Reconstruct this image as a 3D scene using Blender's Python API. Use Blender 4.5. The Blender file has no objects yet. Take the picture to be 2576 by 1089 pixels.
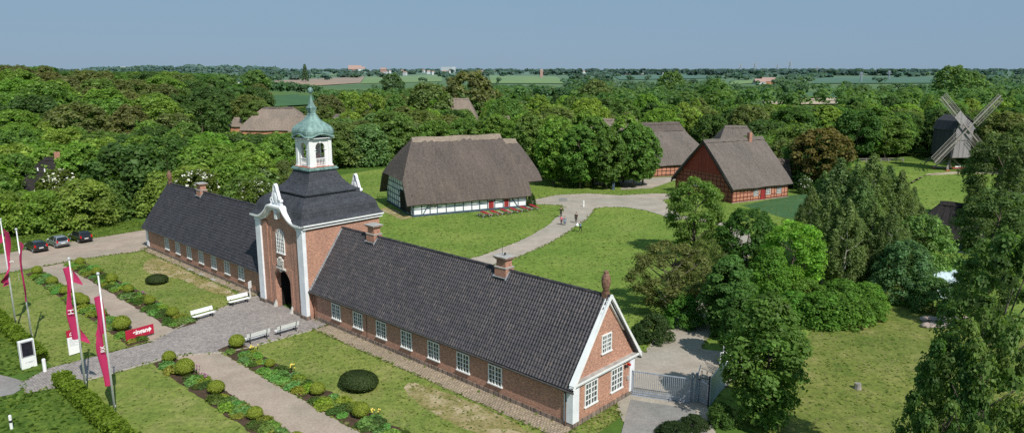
import bpy, math, random
import numpy as np
from mathutils import Vector, Matrix

random.seed(7)
RNG = np.random.default_rng(11)
scene = bpy.context.scene
COL = scene.collection
R = math.radians

# ------------------------------------------------------------------ survey of the site (metres)
FOC, PITCH, CX, CY, EYE = 1780.0, R(11.63), 1288.0, 544.5, 24.5
_c, _s = math.cos(PITCH), math.sin(PITCH)
AX = R(-47.2)
LV = (math.sin(AX), math.cos(AX))
WV = (math.cos(AX), -math.sin(AX))
ORG = (4.23, 45.53)


def g(u, v, z=0.0):
    """ground point that was sighted at survey mark (u, v)"""
    x = (u - CX) / FOC
    up = -(v - CY) / FOC
    t = (z - EYE) / (-_s + _c * up)
    return (x * t, (_c + _s * up) * t)


def sight(x, y, z):
    z -= EYE
    f = y * _c - z * _s
    return CX + FOC * x / f, CY - FOC * (y * _s + z * _c) / f


def lw(l, w):
    return (ORG[0] + l * LV[0] + w * WV[0], ORG[1] + l * LV[1] + w * WV[1])


GATE_ROT = math.atan2(-LV[1], -LV[0])     # local x = -l, local y = w


def sstep(a, b, x):
    t = min(1, max(0, (x - a) / (b - a)))
    return t * t * (3 - 2 * t)


def terrain(x, y):
    h = 9.0 * sstep(68, 175, -x) * sstep(112, 230, y) + 6.5 * sstep(120, 230, -x) * sstep(160, 290, y)
    h *= 1 - sstep(430, 760, y)
    h += 15.0 * sstep(1300, 3600, y)
    h += 1.8 * sstep(500, 900, y) * math.sin(x * .004 + 1) * math.cos(y * .003)
    return h


# ------------------------------------------------------------------ materials
class N:
    def __init__(s, name):
        m = bpy.data.materials.new(name)
        m.use_nodes = True
        s.m, s.t = m, m.node_tree
        s.t.nodes.clear()
        s.out = s.t.nodes.new('ShaderNodeOutputMaterial')

    def n(s, typ, **kw):
        nd = s.t.nodes.new('ShaderNode' + typ)
        for k, v in kw.items():
            if k.startswith('i_'):
                nd.inputs[k[2:].replace('_', ' ')].default_value = v
            else:
                setattr(nd, k, v)
        return nd

    def l(s, a, b):
        s.t.links.new(a, b)

    def noise(s, vec, scale, detail=3, rough=.55):
        nd = s.n('TexNoise')
        nd.inputs['Scale'].default_value = scale
        nd.inputs['Detail'].default_value = detail
        nd.inputs['Roughness'].default_value = rough
        if vec is not None:
            s.l(vec, nd.inputs['Vector'])
        return nd.outputs['Fac']

    def ramp(s, fac, stops):
        nd = s.n('ValToRGB')
        el = nd.color_ramp.elements
        while len(el) < len(stops):
            el.new(.5)
        for e, (p, c) in zip(el, stops):
            e.position = p
            e.color = (*c, 1) if len(c) == 3 else c
        s.l(fac, nd.inputs['Fac'])
        return nd.outputs['Color']

    def mix(s, fac, a, b, mode='MIX'):
        nd = s.n('MixRGB', blend_type=mode)
        for sock, v in ((nd.inputs[0], fac), (nd.inputs[1], a), (nd.inputs[2], b)):
            if isinstance(v, (int, float)):
                sock.default_value = v
            elif isinstance(v, tuple):
                sock.default_value = (*v, 1) if len(v) == 3 else v
            else:
                s.l(v, sock)
        return nd.outputs[0]

    def mapping(s, vec, scale=(1, 1, 1), rot=(0, 0, 0)):
        nd = s.n('Mapping')
        nd.inputs['Scale'].default_value = scale
        nd.inputs['Rotation'].default_value = rot
        s.l(vec, nd.inputs['Vector'])
        return nd.outputs[0]

    def pos(s):
        return s.n('NewGeometry').outputs['Position']

    def uv(s):
        return s.n('UVMap', uv_map='UVMap').outputs[0]

    def obj(s):
        return s.n('TexCoord').outputs['Object']

    def bsdf(s, col, rough=.8, bump=None, bstr=.4, bdist=.03, metal=0, spec=.3, **kw):
        b = s.n('BsdfPrincipled')
        if isinstance(col, tuple):
            b.inputs['Base Color'].default_value = (*col, 1)
        else:
            s.l(col, b.inputs['Base Color'])
        if isinstance(rough, (int, float)):
            b.inputs['Roughness'].default_value = rough
        else:
            s.l(rough, b.inputs['Roughness'])
        b.inputs['Metallic'].default_value = metal
        b.inputs['Specular IOR Level'].default_value = spec
        for k, v in kw.items():
            b.inputs[k.replace('_', ' ')].default_value = v
        if bump is not None:
            bp = s.n('Bump')
            bp.inputs['Strength'].default_value = bstr
            bp.inputs['Distance'].default_value = bdist
            s.l(bump, bp.inputs['Height'])
            s.l(bp.outputs[0], b.inputs['Normal'])
        s.l(b.outputs[0], s.out.inputs['Surface'])
        return s.m


def hazed(n, c, y0=260, y1=4200, top=.60, hz=(.165, .245, .285)):  # distance haze mixed into the base colour along world y
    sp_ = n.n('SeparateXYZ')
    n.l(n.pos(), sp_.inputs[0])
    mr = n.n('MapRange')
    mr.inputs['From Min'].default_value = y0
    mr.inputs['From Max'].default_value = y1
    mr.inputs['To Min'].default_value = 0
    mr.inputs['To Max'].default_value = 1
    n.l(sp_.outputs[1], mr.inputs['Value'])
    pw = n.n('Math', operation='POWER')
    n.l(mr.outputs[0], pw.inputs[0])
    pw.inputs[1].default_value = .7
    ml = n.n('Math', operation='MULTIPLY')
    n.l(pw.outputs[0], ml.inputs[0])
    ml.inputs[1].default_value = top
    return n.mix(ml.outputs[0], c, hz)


def plain(name, col, rough=.6, metal=0, var=.18, scale=3, spec=.3):
    n = N(name)
    f = n.noise(n.obj(), scale, 4)
    d = tuple(c * (1 - var) for c in col)
    u = tuple(min(1, c * (1 + var)) for c in col)
    return n.bsdf(n.ramp(f, [(.3, d), (.7, u)]), rough, metal=metal, spec=spec)


def mat_brick(name, c1, c2, mortar, bw=.27, bh=.085, dirt=.35):
    n = N(name)
    b = n.n('TexBrick', offset=.5)
    b.inputs['Color1'].default_value = (*c1, 1)
    b.inputs['Color2'].default_value = (*c2, 1)
    b.inputs['Mortar'].default_value = (*mortar, 1)
    b.inputs['Scale'].default_value = 1
    b.inputs['Mortar Size'].default_value = .011
    b.inputs['Bias'].default_value = -.1
    b.inputs['Brick Width'].default_value = bw
    b.inputs['Row Height'].default_value = bh
    n.l(n.uv(), b.inputs['Vector'])
    big = n.noise(n.uv(), .45, 5, .6)
    mid = n.noise(n.mapping(n.uv(), (4, 11, 1)), 1.0, 4, .7)
    c = n.mix(dirt, b.outputs['Color'], n.ramp(big, [(.3, (.45, .42, .42)), (.68, (1.25, 1.12, 1.0))]), 'MULTIPLY')
    c = n.mix(.75, c, n.ramp(mid, [(.32, (.42, .4, .42)), (.5, (1, 1, 1)), (.7, (1.75, 1.6, 1.45))]), 'MULTIPLY')
    sx = n.n('SeparateXYZ')
    n.l(n.uv(), sx.inputs[0])
    c = n.mix(.55, c, n.ramp(sx.outputs[1], [(.0, (.6, .6, .58)), (.9, (1, 1, 1))]), 'MULTIPLY')
    return n.bsdf(c, .88, b.outputs['Fac'], -.35, .01)


def mat_thatch(name, c_dark, c_light, lichen=None):
    n = N(name)
    uv = n.uv()
    st = n.noise(n.mapping(uv, (7, 1.6, 1)), 1.6, 5, .75)
    big = n.noise(uv, .16, 4, .6)
    fine = n.noise(uv, 2.6, 6, .85)
    c = n.ramp(fine, [(.33, c_dark), (.66, c_light)])
    c = n.mix(.6, c, n.ramp(st, [(.35, (.6, .58, .56)), (.65, (1.28, 1.25, 1.22))]), 'MULTIPLY')
    c = n.mix(.7, c, n.ramp(big, [(.3, (.72, .74, .74)), (.7, (1.2, 1.16, 1.12))]), 'MULTIPLY')
    mo = n.noise(uv, .45, 6, .75)
    c = n.mix(n.ramp(mo, [(.56, (0, 0, 0)), (.74, (.55, .55, .55))]), c, tuple(q * .62 for q in c_dark))
    dr_ = n.noise(n.mapping(uv, (2.2, .12, 1)), 1, 4, .7)
    c = n.mix(.6, c, n.ramp(dr_, [(.35, (.74, .74, .76)), (.65, (1.18, 1.16, 1.14))]), 'MULTIPLY')
    if lichen:
        c = n.mix(n.ramp(n.noise(uv, 1.1, 6, .8), [(.6, (0, 0, 0)), (.75, (.5, .5, .5))]), c, lichen)
    return n.bsdf(c, .95, fine, .8, .12, spec=.1)


def mat_slate(name, c0, c1, bw=.3, bh=.22, streak=.5):
    n = N(name)
    b = n.n('TexBrick', offset=.5)
    b.inputs['Color1'].default_value = (*c0, 1)
    b.inputs['Color2'].default_value = (*c1, 1)
    b.inputs['Mortar'].default_value = (*[x * .4 for x in c0], 1)
    b.inputs['Scale'].default_value = 1
    b.inputs['Mortar Size'].default_value = .012
    b.inputs['Brick Width'].default_value = bw
    b.inputs['Row Height'].default_value = bh
    n.l(n.uv(), b.inputs['Vector'])
    big = n.noise(n.mapping(n.uv(), (.8, .35, 1)), 1, 5, .65)
    fl = n.noise(n.uv(), 3.2, 5, .8)
    c = n.mix(streak, b.outputs['Color'], n.ramp(big, [(.35, (.55, .52, .52)), (.65, (1.35, 1.35, 1.38))]), 'MULTIPLY')
    c = n.mix(.7, c, n.ramp(fl, [(.35, (.6, .6, .6)), (.62, (1.2, 1.2, 1.2)), (.74, (2.2, 2.2, 2.2))]), 'MULTIPLY')
    return n.bsdf(c, .72, b.outputs['Fac'], -.4, .015, spec=.25)


def mat_tiles(name):
    n = N(name)
    uv = n.uv()
    w = n.n('TexWhiteNoise', noise_dimensions='2D')
    sn = n.n('VectorMath', operation='SNAP')
    n.l(uv, sn.inputs[0])
    sn.inputs[1].default_value = (.27, .36, 1)
    n.l(sn.outputs[0], w.inputs['Vector'])
    c = n.ramp(w.outputs['Value'], [(0, (.025, .025, .030)), (.5, (.044, .042, .049)), (.85, (.062, .056, .061)), (1, (.105, .088, .086))])
    big = n.noise(uv, .3, 5, .6)
    c = n.mix(.65, c, n.ramp(big, [(.3, (.6, .58, .6)), (.7, (1.35, 1.3, 1.28))]), 'MULTIPLY')
    fl = n.noise(uv, 9, 4, .8)
    c = n.mix(.8, c, n.ramp(fl, [(.38, (.7, .7, .7)), (.6, (1.1, 1.1, 1.1)), (.74, (1.6, 1.58, 1.5))]), 'MULTIPLY')
    ms = n.noise(uv, .8, 6, .75)
    c = n.mix(n.ramp(ms, [(.62, (0, 0, 0)), (.78, (.35, .35, .35))]), c, (.09, .085, .078))
    return n.bsdf(c, .55, spec=.35)


def mat_ground(name, stops, scale=.12, fine_amt=.5, fine_scale=3.0, dry=None, dry_rng=(.55, .7), tint_scale=.03, stripe=None, bump=.25):
    n = N(name)
    p = n.pos()
    a = n.noise(p, scale, 6, .62)
    c = n.ramp(a, stops)
    f = n.noise(p, fine_scale, 5, .8)
    c = n.mix(fine_amt, c, n.ramp(f, [(.3, (.45, .47, .45)), (.5, (1, 1, 1)), (.7, (1.6, 1.55, 1.4))]), 'MULTIPLY')
    f2 = n.noise(p, fine_scale * 4.1, 3, .8)
    c = n.mix(fine_amt * .7, c, n.ramp(f2, [(.3, (.6, .6, .6)), (.7, (1.4, 1.4, 1.4))]), 'MULTIPLY')
    t = n.noise(p, tint_scale, 3, .5)
    c = n.mix(.5, c, n.ramp(t, [(.35, (.78, .85, .8)), (.65, (1.18, 1.08, 1.05))]), 'MULTIPLY')
    if dry:
        d = n.noise(p, .55, 6, .72)
        c = n.mix(n.ramp(d, [(dry_rng[0], (0, 0, 0)), (dry_rng[1], (1, 1, 1))]), c, dry)
    if stripe:
        w = n.n('TexWave', wave_type='BANDS', bands_direction='X')
        w.inputs['Scale'].default_value = stripe[1]
        w.inputs['Distortion'].default_value = 1.2
        n.l(n.mapping(p, (1, 1, 1), (0, 0, stripe[0])), w.inputs['Vector'])
        c = n.mix(stripe[2], c, n.ramp(w.outputs['Fac'], [(.2, (.8, .84, .8)), (.8, (1.15, 1.12, 1.1))]), 'MULTIPLY')
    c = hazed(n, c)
    return n.bsdf(c, .95, f, bump, .06, spec=.05)


def mat_leaf(name, transl=.52):
    n = N(name)
    at = n.n('Attribute', attribute_name='tint', attribute_type='GEOMETRY')
    oi = n.n('ObjectInfo')
    c = n.mix(1.0, oi.outputs['Color'], at.outputs['Color'], 'MULTIPLY')
    c = n.mix(1.0, c, (1.16, 1.14, 1.12), 'MULTIPLY')
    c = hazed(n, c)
    d = n.n('BsdfDiffuse')
    t = n.n('BsdfTranslucent')
    gl = n.n('BsdfGlossy')
    gl.inputs['Roughness'].default_value = .5
    gl.inputs['Color'].default_value = (.16, .18, .14, 1)
    n.l(c, d.inputs['Color'])
    n.l(n.mix(1.0, c, (1.25, 1.35, .6), 'MULTIPLY'), t.inputs['Color'])
    m = n.n('MixShader')
    m.inputs[0].default_value = transl
    n.l(d.outputs[0], m.inputs[1])
    n.l(t.outputs[0], m.inputs[2])
    m2 = n.n('MixShader')
    m2.inputs[0].default_value = .05
    n.l(m.outputs[0], m2.inputs[1])
    n.l(gl.outputs[0], m2.inputs[2])
    n.l(m2.outputs[0], n.out.inputs['Surface'])
    return n.m


def mat_bark(name, c0, c1, scale=(3, 3, .8)):
    n = N(name)
    f = n.noise(n.mapping(n.obj(), scale), 2.5, 5, .7)
    return n.bsdf(n.ramp(f, [(.35, c0), (.6, c1)]), .9, f, .5, .03)


def mat_boards(name, c0, c1, wid=.22):
    n = N(name)
    uv = n.uv()
    w = n.n('TexWhiteNoise', noise_dimensions='1D')
    sx = n.n('SeparateXYZ')
    n.l(uv, sx.inputs[0])
    mt = n.n('Math', operation='SNAP')
    n.l(sx.outputs[0], mt.inputs[0])
    mt.inputs[1].default_value = wid
    n.l(mt.outputs[0], w.inputs['W'])
    c = n.ramp(w.outputs['Value'], [(0, c0), (1, c1)])
    f = n.noise(n.mapping(uv, (9, 1, 1)), 1.5, 5, .7)
    c = n.mix(.7, c, n.ramp(f, [(.3, (.5, .5, .5)), (.7, (1.4, 1.4, 1.4))]), 'MULTIPLY')
    return n.bsdf(c, .85)


def mat_paving(name, c1, c2, mortar, bw, bh, rot=0, mort=.03, dirt=None):
    n = N(name)
    p = n.mapping(n.pos(), (1, 1, 1), (0, 0, rot))
    wob = n.noise(n.pos(), 1.2, 2)
    v = n.n('TexBrick', offset=.5)
    v.inputs['Color1'].default_value = (*c1, 1)
    v.inputs['Color2'].default_value = (*c2, 1)
    v.inputs['Mortar'].default_value = (*mortar, 1)
    v.inputs['Scale'].default_value = 1
    v.inputs['Mortar Size'].default_value = mort
    v.inputs['Brick Width'].default_value = bw
    v.inputs['Row Height'].default_value = bh
    ad = n.n('VectorMath', operation='ADD')
    sc = n.n('VectorMath', operation='SCALE')
    cb = n.n('CombineXYZ')
    n.l(wob, cb.inputs[0])
    n.l(wob, cb.inputs[1])
    n.l(cb.outputs[0], sc.inputs[0])
    sc.inputs['Scale'].default_value = .25
    n.l(p, ad.inputs[0])
    n.l(sc.outputs[0], ad.inputs[1])
    n.l(ad.outputs[0], v.inputs['Vector'])
    c = v.outputs['Color']
    f = n.noise(n.pos(), 2.2, 5, .8)
    c = n.mix(.8, c, n.ramp(f, [(.3, (.55, .55, .56)), (.7, (1.45, 1.42, 1.4))]), 'MULTIPLY')
    b = n.noise(n.pos(), .18, 4, .6)
    c = n.mix(.6, c, n.ramp(b, [(.3, (.8, .78, .78)), (.7, (1.2, 1.18, 1.15))]), 'MULTIPLY')
    if dirt:
        d = n.noise(n.pos(), .9, 5, .7)
        c = n.mix(n.ramp(d, [(.52, (0, 0, 0)), (.7, (.7, .7, .7))]), c, dirt)
    return n.bsdf(c, .85, v.outputs['Fac'], -.4, .02)


M = {}
M['brick'] = mat_brick('red brick', (.47, .22, .145), (.35, .155, .105), (.50, .40, .33))
M['brick_house'] = mat_brick('orange infill brick', (.52, .21, .13), (.42, .165, .10), (.5, .33, .25), .26, .09, .3)
M['brick_shade'] = mat_brick('shaded red gable brick', (.34, .10, .065), (.26, .075, .05), (.30, .17, .12), .26, .09, .3)  # darker brick copy with the gable's shade put into its colour
M['brick_chimney'] = mat_brick('pale chimney brick', (.40, .17, .11), (.30, .11, .07), (.45, .36, .30))
M['stone'] = mat_paving('plinth granite', (.27, .21, .17), (.17, .14, .12), (.09, .075, .06), .6, .4, 0, .03)
M['white'] = plain('white paint', (.78, .79, .78), .55, var=.06, scale=1.5)
M['whitewash'] = plain('whitewashed wall', (.80, .82, .84), .85, var=.07, scale=.8)
M['stucco'] = plain('white render', (.74, .76, .79), .8, var=.1, scale=1.1)
M['sculpt'] = plain('weathered sandstone', (.52, .50, .46), .85, var=.3, scale=3)
M['concrete'] = plain('grey concrete', (.36, .35, .33), .9, var=.25, scale=2)
M['tiles'] = mat_tiles('black pantile')
M['slate'] = mat_slate('dark slate', (.046, .050, .060), (.068, .072, .084))
M['slate2'] = mat_slate('left slate', (.042, .042, .049), (.066, .063, .070), .28, .3, .35)
M['lead'] = plain('lead flashing', (.30, .32, .34), .5, var=.25)
M['dark'] = plain('dark interior', (.012, .011, .010), .9)
M['darkwood'] = mat_boards('dark gate boards', (.035, .028, .02), (.055, .045, .032))
M['gutter'] = plain('dark gutter', (.07, .065, .062), .5, var=.3)
M['iron'] = plain('dark iron', (.03, .03, .033), .5)
M['galv'] = plain('galvanised steel', (.36, .40, .46), .42, metal=.35, var=.2)
M['pole'] = plain('pale pole metal', (.62, .63, .64), .4, metal=.2, var=.1)
M['thatch'] = mat_thatch('brown thatch', (.082, .069, .062), (.168, .143, .131))
M['thatch_pale'] = mat_thatch('ridge thatch', (.20, .165, .13), (.34, .29, .24))
M['thatch_grey'] = mat_thatch('grey thatch', (.104, .091, .083), (.205, .183, .168))
M['thatch_light'] = mat_thatch('weathered thatch', (.17, .14, .12), (.31, .26, .22))
M['thatch_dark'] = mat_thatch('shaded thatch', (.022, .021, .022), (.045, .042, .042))  # dark roof colour; the hut's shade is put into it as well
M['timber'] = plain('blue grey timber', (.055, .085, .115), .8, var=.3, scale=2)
M['timber_red'] = plain('red timber', (.13, .035, .025), .8, var=.3)
M['timber_dark'] = plain('dark timber', (.035, .028, .024), .85, var=.3)
M['red_door'] = mat_boards('red door boards', (.24, .022, .025), (.32, .035, .035), .15)
M['red_boards'] = mat_boards('dark red boards', (.21, .04, .028), (.27, .058, .038), .25)
M['red_paint'] = plain('red table paint', (.36, .02, .035), .5, var=.15)
M['wood_leg'] = plain('bleached wood', (.42, .36, .28), .8, var=.2)
M['mill_boards'] = mat_boards('silver grey boards', (.17, .16, .165), (.30, .285, .29), .3)
M['mill_dark'] = mat_boards('shaded grey shingle', (.035, .037, .042), (.055, .057, .062), .3)  # the mill's unlit sides get their shade from this darker colour
M['mill_wood'] = plain('grey wood', (.27, .25, .225), .8, var=.25)
M['banner'] = plain('crimson banner', (.43, .026, .105), .7, var=.12, scale=.8)
M['crimson'] = plain('crimson panel', (.42, .018, .05), .5, var=.06)
M['print_white'] = plain('white print', (.85, .85, .85), .6, var=.02)
M['print_grey'] = plain('grey print', (.35, .36, .38), .6, var=.02)
M['screen'] = plain('dark display', (.012, .012, .02), .15, var=.05, spec=.5)
M['soil'] = mat_ground('bed soil', [(.3, (.055, .035, .024)), (.7, (.10, .07, .05))], 1.2, .6)
M['terra'] = plain('brown pottery', (.20, .11, .075), .6, var=.45, scale=5)
M['far_roof'] = plain('hazy roof red', (.34, .23, .20), .9, var=.1)  # haze over the far buildings is put into these flat colours
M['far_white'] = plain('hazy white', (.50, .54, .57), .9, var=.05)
M['clay'] = plain('orange clay', (.42, .12, .06), .8, var=.2)
M['rock'] = plain('field stone', (.33, .27, .24), .9, var=.3, scale=2)
M['sheet'] = plain('blue grey sheet metal', (.35, .43, .48), .5, metal=.2, var=.12, scale=1)
M['rust'] = plain('rusty steel', (.12, .07, .05), .7, var=.3)
M['rubber'] = plain('tyre rubber', (.015, .015, .016), .8)
M['car_glass'] = plain('tinted glass', (.012, .014, .018), .08, var=.02, spec=.7)
M['lamp_red'] = plain('red lamp', (.5, .01, .01), .3)
M['plate'] = plain('number plate', (.75, .76, .75), .5, var=.02)
for nm, cc in (('car_black', (.008, .008, .010)), ('car_silver', (.34, .36, .40)), ('car_night', (.012, .011, .013))):
    n = N(nm)
    M[nm] = n.bsdf(cc, .3, metal=.5 if nm == 'car_silver' else 0, spec=.5, Coat_Weight=.8, Coat_Roughness=.05)
n = N('window glass')
f = n.noise(n.obj(), .7, 2)
M['glass'] = n.bsdf(n.ramp(f, [(.3, (.02, .028, .028)), (.7, (.06, .075, .07))]), .12, spec=.6)
n = N('verdigris copper')
v = n.noise(n.mapping(n.obj(), (1.5, 1.5, .5)), 1.6, 5, .7)
M['copper'] = n.bsdf(n.ramp(v, [(.26, (.07, .10, .095)), (.45, (.17, .27, .25)), (.62, (.26, .40, .37)), (.8, (.17, .25, .24))]), .65, v, .3, .03, metal=.1)
# grounds
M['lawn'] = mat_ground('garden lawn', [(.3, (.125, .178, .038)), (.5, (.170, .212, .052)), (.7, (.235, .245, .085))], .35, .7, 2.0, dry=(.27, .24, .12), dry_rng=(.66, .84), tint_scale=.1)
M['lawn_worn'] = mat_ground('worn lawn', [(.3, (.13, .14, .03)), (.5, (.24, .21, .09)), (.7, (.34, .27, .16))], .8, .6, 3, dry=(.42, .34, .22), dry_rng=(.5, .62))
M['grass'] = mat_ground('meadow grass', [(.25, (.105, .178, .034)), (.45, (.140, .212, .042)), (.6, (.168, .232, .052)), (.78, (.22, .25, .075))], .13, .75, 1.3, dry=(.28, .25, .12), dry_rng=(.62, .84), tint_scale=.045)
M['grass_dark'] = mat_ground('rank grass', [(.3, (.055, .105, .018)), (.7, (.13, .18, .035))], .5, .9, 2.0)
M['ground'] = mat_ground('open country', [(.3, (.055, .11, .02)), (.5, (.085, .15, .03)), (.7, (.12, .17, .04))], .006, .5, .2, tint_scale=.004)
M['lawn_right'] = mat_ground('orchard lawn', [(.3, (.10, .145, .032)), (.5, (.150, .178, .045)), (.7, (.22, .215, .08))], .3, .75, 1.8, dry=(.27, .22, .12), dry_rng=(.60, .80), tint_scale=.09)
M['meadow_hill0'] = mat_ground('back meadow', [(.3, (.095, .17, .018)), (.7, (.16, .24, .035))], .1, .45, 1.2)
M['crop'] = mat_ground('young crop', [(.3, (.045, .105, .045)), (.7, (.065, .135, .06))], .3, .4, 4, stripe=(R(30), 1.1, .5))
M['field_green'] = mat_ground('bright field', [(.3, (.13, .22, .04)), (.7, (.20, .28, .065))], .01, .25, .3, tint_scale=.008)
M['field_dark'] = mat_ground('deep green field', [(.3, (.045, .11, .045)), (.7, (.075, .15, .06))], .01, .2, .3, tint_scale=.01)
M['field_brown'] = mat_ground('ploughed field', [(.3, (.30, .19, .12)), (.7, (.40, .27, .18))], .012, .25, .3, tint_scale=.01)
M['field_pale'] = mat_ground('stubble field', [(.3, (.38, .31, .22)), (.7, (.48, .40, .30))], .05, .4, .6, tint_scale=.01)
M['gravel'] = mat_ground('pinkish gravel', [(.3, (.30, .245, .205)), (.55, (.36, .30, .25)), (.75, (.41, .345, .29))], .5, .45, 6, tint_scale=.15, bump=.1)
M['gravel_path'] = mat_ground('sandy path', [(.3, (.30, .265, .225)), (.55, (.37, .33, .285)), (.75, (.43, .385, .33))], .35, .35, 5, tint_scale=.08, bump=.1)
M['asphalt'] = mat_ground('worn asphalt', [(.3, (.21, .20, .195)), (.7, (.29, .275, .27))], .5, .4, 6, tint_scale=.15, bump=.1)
M['cobble'] = mat_paving('grey setts', (.37, .335, .315), (.26, .24, .235), (.20, .178, .16), .24, .17, -GATE_ROT, .022)
M['fieldstone'] = mat_paving('pale cobbles', (.46, .37, .28), (.33, .27, .21), (.19, .16, .11), .26, .2, -GATE_ROT, .04, dirt=(.28, .24, .15))
M['kerb'] = plain('kerb stone', (.38, .34, .29), .85, var=.2)
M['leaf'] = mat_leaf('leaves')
M['blossom'] = plain('hawthorn blossom', (.66, .66, .56), .8, var=.15)
M['petal_yellow'] = plain('yellow petals', (.75, .6, .12), .7)
M['petal_purple'] = plain('purple petals', (.28, .10, .22), .7)
M['bark'] = mat_bark('brown bark', (.055, .043, .034), (.14, .115, .09))
M['birch'] = mat_bark('birch bark', (.10, .09, .08), (.62, .60, .55), (1.2, 1.2, 3))
M['poly'] = plain('milky polythene', (.45, .55, .6), .3, var=.2)
for nm, cc in (('skin', (.52, .33, .24)), ('hair', (.05, .03, .02)), ('cloth_black', (.012, .012, .014)), ('cloth_pink', (.55, .12, .20)),
               ('cloth_maroon', (.07, .02, .03)), ('cloth_grey', (.17, .22, .28)), ('cloth_blue', (.16, .33, .42)), ('cloth_navy', (.015, .018, .03)), ('cloth_white', (.8, .8, .8))):
    M[nm] = plain(nm.replace('_', ' '), cc, .8, var=.1)


# ------------------------------------------------------------------ mesh builder
class MB:
    def __init__(s):
        s.v, s.f, s.mi = [], [], []
        s.cur = 0

    def add(s, vs, fs):
        b = len(s.v)
        s.v += [tuple(p) for p in vs]
        s.f += [tuple(b + i for i in f) for f in fs]
        s.mi += [s.cur] * len(fs)
        return s

    def slot(s, i):
        s.cur = i
        return s

    def box(s, x0, x1, y0, y1, z0, z1):
        vs = [(x, y, z) for z in (z0, z1) for x, y in ((x0, y0), (x1, y0), (x1, y1), (x0, y1))]
        return s.add(vs, [(3, 2, 1, 0), (4, 5, 6, 7), (0, 1, 5, 4), (1, 2, 6, 5), (2, 3, 7, 6), (3, 0, 4, 7)])

    def bar(s, p, q, w, h, up=(0, 0, 1)):
        p, q = Vector(p), Vector(q)
        d = (q - p).normalized()
        u = Vector(up)
        if abs(d.dot(u)) > .98:
            u = Vector((1, 0, 0))
        a = d.cross(u).normalized() * w / 2
        b = a.cross(d).normalized() * h / 2
        vs = [e + i * a + j * b for e in (p, q) for i, j in ((-1, -1), (1, -1), (1, 1), (-1, 1))]
        return s.add(vs, [(0, 1, 2, 3), (7, 6, 5, 4), (0, 4, 5, 1), (1, 5, 6, 2), (2, 6, 7, 3), (3, 7, 4, 0)])

    def tube(s, p, q, r0, r1=None, n=8, caps=True):
        r1 = r0 if r1 is None else r1
        p, q = Vector(p), Vector(q)
        d = (q - p).normalized()
        u = Vector((0, 0, 1)) if abs(d.z) < .9 else Vector((1, 0, 0))
        a = d.cross(u).normalized()
        b = a.cross(d)
        vs = []
        for e, r in ((p, r0), (q, r1)):
            for i in range(n):
                t = 2 * math.pi * i / n
                vs.append(e + (a * math.cos(t) + b * math.sin(t)) * r)
        fs = [(i, i + n, (i + 1) % n + n, (i + 1) % n) for i in range(n)]
        if caps:
            fs += [tuple(range(n)), tuple(range(2 * n - 1, n - 1, -1))]
        return s.add(vs, fs)

    def prism(s, poly, fa, fb):
        """poly: list of 2-D points; fa, fb map a 2-D point to the two end faces"""
        n = len(poly)
        vs = [fa(*p) for p in poly] + [fb(*p) for p in poly]
        fs = [tuple(range(n)), tuple(range(2 * n - 1, n - 1, -1))] + [(i, i + n, (i + 1) % n + n, (i + 1) % n) for i in range(n)]
        return s.add(vs, fs)

    def lathe(s, prof, n=12, c=(0, 0), caps=True):
        vs = [(c[0] + r * math.cos(2 * math.pi * i / n), c[1] + r * math.sin(2 * math.pi * i / n), z) for r, z in prof for i in range(n)]
        fs = [(j * n + i, j * n + (i + 1) % n, (j + 1) * n + (i + 1) % n, (j + 1) * n + i) for j in range(len(prof) - 1) for i in range(n)]
        if caps:
            fs += [tuple(range(n - 1, -1, -1)), tuple(range((len(prof) - 1) * n, len(prof) * n))]
        return s.add(vs, fs)

    def grid(s, rows):
        """rows: list of equally long point lists"""
        n = len(rows[0])
        vs = [p for r in rows for p in r]
        fs = [(j * n + i, j * n + i + 1, (j + 1) * n + i + 1, (j + 1) * n + i) for j in range(len(rows) - 1) for i in range(n - 1)]
        return s.add(vs, fs)

    def ball(s, c, r, sc=(1, 1, 1), n=10, m=7):
        vs, fs = [], []
        for j in range(m + 1):
            t = math.pi * j / m
            for i in range(n):
                a = 2 * math.pi * i / n
                vs.append((c[0] + r * sc[0] * math.sin(t) * math.cos(a), c[1] + r * sc[1] * math.sin(t) * math.sin(a), c[2] + r * sc[2] * math.cos(t)))
        for j in range(m):
            for i in range(n):
                fs.append((j * n + i, (j + 1) * n + i, (j + 1) * n + (i + 1) % n, j * n + (i + 1) % n))
        return s.add(vs, fs)

    def build(s, name, mats, parent=None, smooth=False, loc=None, fixn=False):
        me = bpy.data.meshes.new(name)
        me.from_pydata(s.v, [], s.f)
        if not isinstance(mats, (list, tuple)):
            mats = [mats]
        for m in mats:
            me.materials.append(m)
        if len(mats) > 1:
            me.polygons.foreach_set('material_index', s.mi)
        if smooth:
            me.polygons.foreach_set('use_smooth', [True] * len(s.f))
        boxuv(me)
        o = bpy.data.objects.new(name, me)
        COL.objects.link(o)
        if parent is not None:
            o.parent = parent
        if loc is not None:
            o.location = loc
        return o


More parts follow.
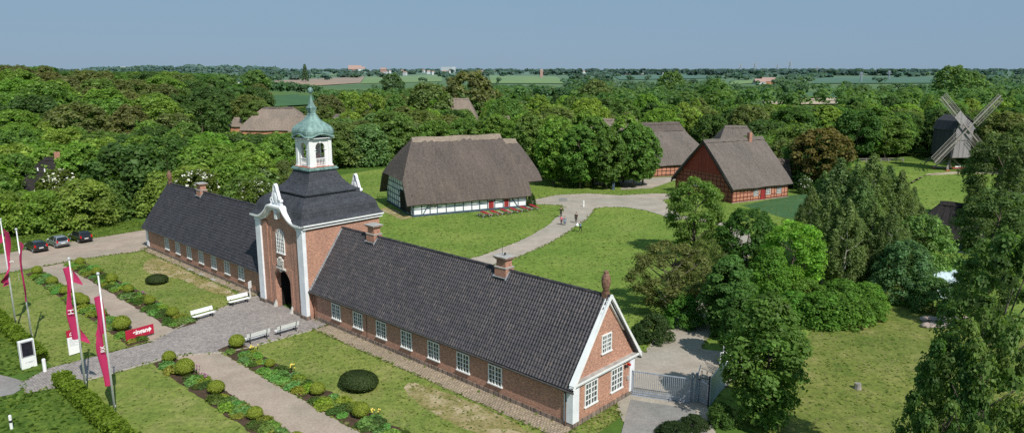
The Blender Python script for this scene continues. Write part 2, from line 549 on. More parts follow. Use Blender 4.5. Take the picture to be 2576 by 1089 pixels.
def boxuv(me):
    nl = len(me.loops)
    if nl == 0:
        return
    uvl = me.uv_layers.new(name='UVMap')
    co = np.empty(len(me.vertices) * 3)
    me.vertices.foreach_get('co', co)
    co = co.reshape(-1, 3)
    vi = np.empty(nl, int)
    me.loops.foreach_get('vertex_index', vi)
    nf = len(me.polygons)
    nr = np.empty(nf * 3)
    me.polygons.foreach_get('normal', nr)
    nr = nr.reshape(-1, 3)
    tot = np.empty(nf, int)
    me.polygons.foreach_get('loop_total', tot)
    nn = np.repeat(nr, tot, axis=0)
    flat = np.abs(nn[:, 2]) > .97
    t = np.stack([-nn[:, 1], nn[:, 0], np.zeros(nl)], 1)
    ln = np.linalg.norm(t, axis=1, keepdims=True)
    t = np.where(flat[:, None], np.array([[1., 0, 0]]), t / np.maximum(ln, 1e-9))
    b = np.where(flat[:, None], np.array([[0, 1., 0]]), np.cross(nn, t))
    p = co[vi]
    uv = np.stack([(p * t).sum(1), (p * b).sum(1)], 1).astype(np.float32)
    uvl.data.foreach_set('uv', uv.ravel())


def tag(o, label=None, cat=None, group=None, kind=None):
    if label:
        o['label'] = label
    if cat:
        o['category'] = cat
    if group:
        o['group'] = group
    if kind:
        o['kind'] = kind
    return o


def empty(name, loc=(0, 0, 0), rz=0, label=None, cat=None, group=None):
    o = bpy.data.objects.new(name, None)
    COL.objects.link(o)
    o.location = loc
    o.rotation_euler = (0, 0, rz)
    o.empty_display_size = .3
    return tag(o, label, cat, group)


def copy_tree(o, parent=None):
    c = o.copy()
    COL.objects.link(c)
    c.parent = parent
    for ch in list(o.children):
        copy_tree(ch, c)
    return c


def copy_part(o, parent, loc, rz=0):
    c = o.copy()
    COL.objects.link(c)
    c.parent = parent
    c.location = loc
    c.rotation_euler = (0, 0, rz)
    for ch in list(o.children):
        d = ch.copy()
        COL.objects.link(d)
        d.parent = c
    return c


def spline(pts, closed=True, n=6):
    out = []
    m = len(pts)
    for i in range(m if closed else m - 1):
        p0, p1, p2, p3 = (pts[(i + k - 1) % m] if closed else pts[min(max(i + k - 1, 0), m - 1)] for k in range(4))
        for j in range(n):
            t = j / n
            out.append(tuple(.5 * (2 * b + (c - a) * t + (2 * a - 5 * b + 4 * c - d) * t * t + (3 * b - a - 3 * c + d) * t ** 3) for a, b, c, d in zip(p0, p1, p2, p3)))
    if not closed:
        out.append(tuple(pts[-1]))
    return out


SURF = {}


def flat(name, pts, z, m, kind='structure', rough=0.0, thick=0):
    SURF.setdefault(name, []).append([tuple(p[:2]) for p in pts])
    """one flat sheet lying on the ground"""
    if rough:
        q = []
        for i, a in enumerate(pts):
            b = pts[(i + 1) % len(pts)]
            d = math.hypot(b[0] - a[0], b[1] - a[1])
            k = max(1, int(d / .5))
            for j in range(k):
                t = j / k
                q.append((a[0] + (b[0] - a[0]) * t + random.uniform(-rough, rough), a[1] + (b[1] - a[1]) * t + random.uniform(-rough, rough)))
        pts = q
    area = sum(a[0] * b[1] - b[0] * a[1] for a, b in zip(pts, pts[1:] + pts[:1]))
    if area < 0:
        pts = pts[::-1]
    mb = MB()
    n = len(pts)
    mb.add([(x, y, z) for x, y in pts], [tuple(range(n))])
    o = mb.build(name, m)
    if kind:
        o['kind'] = kind
    return o


def strip(pts, wid):
    """band polygon of width(s) wid around a centre line"""
    L_, R_ = [], []
    for i, p in enumerate(pts):
        a = pts[max(i - 1, 0)]
        b = pts[min(i + 1, len(pts) - 1)]
        dx, dy = b[0] - a[0], b[1] - a[1]
        k = math.hypot(dx, dy)
        w = wid[i] if isinstance(wid, list) else wid
        L_.append((p[0] - dy / k * w / 2, p[1] + dx / k * w / 2))
        R_.append((p[0] + dy / k * w / 2, p[1] - dx / k * w / 2))
    return L_ + R_[::-1]

# ------------------------------------------------------------------ camera, sun, sky
cam = bpy.data.cameras.new('camera')
cam.sensor_fit = 'HORIZONTAL'
cam.sensor_width = 36
cam.lens = 36 * FOC / 2576
cam.clip_start = .5
cam.clip_end = 30000
camo = bpy.data.objects.new('camera', cam)
COL.objects.link(camo)
camo.location = (0, 0, EYE)
camo.rotation_euler = (math.pi / 2 - PITCH, 0, 0)
scene.camera = camo

SUN_AZ, SUN_EL = R(150.5), R(46.5)      # azimuth clockwise from +Y
sd = bpy.data.lights.new('sun', 'SUN')
sd.energy = 4.8
sd.angle = R(.5)
sd.color = (1.0, .955, .88)
so = bpy.data.objects.new('sun', sd)
COL.objects.link(so)
tosun = Vector((math.sin(SUN_AZ) * math.cos(SUN_EL), math.cos(SUN_AZ) * math.cos(SUN_EL), math.sin(SUN_EL)))
so.rotation_euler = tosun.to_track_quat('Z', 'Y').to_euler()
so.location = (30, -60, 80)

w = bpy.data.worlds.new('World')
scene.world = w
w.use_nodes = True
nt = w.node_tree
nt.nodes.clear()
sky = nt.nodes.new('ShaderNodeTexSky')
sky.sky_type = 'NISHITA'
sky.sun_disc = False
sky.sun_elevation = SUN_EL
sky.sun_rotation = SUN_AZ
sky.dust_density = .6
sky.ozone_density = 2.0
SKY = .06
mx = nt.nodes.new('ShaderNodeMixRGB')
mx.inputs[0].default_value = .82
tc = nt.nodes.new('ShaderNodeTexCoord')
sp = nt.nodes.new('ShaderNodeSeparateXYZ')
nt.links.new(tc.outputs['Generated'], sp.inputs[0])
rp = nt.nodes.new('ShaderNodeValToRGB')
el = rp.color_ramp.elements
el[0].position, el[0].color = 0.0, (.262 / SKY, .395 / SKY, .545 / SKY, 1)
el[1].position, el[1].color = .16, (.250 / SKY, .405 / SKY, .545 / SKY, 1)
e2 = el.new(.045)
e2.color = (.245 / SKY, .382 / SKY, .548 / SKY, 1)
nt.links.new(sp.outputs['Z'], rp.inputs[0])
nt.links.new(sky.outputs[0], mx.inputs[1])
nt.links.new(rp.outputs[0], mx.inputs[2])
bg = nt.nodes.new('ShaderNodeBackground')
bg.inputs['Strength'].default_value = SKY
nt.links.new(mx.outputs[0], bg.inputs['Color'])
ow = nt.nodes.new('ShaderNodeOutputWorld')
nt.links.new(bg.outputs[0], ow.inputs['Surface'])

scene.view_settings.view_transform = 'Standard'
scene.view_settings.look = 'None'
scene.view_settings.exposure = 0
cy = scene.cycles
cy.max_bounces = 5
cy.diffuse_bounces = 3
cy.glossy_bounces = 2
cy.transmission_bounces = 3
cy.transparent_max_bounces = 6
cy.caustics_reflective = False
cy.caustics_refractive = False
cy.use_adaptive_sampling = True
cy.adaptive_threshold = .015
cy.sample_clamp_indirect = 6
cy.use_denoising = False

# ------------------------------------------------------------------ ground and surfaces
xs = np.concatenate([-np.geomspace(9000, 300, 26), np.linspace(-270, 270, 46), np.geomspace(300, 9000, 26)])
ys = np.concatenate([np.linspace(-120, 300, 43), np.geomspace(320, 9500, 60)])
gm = MB()
gm.grid([[(float(x), float(y), terrain(x, y)) for x in xs] for y in ys])
tag(gm.build('ground', M['ground'], smooth=True), kind='structure')

P_ = lambda *a: [lw(*p) for p in a]
# estate grass
flat('estate_meadow', P_((-14, -28), (-14, 8.1), (31, 8.1), (75.5, 8.1), (90, 8.6), (90, 19)) + [g(860, 440), g(985, 421), (-20, 172), (10, 165), (30, 160), (60, 150), (75, 120), (60, 70), (40, 40)], .02, M['grass'])
flat('windmill_meadow', [(64, 112), (76, 118), (100, 140), (118, 160), (124, 178), (120, 192), (100, 196), (84, 192), (74, 160), (60, 140)], .018, M['grass'])
flat('young_crop_field', [g(1865, 517), g(1990, 492), g(2100, 478), (70, 140), (66, 112), (58, 104), g(1985, 553), g(1960, 545)], .032, M['crop'])
flat('right_lawn', [(17.5, 41), (17.6, 47), (19.5, 52), (24, 58), (30, 66), (42, 72), (60, 66), (60, 30), (30, 30)], .03, M['lawn_right'], rough=.08)

# gravel yard west of the gatehouse, cross paths
flat('gravel_road', P_((75.0, -40), (75.4, -16), (76.0, -8.2), (74.4, -.9), (75.9, -.4), (75.9, 8), (84, 7.2), (88.2, 5.2), (87.9, -2), (87.5, -10), (86.6, -17), (86, -40)), .03, M['gravel'], rough=.1)
flat('verge', P_((87, -40), (88.2, -8), (88.6, 6), (98, 6), (98, -40)), .026, M['grass_dark'])
for nm, a, b in (('right_gravel_path', -20, 33.3), ('left_gravel_path', 38.2, 75.3)):
    flat(nm, P_((a, -10.5), (a, -13.75), (b, -13.75), (b, -10.5)), .034, M['gravel'], rough=.07)
fore = P_((30.2, -.1), (30.2, -1.9), (30.4, -8.0), (31.0, -10.2), (33.0, -12.9), (33.5, -15.0), (33.6, -21.9), (34.5, -24.6), (37.2, -23.9), (38.6, -22), (38.4, -13.7), (39.8, -11.3), (41.7, -8.1), (43.4, -3.6), (44.2, -1.0), (44.2, -.1))
flat('forecourt_paving', fore, .042, M['cobble'])
km = MB()
ef = fore[1:7]
for a, b in zip(ef, ef[1:]):
    km.bar((*a, .05), (*b, .05), .16, .08)
for a, b in zip(fore[10:15], fore[11:15]):
    km.bar((*a, .05), (*b, .05), .14, .08)
tag(km.build('kerb', M['kerb']), kind='structure')
flat('right_cobble_strip', P_((-.2, -.05), (-.2, -1.75), (30.2, -1.75), (30.2, -.05)), .038, M['fieldstone'], rough=.04)
flat('left_cobble_strip', P_((44.2, -.05), (44.2, -1.15), (76.0, -1.15), (76.0, -.05)), .038, M['fieldstone'], rough=.04)
# garden lawns
flat('inner_right_lawn', P_((-.6, -1.8), (-2.5, -12), (-2, -10.6), (30.8, -10.6), (30.1, -1.8)), .03, M['lawn'], rough=.05)
flat('inner_left_lawn', P_((44.3, -1.2), (43.6, -3.6), (41.9, -8.1), (40.2, -10.9), (75.4, -11), (75.8, -8.2), (74.2, -1.2)), .03, M['lawn'], rough=.05)
flat('outer_right_lawn', P_((-20, -13.8), (33.2, -13.8), (33.5, -21.6), (-20, -21.6)), .03, M['lawn'], rough=.04)
flat('outer_left_lawn', P_((38.5, -13.8), (75.2, -13.8), (75, -21.6), (38.6, -21.6)), .03, M['lawn'], rough=.04)
flat('worn_lawn_patch', spline(P_((14, -2.9), (9, -2.1), (3, -2.2), (.6, -3.4), (4, -5.0), (8.5, -5.2), (13, -4.3)), n=3), .036, M['lawn_worn'], rough=.12)
flat('worn_lawn_patch', spline(P_((69, -1.4), (60, -1.4), (48, -1.5), (45.5, -2.3), (50, -3.3), (56, -3.3), (60, -4.3), (64, -4.9), (68, -3.2)), n=3), .036, M['lawn_worn'], rough=.1)
flat('verge_grass', P_((34.3, -22.3), (33, -22.4), (0, -22.4), (0, -40), (34.0, -40), (35, -32), (35.6, -27.5), (35.3, -25.4)), .03, M['grass_dark'])
flat('verge_grass', P_((38.8, -22.3), (76, -22.3), (76, -40), (52, -40), (44, -26.5), (39.2, -24.6)), .03, M['grass_dark'])
flat('lane', P_((36.2, -23.7), (39.0, -24.6), (44, -26.6), (52, -40), (34, -40), (35.2, -32), (35.6, -27.4), (35.0, -25.2)), .05, M['asphalt'])
flat('gable_verge', P_((-.1, -1.6), (-.1, 7.4), (-1.3, 7.5), (-1.9, -2), (-3, -6), (-.5, -6)), .035, M['lawn'], rough=.08)

# paths behind the gatehouse
mp = [lw(37.6, 9), (-12, 83), g(1210, 660), g(1290, 632), g(1372, 595), g(1440, 548), g(1462, 520)]
flat('entrance_path', strip(spline(mp, False, 5), [4.5] * 10 + [4.6] * 6 + [4.4] * 8 + [5.2] * 7), .045, M['gravel_path'], rough=.14)
plz = [g(*p) for p in ((1414, 545), (1420, 530), (1413, 517), (1330, 513), (1322, 505), (1342, 503), (1400, 491), (1480, 487), (1560, 492), (1640, 487), (1712, 489), (1668, 505), (1700, 530),
                        (1722, 553), (1697, 555), (1662, 541), (1630, 531), (1575, 522), (1520, 521), (1492, 526), (1474, 545))]
flat('village_square', plz, .048, M['gravel_path'], rough=.1)
dr = [(12.0, 42), g(1650, 1030), (12.4, 53.5), (14.6, 60), (18.6, 67.5), (24, 79), (30, 92), (34.5, 104), (35.6, 110), (31.5, 116), g(1705, 545)]
drs = spline(dr, False, 5)
flat('drive', strip(drs, [5.6 - .015 * i * 5 * (i > 12) for i in range(len(drs))]), .052, M['gravel_path'], rough=.06)
flat('gate_apron', [(8.0, 40), (9.3, 50.6), (10.1, 58.6), (14.5, 60.8), (19.5, 59), (18.8, 54.5), (14.6, 49.2), (13.4, 40)], .056, M['gravel_path'], rough=.05)
flat('drive_tarmac', [(5.6, 38), (9.0, 49.9), (13.4, 48.3), (13.8, 38)], .062, M['asphalt'])
flat('mill_track', [(84, 150), (101, 170.5), (110, 174), (124, 173), (124, 170), (108, 170), (98, 167)], .03, M['field_pale'], rough=.3)
flat('farmyard', [g(1560, 478), g(1640, 474), (40.5, 165), (36, 164.6), (30, 163), (24, 158), (24, 152)], .05, M['gravel_path'], rough=.2)
flat('trodden_ground', [g(975, 520), g(1040, 548), g(1010, 553), g(955, 528)], .03, M['lawn_worn'], rough=.2)
flat('setts_patch', [g(*p) for p in ((1406, 499), (1427, 498), (1427, 506), (1407, 507))], .06, M['asphalt'])

# country beyond: fields sighted between the trees
FIELDQ = []


def field(name, quad, m, dz=.0, nu=16, nv=8):
    """a field between four sighted corners (far-left, far-right, near-right, near-left), draped on the terrain"""
    (a, b, c, d) = quad
    FIELDQ.append(quad)
    rows = []
    for j in range(nv + 1):
        t = j / nv
        row = []
        for i in range(nu + 1):
            s_ = i / nu
            u = (a[0] * (1 - s_) + b[0] * s_) * (1 - t) + (d[0] * (1 - s_) + c[0] * s_) * t
            v = (a[1] * (1 - s_) + b[1] * s_) * (1 - t) + (d[1] * (1 - s_) + c[1] * s_) * t
            z = 0
            for _ in range(25):
                p = g(u, v, z)
                z = .5 * z + .5 * (terrain(*p) + .9 + dz)
            row.append((p[0], p[1], z))
        rows.append(row)
    mb = MB()
    mb.grid(rows[::-1])
    return tag(mb.build(name, m, smooth=True), kind='structure')


field('ploughed_field', [(690, 203), (918, 193), (906, 209), (700, 222)], M['field_brown'])
field('green_field', [(919, 193), (1112, 188.5), (1112, 205), (907, 211)], M['field_green'])
field('green_field', [(1230, 190), (1400, 193), (1425, 210), (1235, 210)], M['field_green'], .3)
field('deep_green_field', [(690, 240), (800, 236), (800, 262), (690, 268)], M['field_dark'])
field('pale_green_field', [(770, 187.5), (880, 186.5), (880, 190), (775, 191)], M['field_green'], .2)
field('green_field', [(1850, 203), (1950, 198), (1952, 205), (1830, 214)], M['field_green'], .1)
field('stubble_field', [(1918, 252), (2100, 246), (2110, 262), (1925, 262)], M['field_pale'])
field('deep_green_field', [(2060, 195), (2420, 195), (2440, 209), (2040, 210)], M['field_dark'], .4)
field('deep_green_field', [(1930, 234), (2100, 232), (2110, 245), (1920, 246)], M['field_dark'], .2)
field('deep_green_field', [(1540, 190), (1760, 188), (1830, 196), (1560, 201)], M['field_dark'], .5)
field('green_field', [(1300, 228), (1420, 224), (1440, 236), (1310, 236)], M['field_dark'], .7)
field('pale_field', [(1400, 185), (1480, 184.6), (1485, 187), (1400, 187.5)], M['field_green'], .7)
field('pale_field', [(1560, 186), (1620, 186), (1625, 188), (1560, 188)], M['field_pale'], .7)
field('pale_field', [(2080, 186), (2300, 186), (2310, 188.5), (2085, 189)], M['field_green'], .9)


# ------------------------------------------------------------------ windows
def window_mesh(w_, h_, cols, rows, arch=0.0, split=True, fr=.09, mt=.045, dep=.09):
    """frame with glazing bars in the x-z plane, front towards -y; returns (frame MB, pane MB)"""
    f, p = MB(), MB()
    hw = w_ / 2
    f.box(-hw, -hw + fr, -dep, .02, fr, h_)
    f.box(hw - fr, hw, -dep, .02, fr, h_)
    f.box(-hw - .05, hw + .05, -dep - .06, .02, 0, fr)
    if not arch:
        f.box(-hw + fr, hw - fr, -dep, .02, h_ - fr, h_)
    if split:
        f.box(-fr * .6, fr * .6, -dep + .004, .015, fr, h_ - fr * .9 + arch * .9)
    iw = w_ - 2 * fr
    for i in range(1, cols):
        x = -hw + fr + iw * i / cols
        if split and abs(x) < .05:
            continue
        top = h_ - fr + (arch * (1 - (abs(x) / hw) ** 2) if arch else 0)
        f.box(x - mt / 2, x + mt / 2, -dep + .012, .01, fr, top)
    for j in range(1, rows):
        z = fr + (h_ - 2 * fr) * j / rows
        k = 1.9 if (arch and j == rows - 2) else 1
        f.box(-hw + fr, hw - fr, -dep + .016, .008, z - mt * k / 2, z + mt * k / 2)
    if arch:
        n = 12
        out, inn = [], []
        for i in range(n + 1):
            t = -1 + 2 * i / n
            out.append((hw * t, h_ + arch * (1 - t * t)))
            inn.append(((hw - fr) * t, h_ - fr * .3 + (arch - fr * .6) * (1 - t * t)))
        f.prism(out + inn[::-1], lambda x, z: (x, -dep, z), lambda x, z: (x, .02, z))
        p.add([(x, -.02, z) for x, z in [(-hw + .02, .05), (hw - .02, .05)] + inn[::-1]], [tuple(range(n + 3))])
    else:
        p.add([(-hw + .03, -.02, .05), (hw - .03, -.02, .05), (hw - .03, -.02, h_ - .05), (-hw + .03, -.02, h_ - .05)], [(0, 1, 2, 3)])
    return f, p


def window(parent, loc, rz, w_, h_, cols, rows, arch=0.0, split=True, frame=None, proto={}, **kw):
    key = (w_, h_, cols, rows, arch, frame)
    if key in proto:
        return copy_part(proto[key], parent, loc, rz)
    f, p = window_mesh(w_, h_, cols, rows, arch, split, **kw)
    o = f.build('window', M[frame or 'white'], parent)
    o.location, o.rotation_euler = loc, (0, 0, rz)
    p.build('pane', M['glass'], o)
    proto[key] = o
    return o


def arch_wall(mb, w_, h_, ow, z0, spring, rise, y0, y1, x0=0, n=14, base=0):
    """wall w_ x h_ in the x-z plane between y0 and y1 with an arched opening"""
    hw, oh = w_ / 2, ow / 2
    arc = [(oh * math.cos(math.pi * i / n), spring + rise * math.sin(math.pi * i / n)) for i in range(n + 1)]
    poly = [(oh, z0)] + arc + [(-oh, z0), (-hw, z0), (-hw, h_), (hw, h_), (hw, z0)]
    poly = [(x + x0, z) for x, z in poly]
    mb.prism(poly, lambda x, z: (x, y0, z), lambda x, z: (x, y1, z))
    if z0 > base:
        mb.box(x0 - hw, x0 + hw, y0, y1, base, z0)


# ------------------------------------------------------------------ gatehouse (one building: tower, two wings)
gh = empty('gatehouse', (*ORG, 0), GATE_ROT, 'long red brick gatehouse with central bell tower and dark tiled wings', 'gatehouse')
D = 7.5                  # depth of the wings
EZ, RZ = 3.42, 8.72      # eave and ridge height
TL, TR = -42.25, -32.95  # tower from local x TL to TR
TCX, TCY = -37.6, 3.85
TF, TB = -.8, 8.45       # tower front and back


def pent(mb, x0, x1):
    """wing body: pentagon section"""
    sec = [(0, 0), (D, 0), (D, EZ), (D / 2, RZ - .1), (0, EZ)]
    mb.prism(sec, lambda y, z: (x0, y, z), lambda y, z: (x1, y, z))


for x0, x1, nm in ((TR, 0, 'right_wing_wall'), (-75.9, TL, 'left_wing_wall')):
    mb = MB()
    pent(mb, x0, x1)
    mb.build('wing_wall', M['brick'], gh)
    pl = MB()
    pl.box(x0 if x0 < -60 else x0 + .001, x1 if x1 > -1 else x1, -.07, 0, 0, .36)
    if x1 == 0:
        pl.box(0, .07, -.07, D + .07, 0, .36)
    pl.build('plinth', M['stone'], gh)

# --- roofs with modelled pantiles
SL = math.hypot(D / 2 + .42, RZ - EZ + .35)


def tiled_slope(x0, x1, side, pitch=.27, row=.36, amp=.06, seg=5):
    """side -1 front, +1 back"""
    mb = MB()
    oy, oz = (-.42, EZ - .42) if side < 0 else (D + .42, EZ - .42)
    ry, rz = D / 2, RZ + .08
    nrow = int(round(math.hypot(ry - oy, rz - oz) / row))
    ncol = int(round((x1 - x0) / pitch))
    nx = ncol * seg
    dy, dz = (ry - oy), (rz - oz)
    ln = math.hypot(dy, dz)
    ny, nz = (-dz / ln, dy / ln) if side < 0 else (dz / ln, -dy / ln)
    if nz < 0:
        ny, nz = -ny, -nz
    prof = [amp * (max(0, math.sin(math.pi * (k % seg) / seg * 1.25)) ** .8) for k in range(nx + 1)]
    sagx = [.02 * math.sin(k / nx * 9) for k in range(nx + 1)]
    rows = []
    for j in range(nrow):
        for e, lift in ((0.0, .05), (1.0, .012)):
            t = (j + e) / nrow
            rows.append([(x0 + (x1 - x0) * k / nx, oy + dy * t + ny * (prof[k] + lift), oz + dz * t + nz * (prof[k] + lift) + sagx[k]) for k in range(nx + 1)])
    mb.grid(rows)
    return mb


def plain_slope(mb, x0, x1, side, oy, oz, ry, rz, th=.12):
    a, b = (oy, oz), (ry, rz)
    mb.prism([(oy, oz), (ry, rz), (ry, rz - th * 1.6), (oy, oz - th)], lambda y, z: (x0, y, z), lambda y, z: (x1, y, z))


t = tiled_slope(TR + .02, .32, -1)
t.build('tiled_roof', M['tiles'], gh)
mb = MB()
plain_slope(mb, TR + .02, .30, -1, -.42, EZ - .42, D / 2, RZ + .08)
plain_slope(mb, TR + .02, .30, 1, D + .42, EZ - .42, D / 2, RZ + .08)
mb.build('roof_deck', M['slate'], gh)
# left wing: flat dark tiles laid in straight courses
mb = MB()
oy, oz, ry, rz = -.42, EZ - .42, D / 2, RZ + .08
nr = 20
ln = math.hypot(ry - oy, rz - oz)
ny, nz = -(rz - oz) / ln, (ry - oy) / ln
rows = []
for j in range(nr):
    for e, lift in ((0, .045), (1, .005)):
        t_ = (j + e) / nr
        rows.append([(x, oy + (ry - oy) * t_ + ny * lift, oz + (rz - oz) * t_ + nz * lift + .03 * math.sin(x * .21)) for x in np.linspace(-76.35, TL - .02, 40)])
mb.grid([[tuple(map(float, p)) for p in r] for r in rows])
mb.build('slate_roof', M['slate2'], gh)
mb = MB()
plain_slope(mb, -76.33, TL - .02, -1, -.42, EZ - .42, D / 2, RZ + .06)
plain_slope(mb, -76.33, TL - .02, 1, D + .42, EZ - .42, D / 2, RZ + .06)
mb.build('roof_deck', M['slate2'], gh)
for x0, x1 in ((TR + .05, .34), (-76.37, TL - .05)):
    mb = MB()
    nseg = int((x1 - x0) / .4)
    for i in range(nseg):
        a = x0 + (x1 - x0) * i / nseg
        b = x0 + (x1 - x0) * (i + 1) / nseg
        mb.tube((a, D / 2, RZ + .10), (b + .03, D / 2, RZ + .115), .14, .12, 8)
    mb.build('ridge_tile', M['tiles'], gh)
    mb = MB()
    for k in range(2):
        yy = -.52 if k == 0 else D + .52
        mb.tube((x0 - .02, yy, EZ - .46), (x1 + .02, yy, EZ - .50), .07, n=8)
    mb.box(x0, x1 - .02, -.40, -.34, EZ - .66, EZ - .50)
    mb.build('gutter', M['gutter'], gh)
# verge flashing against the tower
mb = MB()
mb.bar((TR + .14, -.4, EZ - .30), (TR + .14, D / 2, RZ + .2), .22, .07)
mb.build('flashing', M['lead'], gh)
# downpipes
for x, m in ((-.55, 'rust'), (TR + .45, 'terra'), (-24.0, 'gutter')):
    mb = MB()
    if m != 'gutter':
        mb.tube((x, -.5, EZ - .5), (x, -.12, EZ - .95), .05, n=8)
        mb.tube((x, -.12, EZ - .95), (x, -.12, .1), .05, n=8)
    else:
        mb.tube((x, -.03, EZ - .7), (x, -.03, .35), .022, n=6)
    mb.build('downpipe', M[m], gh)

# windows of the wings
for i in range(7):
    window(gh, (-(28.88 - i * 3.567), 0.0, .88), 0, 1.45, 1.62, 4, 4)
for i in range(7):
    window(gh, (-(68.8 - i * 3.467), 0.0, .96), 0, 1.3, 1.62, 4, 4)
# gable end
window(gh, (0.0, 2.05, 1.05), math.pi / 2, 1.5, 1.85, 4, 4)
window(gh, (0.0, 5.25, 1.05), math.pi / 2, 1.5, 1.85, 4, 4)
window(gh, (0.0, 3.8, 4.5), math.pi / 2, 1.2, 1.45, 4, 4)
# white corner pilasters
mb = MB()
mb.box(-.72, .08, -.1, .0, 0.36, EZ - .1)
mb.box(.0, .08, .0, .62, 0.36, EZ - .1)
mb.build('corner_pilaster', M['stucco'], gh)
mb = MB()
mb.box(.0, .08, D - .55, D + .08, 0.36, EZ - .1)
mb.build('corner_pilaster', M['stucco'], gh)
mb = MB()
mb.box(-75.9, -75.2, -.08, 0, .36, EZ - .1)
mb.build('corner_pilaster', M['stucco'], gh)
# white pediment: horizontal cornice and raking cornices
mb = MB()
mb.box(.0, .42, -.45, D + .45, EZ - .12, EZ + .02)
mb.box(.0, .34, -.40, D + .40, EZ - .24, EZ - .12)
mb.box(.0, .16, -.20, D + .20, EZ - .42, EZ - .24)
mb.build('pediment_cornice', M['white'], gh)
mb = MB()
mb.add([(.01, -.40, EZ + .022), (.40, -.40, EZ + .022), (.40, D + .40, EZ + .022), (.01, D + .40, EZ + .022)], [(0, 1, 2, 3)])
mb.build('cornice_lead', M['concrete'], gh)
for sgn, nm in ((-1, 0), (1, 1)):
    mb = MB()
    y0 = -.48 if sgn < 0 else D + .48
    for w0, w1, off, th in ((0, .44, 0, .12), (0, .33, -.12, .10), (0, .2, -.22, .16)):
        pa, pb = (y0, EZ - .02 + off), (D / 2, RZ + .18 + off)
        mb.prism([pa, pb, (pb[0], pb[1] - th * 1.7), (pa[0] - sgn * th * .9, pa[1])], lambda y, z: (w0, y, z), lambda y, z: (w1, y, z))
    mb.build('raking_cornice', M['white'], gh)
# white verge line on the roof side
mb = MB()
for y0 in (-.46, D + .46):
    mb.bar((.40, y0, EZ - .30), (.40, D / 2, RZ + .20), .09, .16)
mb.build('verge_board', M['white'], gh)
# small wall lamp and box near the gate
mb = MB()
mb.ball((.22, D - .8, EZ - .72), .10)
mb.box(.0, .12, D - .86, D - .74, EZ - .78, EZ - .66)
mb.build('alarm_lamp', M['lamp_red'], gh)
mb = MB()
mb.box(.0, .2, D - 1.25, D - 1.1, EZ - .85, EZ - .68)
mb.build('floodlight', M['iron'], gh)
mb = MB()
mb.box(.0, .12, D - .9, D - .68, 1.45, 1.75)
mb.build('switch_box', M['concrete'], gh)


def chimney(x, z0=RZ - .75, top=9.95, cy_=D / 2):
    mb = MB()
    mb.box(x - .62, x + .62, cy_ - .48, cy_ + .48, z0, RZ + .28)
    mb.box(x - .50, x + .50, cy_ - .38, cy_ + .38, RZ + .36, top - .28)
    mb.box(x - .60, x + .60, cy_ - .47, cy_ + .47, top - .28, top - .18)
    mb.box(x - .69, x + .69, cy_ - .55, cy_ + .55, top - .18, top - .07)
    o = mb.build('chimney', M['brick_chimney'], gh)
    mb = MB()
    mb.box(x - .66, x + .66, cy_ - .52, cy_ + .52, RZ + .28, RZ + .36)
    mb.box(x - .74, x + .74, cy_ - .6, cy_ + .6, top - .07, top)
    mb.build('coping', M['concrete'], o)
    mb = MB()
    mb.bar((x - .7, cy_ - .56, RZ - .52), (x + .7, cy_ - .56, RZ - .52), .34, .05, (0, 1, 1))
    for s_ in (-1, 1):
        mb.bar((x + s_ * .68, cy_ - .62, RZ - .6), (x + s_ * .68, cy_, RZ + .18), .14, .04)
    mb.build('flashing', M['lead'], o)
    return o


chimney(-27.5)
c10 = chimney(-10.1)
mb = MB()
mb.tube((-10.3, D / 2, 9.95), (-10.3, D / 2, 10.75), .02, n=5)
mb.ball((-10.0, D / 2, 10.12), .1)
mb.build('lightning_rod', M['iron'], c10)
chimney(-65.4)


def finial(x):
    mb = MB()
    mb.box(x - .2, x + .2, D / 2 - .2, D / 2 + .2, RZ - .1, RZ + .42)
    prof = [(.13, .42), (.2, .5), (.3, .8), (.34, 1.1), (.31, 1.4), (.24, 1.62), (.15, 1.72), (.19, 1.76), (.19, 1.86), (.1, 1.9)]
    mb.lathe([(r_, RZ + z) for r_, z in prof], 12, (x, D / 2))
    mb.build('urn_finial', M['terra'], gh, smooth=False)


finial(-.12)
finial(-75.6)

# --- tower
mb = MB()
mb.box(TL + .02, TL + .35, -.45, TB, 0, 9.35)
mb.box(TR - .35, TR - .02, -.45, TB, 0, 9.35)
arch_wall(mb, TR - TL - .7, 9.35, 3.0, 0, 3.3, 1.35, TB - .4, TB, TCX)
mb.box(TL + .35, TR - .35, TB - .9, TB - .42, 0, 5.0) if False else None
mb.build('tower_wall', M['brick'], gh)


def scurve(u):
    """height of the curved gable cornice at distance u from the axis"""
    a = abs(u)
    if a < 1.25:
        return 11.12
    if a > 3.75:
        return 9.72
    t_ = (3.75 - a) / 2.5
    return 9.72 + 1.40 * (t_ ** 1.9 if t_ < .8 else .8 ** 1.9 + (1 - .8 ** 1.9) * (1 - (1 - (t_ - .8) / .2) ** 1.6))


us = [i * .25 - 4.25 for i in range(35)]
